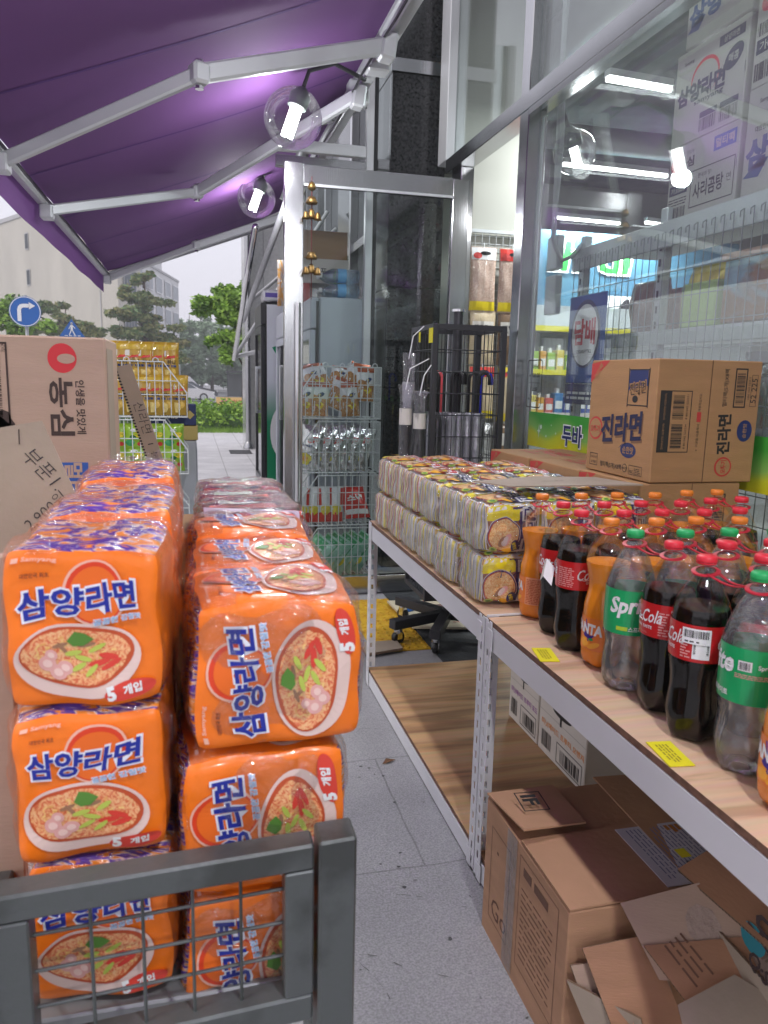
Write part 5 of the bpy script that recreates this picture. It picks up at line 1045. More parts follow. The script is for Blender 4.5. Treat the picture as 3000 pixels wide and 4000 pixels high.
# ------------------------------------------------------------ cardboard cartons of ramen
def carton(lo,hi,label,mat,name='cardboard_box',cat='box',group=None,bev=.003,flaps=True):
    t=thing(name,label,cat,((lo[0]+hi[0])/2,(lo[1]+hi[1])/2,lo[2]),0,group); b=MB(); b.box(lo,hi,mat,bev); b.build('carton',t)
    return t
def fmx(lo,hi): # face -x: u to the right as seen (towards -y), v up, metres from lower left corner
    return plane((lo[0]-.0006,hi[1],lo[2]),(0,-1,0),(0,0,1))
def fmy(lo,hi): return plane((lo[0],lo[1]-.0006,lo[2]),(1,0,0),(0,0,1))
def jin_box(lo,hi,label,full=True,second=True):
    t=carton(lo,hi,label,M['kraft'],group='brown ramen cartons on the rack'); W_=hi[1]-lo[1]; HH=hi[2]-lo[2]; f=fmx(lo,hi); b=MB(); K=M['ink']; NV=M['navy_ink']; RD=M['red_ink']
    u=lambda a:a*W_; v=lambda a:a*HH
    b.decal([(0,v(.80)),(0,v(.97)),(u(.17),v(1)-.002),(u(.29),v(1)-.002)][:2]+[(u(.19),HH-.002),(u(.30),HH-.002)],f,RD,[(0,1,2,3)]); b.text('멀티팩',u(.125),v(.90),.020,lift(f,.0004),M['kraft'],.02,rot=.86)
    if full:
        # pouch picture
        q=lambda a,c:(u(.60)+a*u(.30),v(.60)+c*v(.33)); 
        b.decal([q(0,0),q(.02,.5),q(0,1),q(.06,.96),q(.94,.96),q(1,1),q(.98,.5),q(1,0),q(.94,.04),q(.06,.04)],f,K); b.decal([q(.05,.07),q(.07,.5),q(.05,.93),q(.95,.93),q(.93,.5),q(.95,.07)],lift(f,.0004),M['kraft']); b.decal([q(.05,.42),q(.07,.93),q(.93,.93),q(.95,.55)],lift(f,.0006),NV)
        b.text('진라면',q(.5,.5)[0],q(.5,.48)[1],v(.11),lift(f,.0010),M['kraft'],.06,w=u(.23),rot=.12); b.text('진라면',q(.5,.5)[0],q(.5,.48)[1],v(.10),lift(f,.0014),K,.0,w=u(.22),rot=.12)
        b.disc(u(.72),v(.67),u(.04),v(.03),lift(f,.0012),K,12)
        # big name
        b.text('진라면',u(.555),v(.40),v(.23),f,pm('shadow_print',(.20,.11,.06),.7),.03,w=u(.60),rot=.10,slant=.12); b.text('진라면',u(.54),v(.42),v(.23),lift(f,.001),pm('navy_print',(.012,.015,.06),.6),.032,w=u(.60),rot=.10,slant=.12)
        b.disc(u(.67),v(.235),u(.115),v(.065),f,NV,20); b.decal([(u(.56),v(.26)),(u(.60),v(.30)),(u(.52),v(.24))],f,NV); b.text('순한맛',u(.67),v(.235),v(.06),lift(f,.0005),M['kraft'],.02,w=u(.16))
        # round red emblem, no figure
        b.disc(u(.135),v(.39),u(.115),u(.10),f,RD,28); b.disc(u(.135),v(.39),u(.098),u(.083),lift(f,.0008),M['kraft'],28); b.text('오뚜기',u(.135),v(.385),v(.06),lift(f,.0018),RD,.03,w=u(.15)); pass
        b.frame(u(.07),v(.05),u(.20),v(.16),.002,f,K); b.text('소비기간',u(.135),v(.125),v(.026),f,K,w=u(.11)); b.text('6개월',u(.135),v(.08),v(.026),f,K,w=u(.08))
        b.text('멀티팩(5개)X8팩',u(.42),v(.075),v(.055),f,K,.01,w=u(.33)); b.disc(u(.64),v(.08),u(.035),u(.035),f,K,16); b.disc(u(.64),v(.08),u(.029),u(.029),lift(f,.0004),M['kraft'],16); b.text('HACCP',u(.64),v(.08),v(.018),lift(f,.0008),K,.02)
        b.frame(u(.70),v(.035),u(.89),v(.115),.0015,f,K); b.text('FSC',u(.74),v(.06),v(.025),f,K,.01); b.lines(u(.78),v(.045),u(.87),v(.10),4,f,K,4,.4)
    else:
        q=lambda a,c:(u(.58)+a*u(.34),v(.20)+c*v(.5)); m_=RD if not second else NV
        b.decal([q(0,0),q(0,1),q(.07,1.1),q(.12,.97),q(.88,.97),q(.93,1.1),q(1,1),q(1,0)],f,K); b.decal([q(.03,.0),q(.03,.96),q(.97,.96),q(.97,0)],lift(f,.0004),m_)
    # end face (-y)
    f=fmy(lo,hi); L=hi[0]-lo[0]; u=lambda a:a*L
    if full:
        b.rect(u(.505),0,u(.513),HH,f,pm('seam_dark',(.12,.06,.03),.8))
        b.rect(u(.04),v(.25),u(.14),v(.75),f,K); b.frame(u(.14),v(.25),u(.34),v(.75),.0025,f,K)
        for k in (0,1): b.barcode(u(.165),v(.28+.24*k),u(.27),v(.48+.24*k),f,K,24,k+3,True); b.text('8 801045 52223%d'%(4-k*3),u(.30),v(.38+.24*k),v(.018),f,K,rot=R_(90),w=v(.2)); b.text('진라면순한맛 5입멀티(하)',u(.09),v(.38+.24*k),v(.022),lift(f,.0004),M['kraft'],rot=R_(90),w=v(.21))
        b.text('← 이곳을 이용해서',u(.42),v(.37),v(.026),f,K,rot=R_(90),w=v(.22)); b.rect(u(.40),v(.50),u(.44),v(.58),f,RD); b.text('개봉하십시오.',u(.42),v(.66),v(.026),f,K,rot=R_(90),w=v(.15))
        b.text('멀티팩(5개)X8팩',u(.66),v(.78),v(.05),f,K,.01,rot=R_(90),w=v(.30)); b.frame(u(.74),v(.62),u(.86),v(.94),.004,f,K); b.barcode(u(.76),v(.65),u(.84),v(.91),f,K,24,8,True); b.text('1880 1045 5225 5',u(.885),v(.78),v(.018),f,K,rot=R_(90)); b.text('52 225',u(.935),v(.76),v(.05),f,K,rot=R_(90),w=v(.20)); b.frame(u(.905),v(.63),u(.965),v(.89),.0012,f,K)
        b.text('진라면',u(.68),v(.40),v(.12),f,K,.04,rot=R_(92),w=v(.32)); b.disc(u(.88),v(.43),u(.075),v(.09),f,NV,20); b.text('순한맛',u(.88),v(.43),v(.035),lift(f,.0005),M['kraft'],.02,rot=R_(90),w=v(.12))
        b.disc(u(.70),v(.13),u(.085),u(.085),f,RD,24); b.disc(u(.70),v(.13),u(.07),u(.07),lift(f,.0008),M['kraft'],24); b.text('오뚜기',u(.70),v(.13),v(.05),lift(f,.0016),RD,.03,rot=R_(90),w=v(.11))
    else:
        b.rect(u(.505),0,u(.513),HH,f,pm('seam_dark',(.12,.06,.03),.8)); b.text('멀티팩(5개)X8팩',u(.66),v(.70),v(.05),f,K,.01,rot=R_(90),w=v(.30)); b.frame(u(.74),v(.50),u(.86),v(.90),.004,f,K); b.barcode(u(.76),v(.53),u(.84),v(.87),f,K,24,8,True)
    # top print
    b2=plane((lo[0],lo[1],hi[2]+.0006),(0,1,0),(-1,0,0)); 
    if not full:
        f=plane((lo[0],hi[1],hi[2]+.0006),(0,-1,0),(1,0,0)); b.frame(.05,.10,W_-.05,.30,.002,f,RD if not second else NV); b.text('진라면',W_/2,.2,.10,f,RD,.03,w=.22); b.lines(.06,.11,.2,.14,2,f,RD)
    b.build('print',t); return t
jin_box((1.262,1.945,.751),(1.60,2.312,1.075),'brown ramen carton on the rack directly under the tall ramen carton',False,True)
jin_box((1.262,2.318,.751),(1.60,2.70,1.070),'brown ramen carton in the low row, left of the tall stack',False,False)
jin_box((1.255,2.706,.751),(1.60,3.085,1.070),'brown ramen carton at the far end of the low row by the umbrella cage',False,False)
jin_box((1.285,1.940,1.078),(1.632,2.315,1.435),'big brown ramen carton standing on top of the stack, printed with a large name')
# ------------------------------------------------------------ goods stored under the rack
t=carton((.685,1.175,.001),(1.15,1.60,.355),'big brown delivery box with half open flaps and shipping label under the rack',pm('delivery_cardboard',(.50,.28,.16),.75,bump=.12,bscale=60,aniso=(1,1,6),var=.14,vscale=5),'delivery_box')
b=MB(); D=pm('delivery_cardboard',(.5,.28,.16)); th=.004
def flap(P,mat=D,th=.004,par=None,name='flap'):
    b=MB(); P=[Vector(p) for p in P]; n=(P[1]-P[0]).cross(P[2]-P[1]).normalized(); k=len(P); b.add([p for p in P]+[p+n*th for p in P],[tuple(range(k))[::-1],tuple(range(k,2*k))]+[(i,(i+1)%k,k+(i+1)%k,k+i) for i in range(k)],mat); return b
def mkflap(P,par,mat=pm('delivery_cardboard',(.5,.28,.16)),th=.004,name='flap',deco=None):
    b=flap(P,mat,th); 
    if deco: deco(b)
    return b.build(name,par)
mkflap([(.684,1.602,.358),(.684,1.39,.392),(.84,1.40,.384),(.86,1.60,.361)],t)
mkflap([(.685,1.40,.361),(.685,1.175,.358),(.93,1.175,.362),(.96,1.40,.366)],t)
mkflap([(.97,1.60,.370),(.96,1.175,.366),(1.15,1.175,.360),(1.15,1.60,.362)],t)
f=plane((.75,1.50,.3935),(0,-1,-.14),(1,0,-.04)); b=MB(); b.frame(-.03,-.03,.035,.035,.003,f,M['ink']); b.text('IF',-.002,.0,.035,f,M['ink'],.04); b.build('print',t)
f=fmx((.685,1.175,.001),(0,1.60,.355)); b=MB(); I=pm('faded_ink',(.16,.08,.05),.7)
b.frame(.04,.06,.15,.30,.002,f,I); b.text('Go',.10,.1,.05,f,I); b.disc(.08,.25,.006,.004,f,I,8); b.frame(.20,.06,.385,.33,.002,f,I); b.lines(.215,.09,.365,.27,12,f,I,5,.22); b.lines(.22,.29,.34,.32,1,f,I,8,.7); b.build('print',t)
b=MB(); b.rect(.13,.01,.185,.352,lift(f,.001),M['tape'],2,10); b.build('tape',t)
t=thing('shipping_label','white shipping label with a yellow patch on top of the brown delivery box','label',(.98,1.27,.37)); f=plane((.99,1.29,.3712),(0,-1,0),(1,0,0)); b=MB(); b.box((.905,1.185,.3690),(1.08,1.385,.3705),pm('label_white',(.62,.60,.68),.5))
b.lines(-.085,-.065,.085,.072,14,f,pm('label_blue',(.20,.21,.36),.6),2,.3); b.rect(.0,0,.03,.025,lift(f,.0006),M['yellow_tag']); b.barcode(.04,.0,.085,.035,lift(f,.0006),M['ink'],16); b.lines(-.085,.03,-.05,.07,3,lift(f,.0004),pm('label_orange2',(.5,.2,.05),.6),3,.7); b.build('print',t)
def juice(lo,hi,label,col,txt):
    t=carton(lo,hi,label,M['white_card'],'juice_carton',group='white juice cartons under the rack'); f=fmx(lo,hi); W_=hi[1]-lo[1]; H2=hi[2]-lo[2]; b=MB()
    b.disc(W_*.5,H2*.74,W_*.2,H2*.055,f,M['ink'],20); b.rect(W_*.46,H2*.58,W_*.5,H2*.7,f,M['ink']); b.rect(0,H2*.60,W_,H2*.605,f,pm('crease',(.3,.27,.24),.8)); b.text(txt,W_*.52,H2*.45,.022,f,col,.02,w=W_*.9); b.barcode(W_*.08,H2*.1,W_*.3,H2*.33,f,M['ink'],16); b.frame(W_*.42,H2*.06,W_*.95,H2*.34,.003,f,M['ink']); b.barcode(W_*.5,H2*.09,W_*.9,H2*.27,f,M['ink'],18,2); b.build('print',t); return t
purp=pm('print_purple',(.30,.08,.35),.6); oran=pm('print_orange',(.75,.25,.03),.6)
juice((1.17,2.32,.081),(1.50,2.57,.35),'white juice carton with purple print, farthest under the rack',purp,'미닛메이드 프루티 포도')
juice((1.17,1.98,.081),(1.50,2.31,.335),'white juice carton with orange print, bottom of the nearer pair',oran,'미닛메이드 프루티 오렌지')
t=juice((1.17,1.985,.338),(1.50,2.305,.56),'white juice carton with a dark square emblem, on top of the nearer pair',oran,'1.5L X 12입')
f=fmx((1.17,1.985,.338),(1.5,2.305,.56)); b=MB(); b.rect(.22,.02,.31,.12,lift(f,.001),M['ink']); b.text('Minute',.265,.085,.022,lift(f,.0016),M['white_card'],.02,w=.075); b.text('Maid',.265,.05,.022,lift(f,.0016),M['white_card'],.02,w=.06); b.rect(.03,.08,.034,.18,lift(f,.001),oran); b.build('emblem',t)
# flattened cardboard pile at the near end
def board(P,label,mat,th=.006,deco=None,cat='cardboard',group='flattened cardboard heaped under the rack'):
    c=sum((Vector(p) for p in P),Vector())/len(P); t=thing('flattened_box',label,cat,tuple(c),0,group)
    P=[Vector(p) for p in P]; n=(P[1]-P[0]).cross(P[2]-P[1]).normalized(); b=MB(); k=len(P)
    if n.z<0: n=-n; P=P[::-1]
    side=pm('board_edge',(.26,.17,.11),.9,bump=.8,bscale=200)
    P=[p-n*(p-P[0]).dot(n) for p in P]
    b.add([p-n*th for p in P]+P,[tuple(range(k))[::-1]],mat); b.add(P,[tuple(range(k))],mat)
    for i in range(k):
        a,c2=P[i],P[(i+1)%k]; b.add([a-n*th,c2-n*th,c2,a],[(0,1,2,3)],side)
        L=(c2-a).length; m=int(L/.008)   # open corrugation shows on the long edges
        if i==0 and m<120:
            for j in range(m): s=a.lerp(c2,(j+.3)/m); e=a.lerp(c2,(j+.6)/m); o=(c2-a).cross(n).normalized()*.0006; b.add([s-n*th*.85+o,e-n*th*.85+o,e-n*th*.15+o,s-n*th*.15+o],[(0,1,2,3)],pm('flute_dark',(.08,.05,.03),.9))
    b.build('board',t)
    if deco:
        X=(P[1]-P[0]).normalized(); Y=n.cross(X).normalized(); g=plane(P[0]+n*.0008,X,Y); d=MB(); deco(d,g); d.build('print',t)
    return t
torn=pm('torn_paper',(.40,.30,.25),.9,bump=1,bscale=40)
def deco1(b,g):
    b.disc(.09,.12,.035,.03,g,torn,22,wob=.06,seed=3); b.rect(.10,.10,.145,.14,lift(g,.0004),torn)
    b.disc(.19,.20,.06,.04,g,torn,24,wob=.08,seed=5,rot=.6)
    for i in range(12): b.rect(.15+i*.007,.17+i*.004,.154+i*.007,.235+i*.002,lift(g,.001),pm('flute_shade',(.30,.21,.16),.9))
def brandtxt(b,g):
    c=pm('print_dark',(.05,.03,.03),.6); b.disc(.16,.09,.03,.025,g,pm('teal_ink',(.02,.20,.25),.6),14); b.text('오구',.20,.12,.05,lift(g,.0006),c,.03,w=.12); b.text('Q:SUM',.22,.06,.03,lift(g,.0006),c,.03,w=.10)
def markd(b,g): b.disc(.22,.07,.028,.035,g,M['ink'],18); b.lines(.20,.05,.24,.09,5,lift(g,.0005),M['kraft_grey'],3,.4)
board([(.681,1.15,.262),(.725,1.10,.12),(.894,1.08,.12),(.87,1.165,.262)],'flattened pinkish cardboard lowest in the heap, beside the brown box',M['kraft_pale'])
board([(.672,1.146,.235),(.722,1.088,.10),(.80,1.02,.08),(.86,1.155,.20)],'thin cardboard sheet peeking out under the pinkish flattened one',M['kraft_grey'])
board([(.783,1.16,.372),(.814,1.064,.280),(.948,1.001,.30),(.99,1.08,.36),(.95,1.165,.385)],'flattened tan carton with torn patches where labels were pulled off',M['kraft_pale'],deco=deco1)
board([(.925,1.167,.372),(.929,.99,.312),(.935,.89,.32),(1.06,.93,.34),(1.04,1.165,.36)],'flattened carton with teal and dark lettering at the right of the heap',M['kraft_grey'],deco=brandtxt)
board([(.799,.99,.298),(.78,.93,.272),(.93,.86,.30),(.945,.95,.318),(.92,1.0,.308)],'flattened carton nearest the camera with a round dark mark',M['kraft_grey'],deco=markd)
board([(.913,1.172,.418),(.935,.925,.42),(1.10,.90,.50),(1.10,1.172,.48)],'dark brown flattened carton tucked highest under the rack beam',M['kraft_brown'],.008)
board([(.70,1.145,.30),(.735,1.06,.17),(.86,1.04,.20),(.83,1.15,.31)],'brown flattened carton wedged between the pinkish one and the delivery box',M['kraft_brown'])
board([(.80,1.10,.325),(.84,.97,.268),(.96,.93,.30),(.97,1.05,.345)],'creased brown carton lying across the middle of the cardboard heap',M['kraft_brown'],deco=lambda b,g:b.lines(.02,.03,.10,.08,4,g,pm('faded_ink',(.16,.08,.05),.7),2,.3))
board([(.98,1.15,.40),(.99,.95,.36),(1.15,.93,.38),(1.15,1.15,.42)],'dull grey carton at the far right of the cardboard heap',M['kraft_grey'])
t=thing('curled_cardboard','small curled piece of orange-brown paper standing up in the cardboard heap','cardboard',(.74,1.0,.2)); b=MB(); n=12; cc=pm('paper_orange',(.62,.33,.16),.7)
vs=[(.745+.030*math.cos(R_(150+i*17))*(1-.35*j),1.00+.030*math.sin(R_(150+i*17))*(1-.35*j),.15+.11*j) for j in(0,1) for i in range(n+1)]; b.add(vs,[(i,i+1,n+2+i,n+1+i) for i in range(n)],cc); b.add([(x*.998+.0015,y*.998+.002,z) for x,y,z in vs],[(n+1+i,n+2+i,i+1,i) for i in range(n)],cc); b.build('curl',t,smooth=True)
# flat carton on the ground under the umbrella stand
t=thing('flattened_carton','flattened cream carton with blue tape lying on the ground under the umbrella stand','cardboard',(1.35,4.0,0.02)); b=MB()
P=[(1.12,4.30),(1.14,3.80),(1.60,3.70),(1.66,4.25)]; c2=pm('cream_card',(.62,.55,.40),.75,var=.05); b.add([(x,y,.022) for x,y in P]+[(x,y,.034) for x,y in P],[(3,2,1,0),(4,5,6,7)]+[(i,(i+1)%4,4+(i+1)%4,4+i) for i in range(4)],c2); b.build('board',t)
g=plane((1.14,3.80,.0350),(1,-.1,0),(0,1,0)); b=MB(); b.rect(.02,.10,.30,.104,g,M['ink']); b.frame(.12,.20,.20,.26,.004,g,M['ink']); b.rect(.22,.24,.34,.40,g,pm('brownprint',(.16,.09,.08),.7)); b.text('IHOTO',.28,.32,.045,lift(g,.0006),c2,.02,rot=math.pi,w=.10); b.text('과자',.26,.06,.02,g,M['red_ink'],.03); b.frame(.12,.40,.2,.48,.003,g,M['red_ink']); b.build('print',t)
b=MB(); b.tube([(1.17,4.06,.037),(1.24,4.10,.045),(1.32,4.16,.037)],[.012,.02,.018],pm('blue_tape',(.02,.15,.55),.4),6); b.build('tape',t)
t=board([(.80,3.62,.03),(.80,3.45,.03),(1.0,3.5,.03),(1.0,3.62,.03)],'small scrap of cardboard beside the yellow tiles at the rack leg',M['kraft_grey'],.012,group=None)
# ------------------------------------------------------------ umbrella stand
t=thing('umbrella_stand','tall black square wire cage on a cross base with casters, holding umbrellas','umbrella stand',(1.31,3.74,0))
x0,x1,y0,y1,z0,z1=1.12,1.50,3.55,3.93,.25,1.625; s=.026; BK=M['black']
b=MB()
for x in (x0,x1-s):
    for y in (y0,y1-s): b.box((x,y,z0),(x+s,y+s,z1),BK,.002)
for z in (z0,z1-s):
    for y in (y0,y1-s): b.box((x0+s,y+.001,z),(x1-s,y+s-.001,z+s),BK)
    for x in (x0,x1-s): b.box((x+.001,y0+s,z),(x+s-.001,y1-s,z+s),BK)
b.build('cage_frame',t)
b=MB(); n=7
for i in range(1,n):
    u=x0+s/2+(x1-x0-s)*i/n; v=y0+s/2+(y1-y0-s)*i/n
    for y in (y0+s/2,y1-s/2): b.tube([(u,y,z0),(u,y,z1-.01)],.0022,BK,4)
    for x in (x0+s/2,x1-s/2): b.tube([(x,v,z0),(x,v,z1-.01)],.0022,BK,4)
z=z0+.10; 
while z<z1-.05:
    for y in (y0+s/2-.003,y1-s/2+.003): b.tube([(x0+s/2,y,z),(x1-s/2,y,z)],.0028,BK,4)
    for x in (x0+s/2-.003,x1-s/2+.003): b.tube([(x,y0+s/2,z),(x,y1-s/2,z)],.0028,BK,4)
    z+=.105
b.build('wire_mesh',t)
b=MB(); b.tube([(1.31,3.74,.14),(1.31,3.74,1.70)],.024,BK,16); b.tube([(1.31,3.74,1.70),(1.31,3.74,1.712)],.034,M['chrome'],20); b.build('pole',t,smooth=True,auto=40)
b=MB()
for i in range(4): a=R_(-25+90*i); b.tube([(1.31,3.74,.9),(1.31+.19*math.cos(a+.4),3.74+.19*math.sin(a+.4),.9)],.008,BK,6)
b.box((x0+s,y0+s,z0+.002),(x1-s,y1-s,z0+.008),BK); b.build('tray',t)
for i,a in enumerate((-160,-118,-68+40,30,62+60)):
    if i==3: continue
    ca,sa=math.cos(R_(a)),math.sin(R_(a)); b=MB(); b.beam((1.31+.02*ca,3.74+.02*sa,.115),(1.31+.36*ca,3.74+.36*sa,.115),.055,.05,BK,bev=.003); l=b.build('leg',t)
    cx,cy_=1.31+.32*ca,3.74+.32*sa
    b=MB(); b.lathe([(0,-.014),(.032,-.014),(.037,-.006),(.037,.006),(.032,.014),(0,.014)],M['blackp'],18,(cx,cy_,.042),axis=Matrix.Rotation(R_(a),3,'Z')@Matrix.Rotation(R_(90),3,'X')); b.lathe([(.020,.055),(.024,.07),(.022,.088),(0,.09)],M['chrome'],14,(cx,cy_,0)); b.beam((cx-.017*sa,cy_+.017*ca,.035),(cx-.017*sa,cy_+.017*ca,.08),.004,.03,M['chrome'],up=(ca,sa,0)); b.beam((cx+.017*sa,cy_-.017*ca,.035),(cx+.017*sa,cy_-.017*ca,.08),.004,.03,M['chrome'],up=(ca,sa,0)); b.build('caster',l,smooth=True,auto=35)
b=MB(); b.box((x0-.006,y0-.006,z1-.09),(x0-.003,y0+.05,z1-.02),M['yellow_tag']); b.box((x0-.006,y0+.20,z1-.08),(x0-.003,y0+.22,z1-.03),M['yellow_tag']); b.build('price_label',t)
plast=film_mat('umbrella_plastic',.10,.12,60,.9,tint=(.93,.93,.95),k=.4); ubl=pm('umbrella_black',(.02,.02,.022),.35); usil=pm('umbrella_silver',(.42,.42,.45),.3,.3,bump=.5,bscale=60)
rg=rnd(15); cols=[('black',M['blackp']),('red',pm('handle_red',(.75,.10,.12),.25)),('black',M['blackp']),('black',M['blackp']),('black',M['blackp']),('black',M['blackp']),('blue',pm('handle_blue',(.02,.03,.65),.2)),('black',M['blackp']),('black',M['blackp'])]
US=[(1.17,3.62),(1.205,3.66),(1.24,3.61),(1.26,3.68),(1.285,3.62),(1.35,3.64),(1.41,3.65),(1.385,3.60),(1.18,3.74)]
ul=['black handled umbrella at the front left corner of the cage','umbrella with a red curved handle in the cage','black handled umbrella just right of the red handled one','black handled umbrella third right of the red handle','black handled umbrella close to the left side of the pole','black handled umbrella close to the right side of the pole','umbrella with a blue curved handle in the cage','black handled umbrella just left of the blue handled one','black handled umbrella at the left back of the cage']
for i,((x,y),(cn,cm)) in enumerate(zip(US,cols)):
    t=thing('umbrella',ul[i],'umbrella',(x,y,z0+.01),0,'umbrellas in the cage'); dx=rg.uniform(-.008,.008); zt=1.20
    b=MB(); b.tube([(x,y,z0+.01),(x+dx*.2,y,z0+.10),(x+dx,y,zt-.04),(x+dx,y,zt)],[.008,.020,.024,.012],usil if i%3 else ubl,12); b.build('canopy',t,smooth=True)
    b=MB(); b.lathe([(.026+.003*math.sin(j*1.7+i),z0+.03+j*.058) for j in range(16)]+[(.033,zt)],plast,12,(x+dx*.6,y,0),rfn=lambda r,z,a:r*(1+.1*math.sin(5*a+z*20)),capt=False,capb=False); b.build('sleeve',t,smooth=True)
    a=rg.uniform(-.7,.7)+(math.pi if i in (0,1) else 0); hz=zt+.17; r=.026; b=MB(); P=[(x+dx,y,zt-.02),(x+dx,y,hz)]+[(x+dx+math.cos(a)*(r-r*math.cos(k*math.pi/8)),y+math.sin(a)*(r-r*math.cos(k*math.pi/8)),hz+r*1.1*math.sin(k*math.pi/8)) for k in range(1,9)]
    P.append((P[-1][0],P[-1][1],P[-1][2]-.03)); b.tube(P,[.0075,.0075]+[.0085]*(len(P)-2),cm,10); b.build('handle',t,smooth=True)
# folded umbrellas in plastic hanging on the left side of the cage
for i,(x,y,zb,h,lab) in enumerate([(1.005,3.60,.86,.50,'short black umbrella in a clear sleeve with a white card, left of the hanging pair'),(1.065,3.56,.86,.47,'short black umbrella in a clear sleeve hanging against the cage'),(1.045,3.70,.90,.62,'slim grey folded umbrella hanging highest on the cage side')]):
    t=thing('folding_umbrella',lab,'umbrella',(x,y,zb),0,'folded umbrellas hanging left of the cage'); b=MB(); hb=h*.72
    b.tube([(x,y,zb),(x,y,zb+.03),(x+.004,y,zb+hb*.8),(x+.004,y,zb+hb)],[.020,.026,.027,.018],ubl if i<2 else usil,12); b.build('canopy',t,smooth=True)
    b=MB(); b.lathe([(.029+.002*math.sin(j*2.1+i),zb+j*h/13) for j in range(12)]+[(.036,zb+h*.95)],plast,12,(x+.002,y,0),rfn=lambda r,z,a:r*(1+.12*math.sin(4*a+z*25)),capt=False,capb=False); b.build('sleeve',t,smooth=True)
    b=MB(); b.lathe([(.0315,zb+hb*.78),(.0315,zb+hb)],M['white_card'] if i<2 else usil,12,(x+.003,y,0),capt=False,capb=False); b.build('card',t,smooth=True)
    b=MB(); b.tube([(x,y,zb+h*.9),(x+.02,y,zb+h+.05),(x0-.001,y,zb+h+.10)],.003,M['white_ink'],5); b.build('hang_cord',t)
# ------------------------------------------------------------ stacked wire baskets with snacks
def basket(x0,x1,y0,y1,z0,h,open_side,label,group):
    """open_side -1: slanted opening on -x, +1: on +x"""
    t=thing('wire_basket',label,'basket',((x0+x1)/2,(y0+y1)/2,z0),0,group); w=M['wire_white']; r=.0028; R2=.0045
    X=lambda a:(x0+a*(x1-x0)) if open_side<0 else (x1-a*(x1-x0))   # a=0 at the open side
    zl=z0+h*.42; xs=.24; zt=z0+h-.02
    for nm,y in (('side_grid',y0),('side_grid',y1)):
        b=MB(); b.tube([(X(0),y,z0),(X(1),y,z0),(X(1),y,zt),(X(xs),y,zt),(X(0),y,zl)],R2,w,6,closed=True); n=12
        for i in range(1,n):
            a=i/n; top=zt if a>xs else zl+(zt-zl)*a/xs; b.tube([(X(a),y,z0),(X(a),y,top)],r,w,4)
        for q in (.38,.62): 
            zz=z0+h*q; a0=0 if zz<=zl else xs*(zz-zl)/(zt-zl); b.tube([(X(a0),y,zz),(X(1),y,zz)],r,w,4) if q<.5 or True else None
        for a in (.32,.62,.92): b.tube([(X(a-.03),y,zt),(X(a-.025),y,zt+.018),(X(a),y,zt+.025),(X(a+.025),y,zt+.018),(X(a+.03),y,zt)],.003,w,5)
        b.build(nm,t)
    b=MB(); n=9
    for i in range(n+1): y=y0+(y1-y0)*i/n; b.tube([(X(1),y,z0),(X(1),y,zt)],r,w,4)
    for q in (.33,.66,1): b.tube([(X(1),y0,z0+(zt-z0)*q),(X(1),y1,z0+(zt-z0)*q)],r,w,4)
    b.build('back_grid',t)
    b=MB()
    for i in range(n+1): y=y0+(y1-y0)*i/n; b.tube([(X(0),y,z0),(X(0),y,zl)],r,w,4)
    b.tube([(X(0),y0,zl),(X(0),y1,zl)],R2,w,6); b.build('front_grid',t)
    b=MB()
    for i in range(17): a=i/16; b.tube([(X(a),y0,z0),(X(a),y1,z0)],r,w,4)
    b.tube([(X(0),(y0+y1)/2,z0-.004),(X(1),(y0+y1)/2,z0-.004)],R2,w,5); b.build('floor_grid',t); return t
BX0,BX1,BY0,BY1=.66,1.205,4.92,5.20; TH=.355; lv=['bottom','second lowest','second highest','top']
for k in range(4): basket(BX0,BX1,BY0,BY1,.03+k*TH,TH,-1,'white wire basket, %s of the stack behind the glass door'%lv[k],'stacked wire baskets behind the glass door')
brown=ramp_mat('cracker_brown',[(0,(.16,.06,.02)),(.45,(.42,.20,.07)),(.6,(.60,.33,.12)),(1,(.25,.10,.04))],'NOISE',14,1.5,rough=.25,coat=.6,bump=.5); orf=pm('dark_orange_foil',(.40,.09,.03),.3,.3,bump=.6,bscale=30); corn=pm('corn_yellow',(.72,.60,.04),.3,coat=.4)
SNK={}
def snack(key,base,deco,w,d,h,seed):
    """prototype pouch centred on its foot; returned object is placed or duplicated"""
    t=bpy.data.objects.new('snack_pack',None); COL.objects.link(t); t['category']='snack bag'
    b=MB(); P=pillow(b,(0,0,0),w,d,h,base,seed,n=10); b.build('pouch',t,smooth=True,world=False); b=MB(); fn=lambda u,v,l=0:(lambda p:(p[0],p[1]-.002-l,p[2]))(P(u,v,-1)); deco(b,fn); b.build('print',t,world=False); t['_u']=0; return t
def putsnack(t,loc,rz,label,group,tilt=0,roll=0):
    if t['_u']: o=dup(t,loc,rz,label,group,tilt=(R_(tilt),R_(roll),rz))
    else: t['_u']=1; o=t; o.location=loc; o.rotation_euler=(R_(tilt),R_(roll),rz); o['label']=label; o['group']=group
    return o
def d_pretz(b,fn):
    b.rect(.02,.02,.98,.52,fn,brown,6,5); b.disc(.3,.55,.25,.10,F2(fn,.0006),brown,12,wob=.3,seed=2); b.rect(.03,.86,.97,.99,fn,orf,6,2); b.disc(.6,.64,.20,.07,F2(fn,.001),pm('badge_navy',(.02,.05,.18),.4),6,rot=.2); b.text('쿠키',.6,.64,.06,F2(fn,.002),YI,.05,w=.26,rot=.1); b.disc(.55,.34,.2,.10,F2(fn,.001),corn,12,wob=.2); b.disc(.55,.36,.1,.05,F2(fn,.002),brown,10)
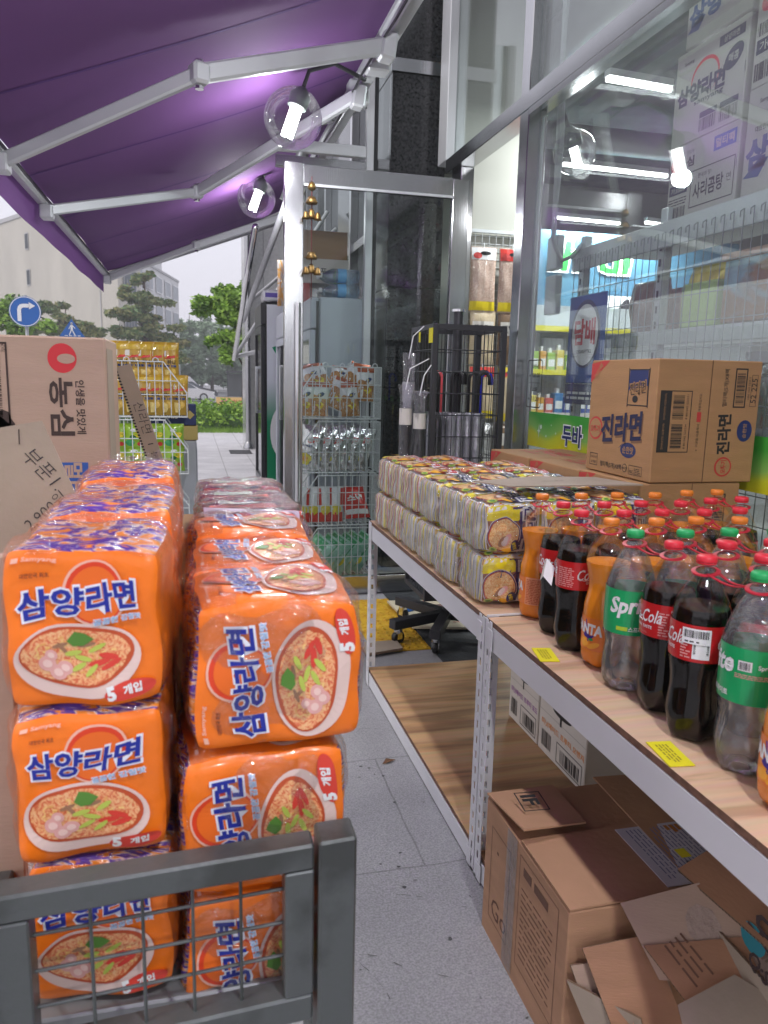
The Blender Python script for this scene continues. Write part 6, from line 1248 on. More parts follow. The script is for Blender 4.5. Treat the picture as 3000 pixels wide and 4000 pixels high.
def d_corn(b,fn):
    b.disc(.42,.24,.24,.14,fn,corn,16,2,wob=.2); b.disc(.42,.24,.12,.07,F2(fn,.001),pm('corn_orange',(.75,.33,.04),.35),10,wob=.3); b.disc(.64,.69,.26,.07,F2(fn,.001),RI,8,rot=.2); b.text('콘칩',.64,.69,.10,F2(fn,.002),M['white_ink'],.05,w=.45); b.text('FLAKES',.4,.54,.05,F2(fn,.001),pm('badge_navy',(.02,.05,.18),.4),.03,w=.45)
def d_red(b,fn):
    b.rect(.03,.02,.97,.3,fn,RI,6,3); b.disc(.5,.38,.34,.15,F2(fn,.001),corn,14,wob=.15); b.rect(.03,.5,.2,.98,F2(fn,.001),RI,2,4); b.rect(.8,.5,.97,.98,F2(fn,.001),RI,2,4)
def d_green(b,fn):
    b.rect(.05,.1,.7,.95,fn,pm('pack_green',(.04,.34,.12),.3,coat=.4),4,6); b.disc(.6,.3,.2,.14,F2(fn,.001),corn,12); b.text('칩',.6,.65,.14,F2(fn,.001),M['white_ink'],.04)
def d_yel(b,fn):
    b.rect(.03,.80,.97,.93,fn,pm('pack_gold',(.60,.40,.03),.3,coat=.3),6,2); b.decal([(.05,.80),(.95,.70),(.95,.62),(.35,.58),(.05,.66)],F2(fn,.001),RI); b.rect(.05,.64,.4,.78,F2(fn,.0015),M['white_card'],3,2); b.text('허니',.65,.50,.10,F2(fn,.002),M['ink'],.03,w=.4); b.lines(.1,.38,.9,.45,1,F2(fn,.001),pm('badge_navy',(.02,.05,.18),.4),3,.8); b.disc(.4,.2,.28,.13,F2(fn,.001),pm('chip_pale',(.82,.66,.25),.4),12,wob=.15); b.disc(.7,.26,.16,.09,F2(fn,.0015),pm('chip_gold',(.75,.50,.10),.4),10,wob=.2)
clearish=ramp_mat('clear_pack',[(0,(.55,.58,.6)),(.5,(.72,.74,.76)),(1,(.85,.86,.88))],'NOISE',7,1,rough=.15,coat=.8,bump=.5)
S_p=snack('p',clearish,d_pretz,.13,.07,.225,1); S_c=snack('c',foil,d_corn,.17,.06,.29,2); S_r=snack('r',clearish,d_red,.10,.06,.24,3); S_g=snack('g',ramp_mat('mint_pack',[(0,(.05,.35,.18)),(.5,(.30,.55,.42)),(1,(.70,.82,.76))],'NOISE',5,1,rough=.15,coat=.7,bump=.4),d_green,.17,.05,.27,4)
S_y=snack('y',pm('pack_yellow2',(.50,.30,.025),.3,coat=.4,bump=.3,bscale=30),d_yel,.125,.075,.25,5); S_l=snack('l',pm('pack_lime',(.30,.52,.03),.3,coat=.5,bump=.3,bscale=30),lambda b,fn:(b.disc(.3,.3,.2,.12,fn,pm('pack_green',(.04,.34,.12),.3),12,wob=.3),b.disc(.7,.6,.18,.1,fn,YI,12,wob=.3),b.disc(.5,.75,.16,.06,F2(fn,.001),M['white_ink'],12),b.disc(.75,.25,.12,.08,F2(fn,.001),RI,10),b.disc(.45,.5,.14,.08,F2(fn,.001),pm('pack_dgreen',(.02,.14,.04),.3),10,wob=.3)),.14,.08,.17,6)
S_red=snack('R',RI,lambda b,fn:(b.text('스낵',.5,.6,.2,fn,M['white_ink'],.05,w=.6),b.rect(.05,.1,.95,.25,fn,M['white_ink'],6,1)),.19,.05,.24,7)
gz=lambda k:.035+k*TH
G1='brown cracker bags in the top basket'; rg=rnd(31)
PT=[(.72,4.975,0,0),(.80,4.97,0,0),(1.02,4.975,0,0),(1.11,4.975,.1,0),(.90,4.99,.05,20),(.86,5.06,.16,35),(.93,5.05,.17,45),(1.0,5.07,.15,10),(.80,5.08,.14,25),(1.08,5.09,.13,-5)]
PL=['leftmost brown cracker bag standing at the front of the top basket','second brown cracker bag from the left in the top basket','brown cracker bag standing upright right of the middle of the top basket','rightmost front cracker bag in the top basket','brown cracker bag slumped in the middle of the top basket','cracker bag lying on the heap of the top basket, left','cracker bag lying highest in the middle of the heap','cracker bag behind the heap with an orange top, middle','cracker bag at the back left of the heap','cracker bag at the back right of the heap near the basket edge']
for i,(x,y,dz,tl) in enumerate(PT): putsnack(S_p,(x,y+.02,gz(3)+dz+.004),rg.uniform(-.3,.3),PL[i],G1,-tl,roll=(0,3,-4,2,22,-28,14,30,-12,8)[i])
for i in range(6): putsnack(S_c,(.72+i*.066,4.97+.012*i,gz(2)+.012),R_(-28+rg.uniform(-6,6)),'silver and yellow corn snack bag, %s from the left in the second highest basket'%NTH[i] if i<6 else '','silver snack bags in the second highest basket',-6,roll=9+3*(i%3))
for i in range(4): putsnack(S_r,(.70+i*.075,4.99,gz(1)+.004),R_(rg.uniform(-15,5)),'red and white striped snack bag, %s from the left in the second lowest basket'%NTH[i],'red striped snack bags in the second lowest basket')
putsnack(S_red,(1.09,5.03,gz(1)+.02),R_(12),'dark red snack bag lying back at the right of the second lowest basket','x',-35); S_red['group']=''; del S_red['group']
for i in range(6): putsnack(S_g,(.70+i*.065,4.98+.01*i,gz(0)+.03),R_(-35+i*4),'green and mint snack bag, %s from the left in the bottom basket'%NTH[i],'green snack bags in the bottom basket',-20,roll=32+4*(i%2))
# left basket stack
LX0,LX1=-.60,-.035
for k in range(4): basket(LX0,LX1,4.92,5.20,.03+k*TH,TH,1,'white wire basket, %s of the stack at the street side'%lv[k],'stacked wire baskets at the street side')
i=0
for row,(yy,dz) in enumerate(((4.98,0),(5.02,.20))):
    for k in range(7 if row==0 else 6): x=-.52+k*.072; putsnack(S_y,(x+(.02 if row else 0),yy,gz(3)-.06+.06*1+dz+.002),R_(-12+rg.uniform(-10,10)),'yellow snack bag, %s layer of the top street-side basket, %s from the left'%('lower' if row==0 else 'upper',(NTH+['seventh'])[k]),'yellow snack bags in the street-side basket',-3)
for row in range(2):
    for k in range(4): putsnack(S_l,(-.47+k*.115,4.985,gz(2)+.004+row*.13),R_(rg.uniform(-12,12)),'lime green snack bag, %s layer of the second street-side basket, %s from the left'%('lower' if row==0 else 'upper',NTH[k]),'lime green snack bags in the street-side basket',-4)
t=thing('biscuit_box','dark blue biscuit box with gold diamonds behind the street-side baskets','box',(-.1,5.4,.9)); b=MB(); b.box((-.36,5.30,1.02),(.02,5.45,1.16),M['navy_ink'],.004); b.box((-.36,5.30,.92),(.03,5.45,1.015),pm('boxgold',(.50,.38,.12),.5),.004); b.build('carton',t); f=plane((-.36,5.298,1.02),(1,0,0),(0,0,1)); b=MB(); [b.decal([(a,.04),(a+.03,.07),(a,.10),(a-.03,.07)],f,pm('boxgold',(.5,.38,.12),.5)) for a in (.12,.34)]; b.text('okis',.22,.07,.05,f,M['white_ink'],.01,slant=.3,w=.1); b.build('print',t)
t=thing('counter_cabinet','light grey cabinet standing behind the street-side baskets','cabinet',(-.2,5.5,0)); b=MB(); b.box((-.7,5.28,0),(.02,5.75,.915),pm('cabinet_grey',(.42,.44,.47),.5,var=.05),.006); b.build('cabinet_body',t)
b=MB(); b.box((.0205,5.32,.05),(.024,5.70,.86),pm('cabinet_door',(.40,.42,.45),.5)); b.build('door',t)
# ------------------------------------------------------------ drink fridges
def fridge(x0,x1,y0,y1,h,label,body,trim,deco=None):
    t=thing('drinks_fridge',label,'fridge',((x0+x1)/2,y0,0),0,'drink fridges along the shop front'); b=MB(); b.box((x0+.05,y0,.10),(x1,y1,h),body,.012); b.build('cabinet',t)
    b=MB(); b.box((x0+.03,y0-.002,.10),(x0+.049,y1+.002,h-.03),trim); b.build('gasket',t)
    b=MB(); b.box((x0-.01,y0+.0,.30),(x0+.028,y0+.06,h-.22),body,.004); b.box((x0-.01,y1-.06,.30),(x0+.028,y1,h-.22),body,.004); b.box((x0-.01,y0+.061,.30),(x0+.028,y1-.061,.36),body); b.box((x0-.01,y0+.061,h-.28),(x0+.028,y1-.061,h-.22),body); b.build('door_frame',t)
    b=MB(); b.box((x0+.004,y0+.06,.36),(x0+.012,y1-.06,h-.28),film_mat('fridge_glass',.25,.02,3,.05)); b.build('door_glass',t)
    b=MB(); b.box((x0-.01,y0,h-.21),(x0+.045,y1,h-.005),body,.008); b.build('header',t)
    b=MB(); [b.box((x0-.01,y0+.005,.10+i*.045),(x0+.028,y1-.005,.125+i*.045),trim) for i in range(4)]; b.build('vent',t)
    b=MB(); b.box((x0-.06,y0+.03,1.0),(x0-.035,y0+.055,1.45),M['chrome'],.003); b.box((x0-.035,y0+.03,1.0),(x0-.01,y0+.055,1.03),M['chrome']); b.box((x0-.035,y0+.03,1.42),(x0-.01,y0+.055,1.45),M['chrome']); b.build('handle',t)
    if deco: deco(t)
    return t
fg=pm('fridge_grey',(.40,.45,.50),.35,var=.04); fw=pm('fridge_white',(.62,.65,.70),.35)
def d_lab(t):
    f=plane((.90,5.299,0),(1,0,0),(0,0,1)); b=MB(); b.rect(.10,1.18,.20,1.25,f,pm('old_note',(.52,.53,.40),.6)); b.rect(.06,1.2,.075,1.21,f,M['white_ink']); b.build('sticker',t)
fridge(.80,1.185,5.30,6.15,1.90,'grey drinks fridge seen through the glass door, water bottles on top',fg,M['blackp'],d_lab)
fridge(.76,1.22,6.35,7.15,1.90,'pale drinks fridge between the grey fridge and the black and green one',fw,M['blackp'])
def grad():
    m=bpy.data.materials.new('fridge_green_wrap'); m.use_nodes=True; nt=m.node_tree; p=nt.nodes['Principled BSDF']; L=nt.links.new; p.inputs['Roughness'].default_value=.3; tc=_n(nt,'ShaderNodeTexCoord'); sx=_n(nt,'ShaderNodeSeparateXYZ'); L(tc.outputs['UV'],sx.inputs[0]); r=_n(nt,'ShaderNodeValToRGB'); el=r.color_ramp.elements; el[0].position=.42; el[0].color=(.0,.25,.10,1); el[1].position=.62; el[1].color=(.66,.68,.74,1); L(sx.outputs[1],r.inputs[0]); L(r.outputs[0],p.inputs['Base Color']); return m
def d_grn(t):
    f=plane((.70,7.496,0),(1,0,0),(0,0,1)); b=MB(); gm=grad(); b.add([f(u,v) for u,v in ((0,.12),(.52,.12),(.52,2.03),(0,2.03))],[(0,1,2,3)],gm,[(0,0),(1,0),(1,1),(0,1)]); gr=pm('leaf_green',(.0,.26,.11),.4)
    b.decal([(.05,1.63),(.12,1.66),(.2,1.66),(.20,1.45),(.13,1.5)],lift(f,.001),gr); b.disc(.16,.82,.13,.26,lift(f,.001),M['white_ink'],30); b.disc(.19,.82,.09,.22,lift(f,.002),gr,30); b.build('wrap_print',t)
fridge(.655,1.24,7.5,8.25,2.05,'black edged drinks fridge with a white to green side, farthest of the fridges',pm('fridge_dark',(.03,.03,.035),.3),M['blackp'],d_grn)
# things on top of the fridges
pet=film_mat('pet_blue',.16,.08,30,.5,tint=(.70,.86,.95))
for i,(x,y,z,lab) in enumerate([(.93,5.40,1.905,'blue tinted water bottle lying at the bottom left of the pile on the grey fridge'),(.93,5.40,2.005,'clear water bottle lying on the upper layer of the pile on the grey fridge'),(.93,5.52,1.905,'water bottle lying behind in the pile on the grey fridge'),(.93,5.52,2.005,'water bottle lying at the upper back of the pile on the grey fridge')]):
    t=thing('water_bottle',lab,'bottle',(x,y,z),0,'water bottles lying on the grey fridge'); ax=Matrix.Rotation(R_(90),3,'Y'); b=MB(); b.lathe([(.02,.0),(.046,.01),(.048,.06),(.045,.1),(.048,.14),(.048,.19),(.03,.235),(.014,.255),(.014,.265)],pet,20,(x+.22,y,z+.05),axis=Matrix.Rotation(R_(-90),3,'Y')); b.build('shell',t,smooth=True); b=MB(); b.lathe([(.016,.265),(.016,.285),(0,.286)],M['white_ink'],14,(x+.22,y,z+.05),axis=Matrix.Rotation(R_(-90),3,'Y')); b.build('cap',t,smooth=True,auto=40); b=MB(); b.lathe([(.0488,.10),(.0488,.16)],pm('water_label',(.10,.35,.65),.4) if i!=3 else pm('label_green2',(.15,.5,.1),.4),20,(x+.22,y,z+.05),axis=Matrix.Rotation(R_(-90),3,'Y'),capb=False,capt=False); b.build('label',t,smooth=True)
def plainbox(lo,hi,label,mat,txt=None,group='cartons on top of the fridges'):
    t=carton(lo,hi,label,mat,group=group)
    if txt: f=fmy(lo,hi); b=MB(); b.text(txt,(hi[0]-lo[0])/2,(hi[2]-lo[2])/2,.05,f,M['ink'],.02); b.build('print',t)
plainbox((.72,5.80,2.22),(1.14,6.1,2.42),'brown carton high up behind the bell chime',M['kraft'])
plainbox((.72,5.75,2.04),(1.14,6.1,2.215),'white carton under the brown one above the water bottles',M['white_card'],'마포')
plainbox((.72,5.72,1.905),(.85,6.1,2.035),'red-topped carton at the left behind the water bottles',M['red_ink'])
plainbox((.80,6.5,1.905),(.92,6.9,2.28),'brown carton leaning open on the middle fridge by the door stile',M['kraft_pale'])
t=thing('tissue_pack','purple and white pack lying on the black and green fridge','pack',(.72,7.6,2.055)); b=MB(); soft_face_all=lambda b,D,mat,seed: [soft_face(b,fc,D,mat,8,6,seed,.008) for fc in FACES]; soft_face_all(b,(.22,.3,.12),pm('tissue_white',(.70,.70,.75),.3,coat=.5),3); b.v=[(v[0]+.78,v[1]+7.68,v[2]+2.115) for v in b.v]; b.build('pack',t,smooth=True); b=MB(); b.box((.69,7.527,2.10),(.86,7.533,2.14),pm('tissue_purple',(.12,.08,.40),.4)); b.build('print',t)
t=thing('snack_bundle','orange and brown snack bundle hanging beside the door stile above the fridges','snack bag',(.74,6.4,1.9)); b=MB(); pillow(b,(.74,6.38,1.92),.12,.12,.36,ramp_mat('bundle',[(0,(.75,.30,.03)),(.45,(.75,.4,.1)),(.55,(.7,.68,.65)),(1,(.30,.14,.08))],'NOISE',5,1,rough=.25,coat=.5),9); b.build('pouch',t,smooth=True)
# ------------------------------------------------------------ orange ramen five-packs
og=pm('pack_orange',(.96,.205,.012),.33,coat=.35,bump=.35,bscale=26,var=.08,vscale=6); ogb=pm('title_blue',(.018,.03,.30),.35); ogl=pm('title_halo',(.80,.80,.88),.35); ogs=pm('sun_red',(.75,.06,.02),.35); ogp=pm('sun_pink',(.90,.50,.38),.35); oghi=pm('subtitle_blue',(.30,.50,.75),.4)
crimpo=ramp_mat('foil_crimp_orange',[(0,(.95,.28,.02)),(.38,(.92,.26,.03)),(.42,(.12,.05,.34)),(.49,(.13,.06,.38)),(.53,(.90,.66,.55)),(.57,(.95,.30,.03)),(.82,(.85,.20,.02)),(.9,(.12,.05,.30)),(1,(.80,.55,.45))],'NOISE',2.1,2.2,rough=.25,bump=.7,coat=.5,aniso=(1,4.5,1),detail=3)
filmo=film_mat('overwrap_big',.05,.05,24,1.0,k=.38)
noodle3=ramp_mat('noodle_soft',[(0,(.50,.08,.03)),(.42,(.74,.17,.07)),(.52,(.88,.42,.18)),(.64,(.90,.54,.28)),(1,(.78,.22,.09))],'NOISE',20,3,rough=.35,detail=3,coat=.3)
def sam_design(b,f):
    b.disc(.56,.735,.20,.20,F2(f,.0004),ogp,28,2); b.disc(.56,.735,.185,.185,F2(f,.0008),ogs,28,2); b.disc(.56,.725,.165,.165,F2(f,.0011),pm('sun_orange',(.86,.16,.02),.35),28,2)
    b.text('삼양라면',.475,.695,.175,F2(f,.0016),ogl,.062,w=.73,rot=.09,slant=.10); b.text('삼양라면',.475,.695,.160,F2(f,.0022),ogb,.032,w=.71,rot=.09,slant=.10)
    b.text('대한민국 최초',.22,.835,.025,F2(f,.001),pm('print_brown',(.25,.05,.02),.5),.03,rot=.03); b.text('꼼꼼한 감칠맛',.70,.575,.040,F2(f,.0026),ogl,.06,rot=.09,w=.33); b.text('꼼꼼한 감칠맛',.70,.575,.036,F2(f,.003),oghi,.02,rot=.09,w=.32)
    b.text('Samyang',.24,.925,.035,F2(f,.001),ogp,.02,w=.20); b.rect(.07,.91,.12,.94,F2(f,.001),ogp,1,1)
    b.disc(.46,.315,.40,.235,F2(f,.0007),pm('bowl_pink',(.80,.60,.54),.35),40,3); b.disc(.46,.345,.36,.185,F2(f,.0013),soupr,40,3); b.disc(.455,.345,.335,.165,F2(f,.0018),noodle3,36,3,wob=.03)
    rg=rnd(6)
    for i in range(26):
        x=.455+rg.uniform(-.24,.24); y=.345+rg.uniform(-.11,.11); a=rg.uniform(0,3); n=7; L=rg.uniform(.05,.10); w=.006
        P=[(x+math.cos(a)*L*(k/n-.5)+.012*math.sin(k*1.6+i)*-math.sin(a),y+math.sin(a)*L*(k/n-.5)+.012*math.sin(k*1.6+i)*math.cos(a)) for k in range(n+1)]
        vs=[(p[0],p[1]-w) for p in P]+[(p[0],p[1]+w) for p in P]; b.decal(vs,F2(f,.0021),pm('noodle_strand',(.90,.60,.22),.35) if i%3 else pm('noodle_strand2',(.80,.40,.12),.35),[(k,k+1,n+2+k,n+1+k) for k in range(n)])
    for (x,y,r) in ((.27,.30,.055),(.33,.25,.055),(.38,.28,.05),(.30,.35,.04)): b.disc(x,y,r,r*.85,F2(f,.0024+r*.004),ham,18); b.disc(x,y,r*.55,r*.45,F2(f,.0028+r*.004),pm('ham_light',(.90,.62,.55),.4),14)
    for (x,y,a) in ((.60,.31,.1),(.66,.34,-.3),(.68,.29,.3)): b.disc(x,y,.07,.018,F2(f,.0026),pepper,12,rot=a)
    for (x,y,a) in ((.47,.29,.5),(.50,.34,-.2),(.44,.37,.2),(.55,.27,.7),(.58,.40,.4)): b.disc(x,y,.055,.016,F2(f,.0029),onion,10,rot=a)
    for (x,y,a) in ((.38,.39,-.8),(.36,.41,.3),(.52,.42,.2)): b.disc(x,y,.05,.012,F2(f,.0027),shadowp,10,rot=a)
    b.decal([(.40,.44),(.44,.50),(.50,.49),(.555,.455),(.50,.415),(.44,.41)],F2(f,.0033),leafpr)
    b.disc(.78,.115,.17,.062,F2(f,.0015),pepper,26,rot=.08); b.text('5',.66,.115,.085,F2(f,.0021),M['white_ink'],.06,rot=.08); b.text('개입',.80,.125,.060,F2(f,.0021),M['white_ink'],.04,rot=.08)
def sam_pack(rot,seed):
    t=bpy.data.objects.new('ramen_multipack',None); COL.objects.link(t); t['category']='ramen pack'; t['_u']=0
    D=(.203,.182,.184) if rot else (.170,.172,.184); b=MB(); amp=.0075 if not rot else .007; fq=15
    rid=lambda p,a,c: p+Vector((0,0,-.012+.014*abs(math.sin((c+1)*math.pi*2.5))))*(1-abs(a)**4)
    soft_face(b,'-y',D,og,28,11,seed,amp,fq); soft_face(b,'+y',D,og,8,8,seed,amp,fq)
    if rot: soft_face(b,'+z',D,og,14,8,seed,amp,fq); soft_face(b,'-x',D,crimpo,16,8,seed,amp,fq,fn=lambda p,a,c:p+Vector((.012-.014*abs(math.sin((a+1)*math.pi*2.5)),0,0))*(1-abs(c)**4)); soft_face(b,'+x',D,crimpo,10,8,seed,amp,fq)
    else: soft_face(b,'+z',D,crimpo,22,8,seed,amp,fq,fn=rid); soft_face(b,'-x',D,og,10,8,seed,amp,fq); soft_face(b,'+x',D,og,10,8,seed,amp,fq)
    soft_face(b,'-z',D,og,8,8,seed,amp,fq); b.build('bags',t,smooth=True,world=False)
    b=MB(); f=face_fn('-y',D,11,seed,amp,fq,.0018)
    if rot:
        sam_design(b,lambda u,v,l=0: f(1-v,u,l)); g=face_fn('+z',D,8,seed,amp,fq,.0015); sam_design(b,lambda u,v,l=0: g(1-v,u,l))
    else: sam_design(b,f)
    b.build('printed_wrapper',t,world=False)
    b=MB()
    for fc in (('+z','-x','+x') if not rot else ('+z','-x','+x','-y')): soft_face(b,fc,D,filmo,22,6,seed+11,.009 if fc!='-y' else .004,26,grow=.006 if fc!='-y' else .003)
    if not rot: # gathered seal standing on top of the pack
        rg=rnd(seed); P=[(-.06+i*.011,.02+.012*math.sin(i*1.4+seed)) for i in range(12)]
        b.add([(x,y,.092+rg.uniform(-.002,.002)) for x,y in P]+[(x+.004,y+.02+rg.uniform(-.006,.006),.112+rg.uniform(-.008,.006)) for x,y in P],[(i,i+1,13+i,12+i) for i in range(11)],filmo)
    b.build('clear_overwrap',t,smooth=True,world=False); return t
SA=[sam_pack(False,5),sam_pack(False,9)]; SB=[sam_pack(True,6),sam_pack(True,8)]
rs=rnd(12); rown=['front','second','third','fourth','rear']; lay=['top','middle','bottom']
def puto(t,loc,rz,label,tl=0):
    if t['_u']: o=dup(t,loc,rz,label,'orange ramen five-packs in the metal cart',tilt=(tl,0,rz))
    else: t['_u']=1; o=t; o.location=loc; o.rotation_euler=(tl,0,rz); o['label']=label; o['group']='orange ramen five-packs in the metal cart'
for L_ in range(3):
    for r in range(5 if L_==0 else 2):
        puto(SA[(r+L_)%2],(-.115+rs.uniform(-.005,.005)-(.004 if L_==1 else 0),.938+r*.184,1.083-L_*.187+(0,.004,-.008,.003,-.004)[r]),R_((-3,2,-4,3,-2)[r]+(2 if L_==1 else 0)),'orange ramen pack with upright lettering, left column, %s layer, %s one'%(lay[L_],rown[r]),R_((1.5,-2,2.5,-1,2)[r]))
for L_ in range(3):
    for r in range(3 if L_==0 else 2):
        puto(SB[(r+L_)%2],(.090+rs.uniform(-.004,.004)-(.014 if L_>0 else 0),.942+r*.19,1.012-L_*.187+(0,-.004,.005)[r]),R_((2,-2,1)[r]),'orange ramen pack with sideways lettering, right column, %s layer, %s one'%(lay[L_],rown[r]))
# hidden support for the back packs: the cart floor and the cartons below
carton((-.20,1.30,.62),(.165,2.10,.985),'brown carton inside the cart carrying the rear packs',M['kraft'],'cardboard_box')
# black and red packs
bkr=ramp_mat('black_red_pack',[(0,(.015,.015,.018)),(.42,(.02,.02,.022)),(.47,(.50,.02,.02)),(.62,(.55,.03,.02)),(.66,(.70,.68,.66)),(.72,(.02,.02,.02)),(1,(.03,.03,.03))],'NOISE',1.5,1.2,rough=.2,bump=.8,coat=.7,aniso=(1,3,1),detail=3)
bkf=film_mat('overwrap_crisp',.20,.06,34,1.0)
for i,(y,z) in enumerate(((1.56,1.035),(1.73,1.03),(1.90,1.035))):
    t=thing('ramen_multipack','black and red ramen pack, %s behind the orange ones'%('first','second','third')[i],'ramen pack',(.11,y,z),0,'black and red ramen packs in the cart'); D=(.21,.165,.125); b=MB(); 
    for fc in FACES: soft_face(b,fc,D,bkr,12,7,30+i,.007,18)
    b.v=[(v[0]+.11,v[1]+y,v[2]+z) for v in b.v]; b.build('bags',t,smooth=True)
    b=MB(); fz=face_fn('+z',D,7,30+i,.007,18,.0015); ff=lambda u,v,l=0:(lambda p:(p[0]+.11,p[1]+y,p[2]+z))(fz(u,v,l)); b.rect(.12,.25,.75,.5,ff,RI,6,3); b.rect(.2,.6,.6,.75,ff,M['white_card'],5,2); b.build('print',t)
    b=MB()
    for fc in ('+z','-y','+x','-x'): soft_face(b,fc,D,bkf,20,6,60+i,.008,30,grow=.005)
    b.v=[(v[0]+.11,v[1]+y,v[2]+z) for v in b.v]; b.build('clear_overwrap',t,smooth=True)
t=thing('leaflet','pale lilac leaflet with fine print tucked on the first black ramen pack','leaflet',(.11,1.48,1.08)); f=plane((.02,1.468,1.035),(1,-.05,-.05),(-.05,.35,.94)); b=MB(); lp=pm('leaflet_paper',(.62,.52,.66),.5); b.rect(0,0,.185,.075,f,lp,6,3); b.rect(0,0,.185,.075,lambda u,v:f(u,v,-.001),lp,1,1); b.lines(.008,.008,.12,.068,12,lift(f,.0006),pm('leaflet_ink',(.25,.20,.30),.6),3,.45); b.rect(.125,.015,.175,.06,lift(f,.0005),pm('leaflet_paper2',(.70,.60,.74),.5)); b.lines(.13,.035,.17,.058,4,lift(f,.001),pm('leaflet_ink',(.2,.2,.3),.6),4,.5); b.decal([(.145,.01),(.155,.02),(.145,.03),(.135,.02)],lift(f,.001),M['yellow_tag']); b.build('paper',t)
# ------------------------------------------------------------ metal cart (front panel with wire grid)
gy=pm('cart_grey',(.095,.105,.105),.42,.2,bump=.12,bscale=60,col2=(.055,.06,.058),vscale=9,detail=8,coat=.15,thresh=(.38,.5))
t=thing('metal_cart','dark grey square-tube metal cart with a wire grid front panel, holding the orange packs','cart',(0,.8,0))
ta=R_(0); yF=.79
def sk(b):
    b.v=[(v[0],v[1]+(v[0]-.178)*.07,v[2]) for v in b.v]; return b
b=MB(); b.box((.131,yF-.005,0),(.176,yF+.040,.834),gy,.003); sk(b).build('post',t)
b=MB(); b.box((-.262,yF-.005,0),(-.214,yF+.045,.836),gy,.003); sk(b).build('post',t)
b=MB(); b.box((.150,2.06,0),(.192,2.10,.80),gy,.003); b.box((-.262,2.06,0),(-.222,2.10,.80),gy,.003); b.build('post',t)
b=MB(); b.box((-.212,yF,.798),(.126,yF+.034,.830),gy,.003); b.box((-.212,yF,.598),(.126,yF+.036,.634),gy,.003); b.box((-.212,yF,.6345),(-.176,yF+.034,.7975),gy,.002); b.box((.092,yF,.6345),(.126,yF+.034,.7975),gy,.002); sk(b).build('panel_frame',t)
b=MB()
for i in range(1,5): x=-.176+.268*i/5+ .004; b.tube([(x,yF+.016,.63),(x,yF+.016,.80)],.0022,gy,6)
for z in (.678,.722,.766): b.tube([(-.18,yF+.021,z),(.096,yF+.021,z)],.0022,gy,6)
sk(b).build('wire_grid',t)
b=MB(); b.box((-.214,yF+.052,.585),(.17,2.06,.610),pm('cart_tray',(.30,.31,.32),.4,.5),.003); b.build('tray',t)
b=MB(); b.box((.158,yF+.055,.72),(.176,2.059,.75),gy,.003); b.box((-.262,yF+.055,.72),(-.226,2.059,.75),gy,.003); b.box((.158,yF+.055,.30),(.192,2.059,.336),gy,.003); b.build('side_rail',t)
b=MB()
for i in range(12): y=.92+i*.1; b.tube([(.175,y,.33),(.175,y,.73)],.003,gy,5)
b.build('side_grid',t)
# cartons beside the packs at the left
carton((-.62,.932,.56),(-.212,.944,1.150),'upright pale cardboard sheet at the far left edge beside the orange packs',M['kraft_pale'],'cardboard_sheet','cardboard')
lo,hi=(-.775,1.765,.90),(-.180,2.02,1.432)
t=carton(lo,hi,'large pinkish-tan carton with a red oval emblem and sideways lettering',M['kraft_pale'],bev=.004)
K=pm('carton_ink',(.05,.03,.025),.65); f0=fmy(lo,hi)
def f(u,v,l=0): return f0(.595-u,v,l)   # u measured leftwards from the right edge
def g(u,v,l=0): return f0(.595-v,u,l)   # sideways lettering reads downward: design u runs down
def side(u,v,l=0): return f0(v+.0,.532-u,l)
b=MB(); RDo=pm('emblem_red',(.60,.03,.04),.5); b.disc(.088+.0,.487,.029,.031,lambda u,v,l=0:f0(.595-u,v,l),RDo,36); b.disc(.080,.486,.018,.0105,lambda u,v,l=0:f0(.595-u,v,.0006),M['kraft_pale'],26)
b.f=[tuple(reversed(q)) for q in b.f]
b.text('농심',.148,.502,.046,lambda u,v,l=0:side(u,v,.0004),K,.025,w=.120); b.text('인생을 맛있게',.148,.540,.018,lambda u,v,l=0:side(u,v,.0004),K,.02,w=.115)
b2=lambda u,v,l=0:side(u,v,.0004)
b.rect(.268,.488,.36,.550,b2,M['blue_ink']); b.text('멀티',.305,.52,.036,lambda u,v,l=0:side(u,v,.0009),M['kraft_pale'],.03,w=.07)
b.frame(.015,.30,.20,.40,.004,b2,K); b.barcode(.03,.31,.185,.385,b2,K,40,5,False); b.text('모리',.025,.393,.01,b2,K)
for (u,v,r) in ((.185,.385,.02),(.20,.40,.012),(.215,.41,.014),(.23,.42,.012),(.245,.435,.015),(.25,.455,.012),(.235,.37,.05),(.27,.36,.06)): b.disc(u,v,r*1.2,r,b2,K,12,wob=.3,seed=int(u*999))
b.build('print',t)
b=MB(); b.box((-.1795,1.775,.91),(-.1785,1.90,1.41),M['kraft_grey']); b.build('flap',t)
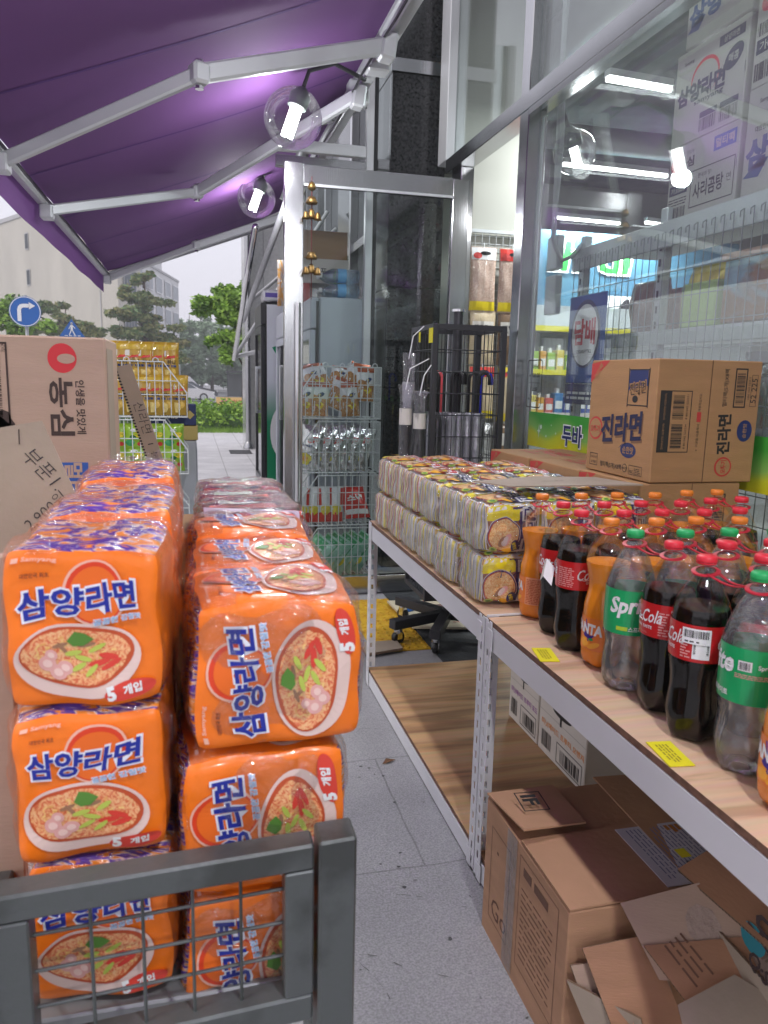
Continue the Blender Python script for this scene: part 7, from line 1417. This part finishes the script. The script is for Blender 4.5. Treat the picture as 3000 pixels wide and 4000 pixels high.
# handwritten signs
def hand(b,s,x,y,h,fn,rot=0,w=None): b.text(s,x,y,h,fn,pm('marker_ink',(.03,.025,.03),.6),-.012,w=w,rot=rot,slant=.1)
t=thing('price_sign','cut cardboard price sign with handwriting leaning at the far left','sign',(-.28,1.35,1.1)); f=plane((0,1.36,0),(1,.0,0),(0,.10,.995))
b=MB(); P=[(-.206,1.136),(-.263,1.277),(-.297,1.271),(-.345,1.262),(-.42,1.05),(-.235,.985),(-.185,1.09)][::-1]; n=len(P); b.add([f(u,v-.13,-.004) for u,v in P]+[f(u,v-.13,0) for u,v in P],[tuple(range(n))[::-1],tuple(range(n,2*n))]+[(i,(i+1)%n,n+(i+1)%n,n+i) for i in range(n)],M['kraft_grey']); b.v=[(v[0],v[1],v[2]+.13) for v in b.v]; b.build('cardboard',t)
b=MB(); g_=lambda u,v,l=0:(lambda p:(p[0],p[1]-.002-l,p[2]+.13))(f(u,v-.13,0)); hand(b,'부푼1.',-.262,1.19,.030,g_,-.85,w=.085); hand(b,'2,900원',-.262,1.115,.028,g_,.72,w=.085); b.rect(-.302,1.235,-.300,1.262,g_,K); b.build('writing',t)
t=thing('price_sign','narrow strip of corrugated cardboard with handwriting leaning between the big carton and the baskets','sign',(-.1,2.1,1.2)); f=plane((-.205,2.06,1.392),Vector((.80,-.05,.22)).normalized(),Vector((-.36,.05,.93)).normalized())
A=[(-.190,2.06,1.371),(-.151,2.06,1.383),(-.072,2.10,1.11),(-.115,2.10,1.11)]; A=[Vector(a) for a in A]; nn=Vector((0,1,0)); b=MB(); b.add([a for a in A]+[a+nn*.005 for a in A],[(0,1,2,3),(7,6,5,4)]+[(i,(i+1)%4,4+(i+1)%4,4+i) for i in range(4)][::1],M['kraft_grey']); b.f[0]=tuple(reversed(b.f[0])); b.build('cardboard',t)
b=MB()
for i in range(34): a=A[0].lerp(A[3],(i+.2)/34)+Vector((-.0012,-.0008,0)); c=A[0].lerp(A[3],(i+.7)/34)+Vector((-.0012,-.0008,0)); b.add([a,c,c+Vector((.006,0,.001)),a+Vector((.006,0,.001))],[(3,2,1,0)],M['blackp'])
b.build('corrugated_edge',t)
ax=(A[3]-A[0]).normalized(); f=plane(A[0]+Vector((.020,-.001,.0)),ax,(-ax.z,0,ax.x) if False else Vector((0,1,0)).cross(ax)*-1); b=MB(); ff=lambda u,v,l=0: tuple(Vector(A[0])+ax*u+Vector((-ax.z,0,ax.x))*v*1+Vector((0,-.0012,0)))
hand(b,'신라면',.14,.026,.026,ff,0,w=.085); hand(b,'1 봉',.235,.024,.018,ff,0,w=.05); b.build('writing',t)

# mist in the air: one even box round everything
hz=bpy.data.materials.new('mist'); hz.use_nodes=True; n_=hz.node_tree; n_.nodes.clear(); o_=_n(n_,'ShaderNodeOutputMaterial'); v_=_n(n_,'ShaderNodeVolumePrincipled'); v_.inputs['Color'].default_value=(.93,.94,.97,1); v_.inputs['Density'].default_value=.0030; v_.inputs['Anisotropy'].default_value=.2; n_.links.new(v_.outputs[0],o_.inputs['Volume'])
b=MB(); b.box((-101,-61,-1.8),(101,151,17.5),hz); tag(b.build('haze'),'thin even mist in the air over the street','haze',kind='stuff')
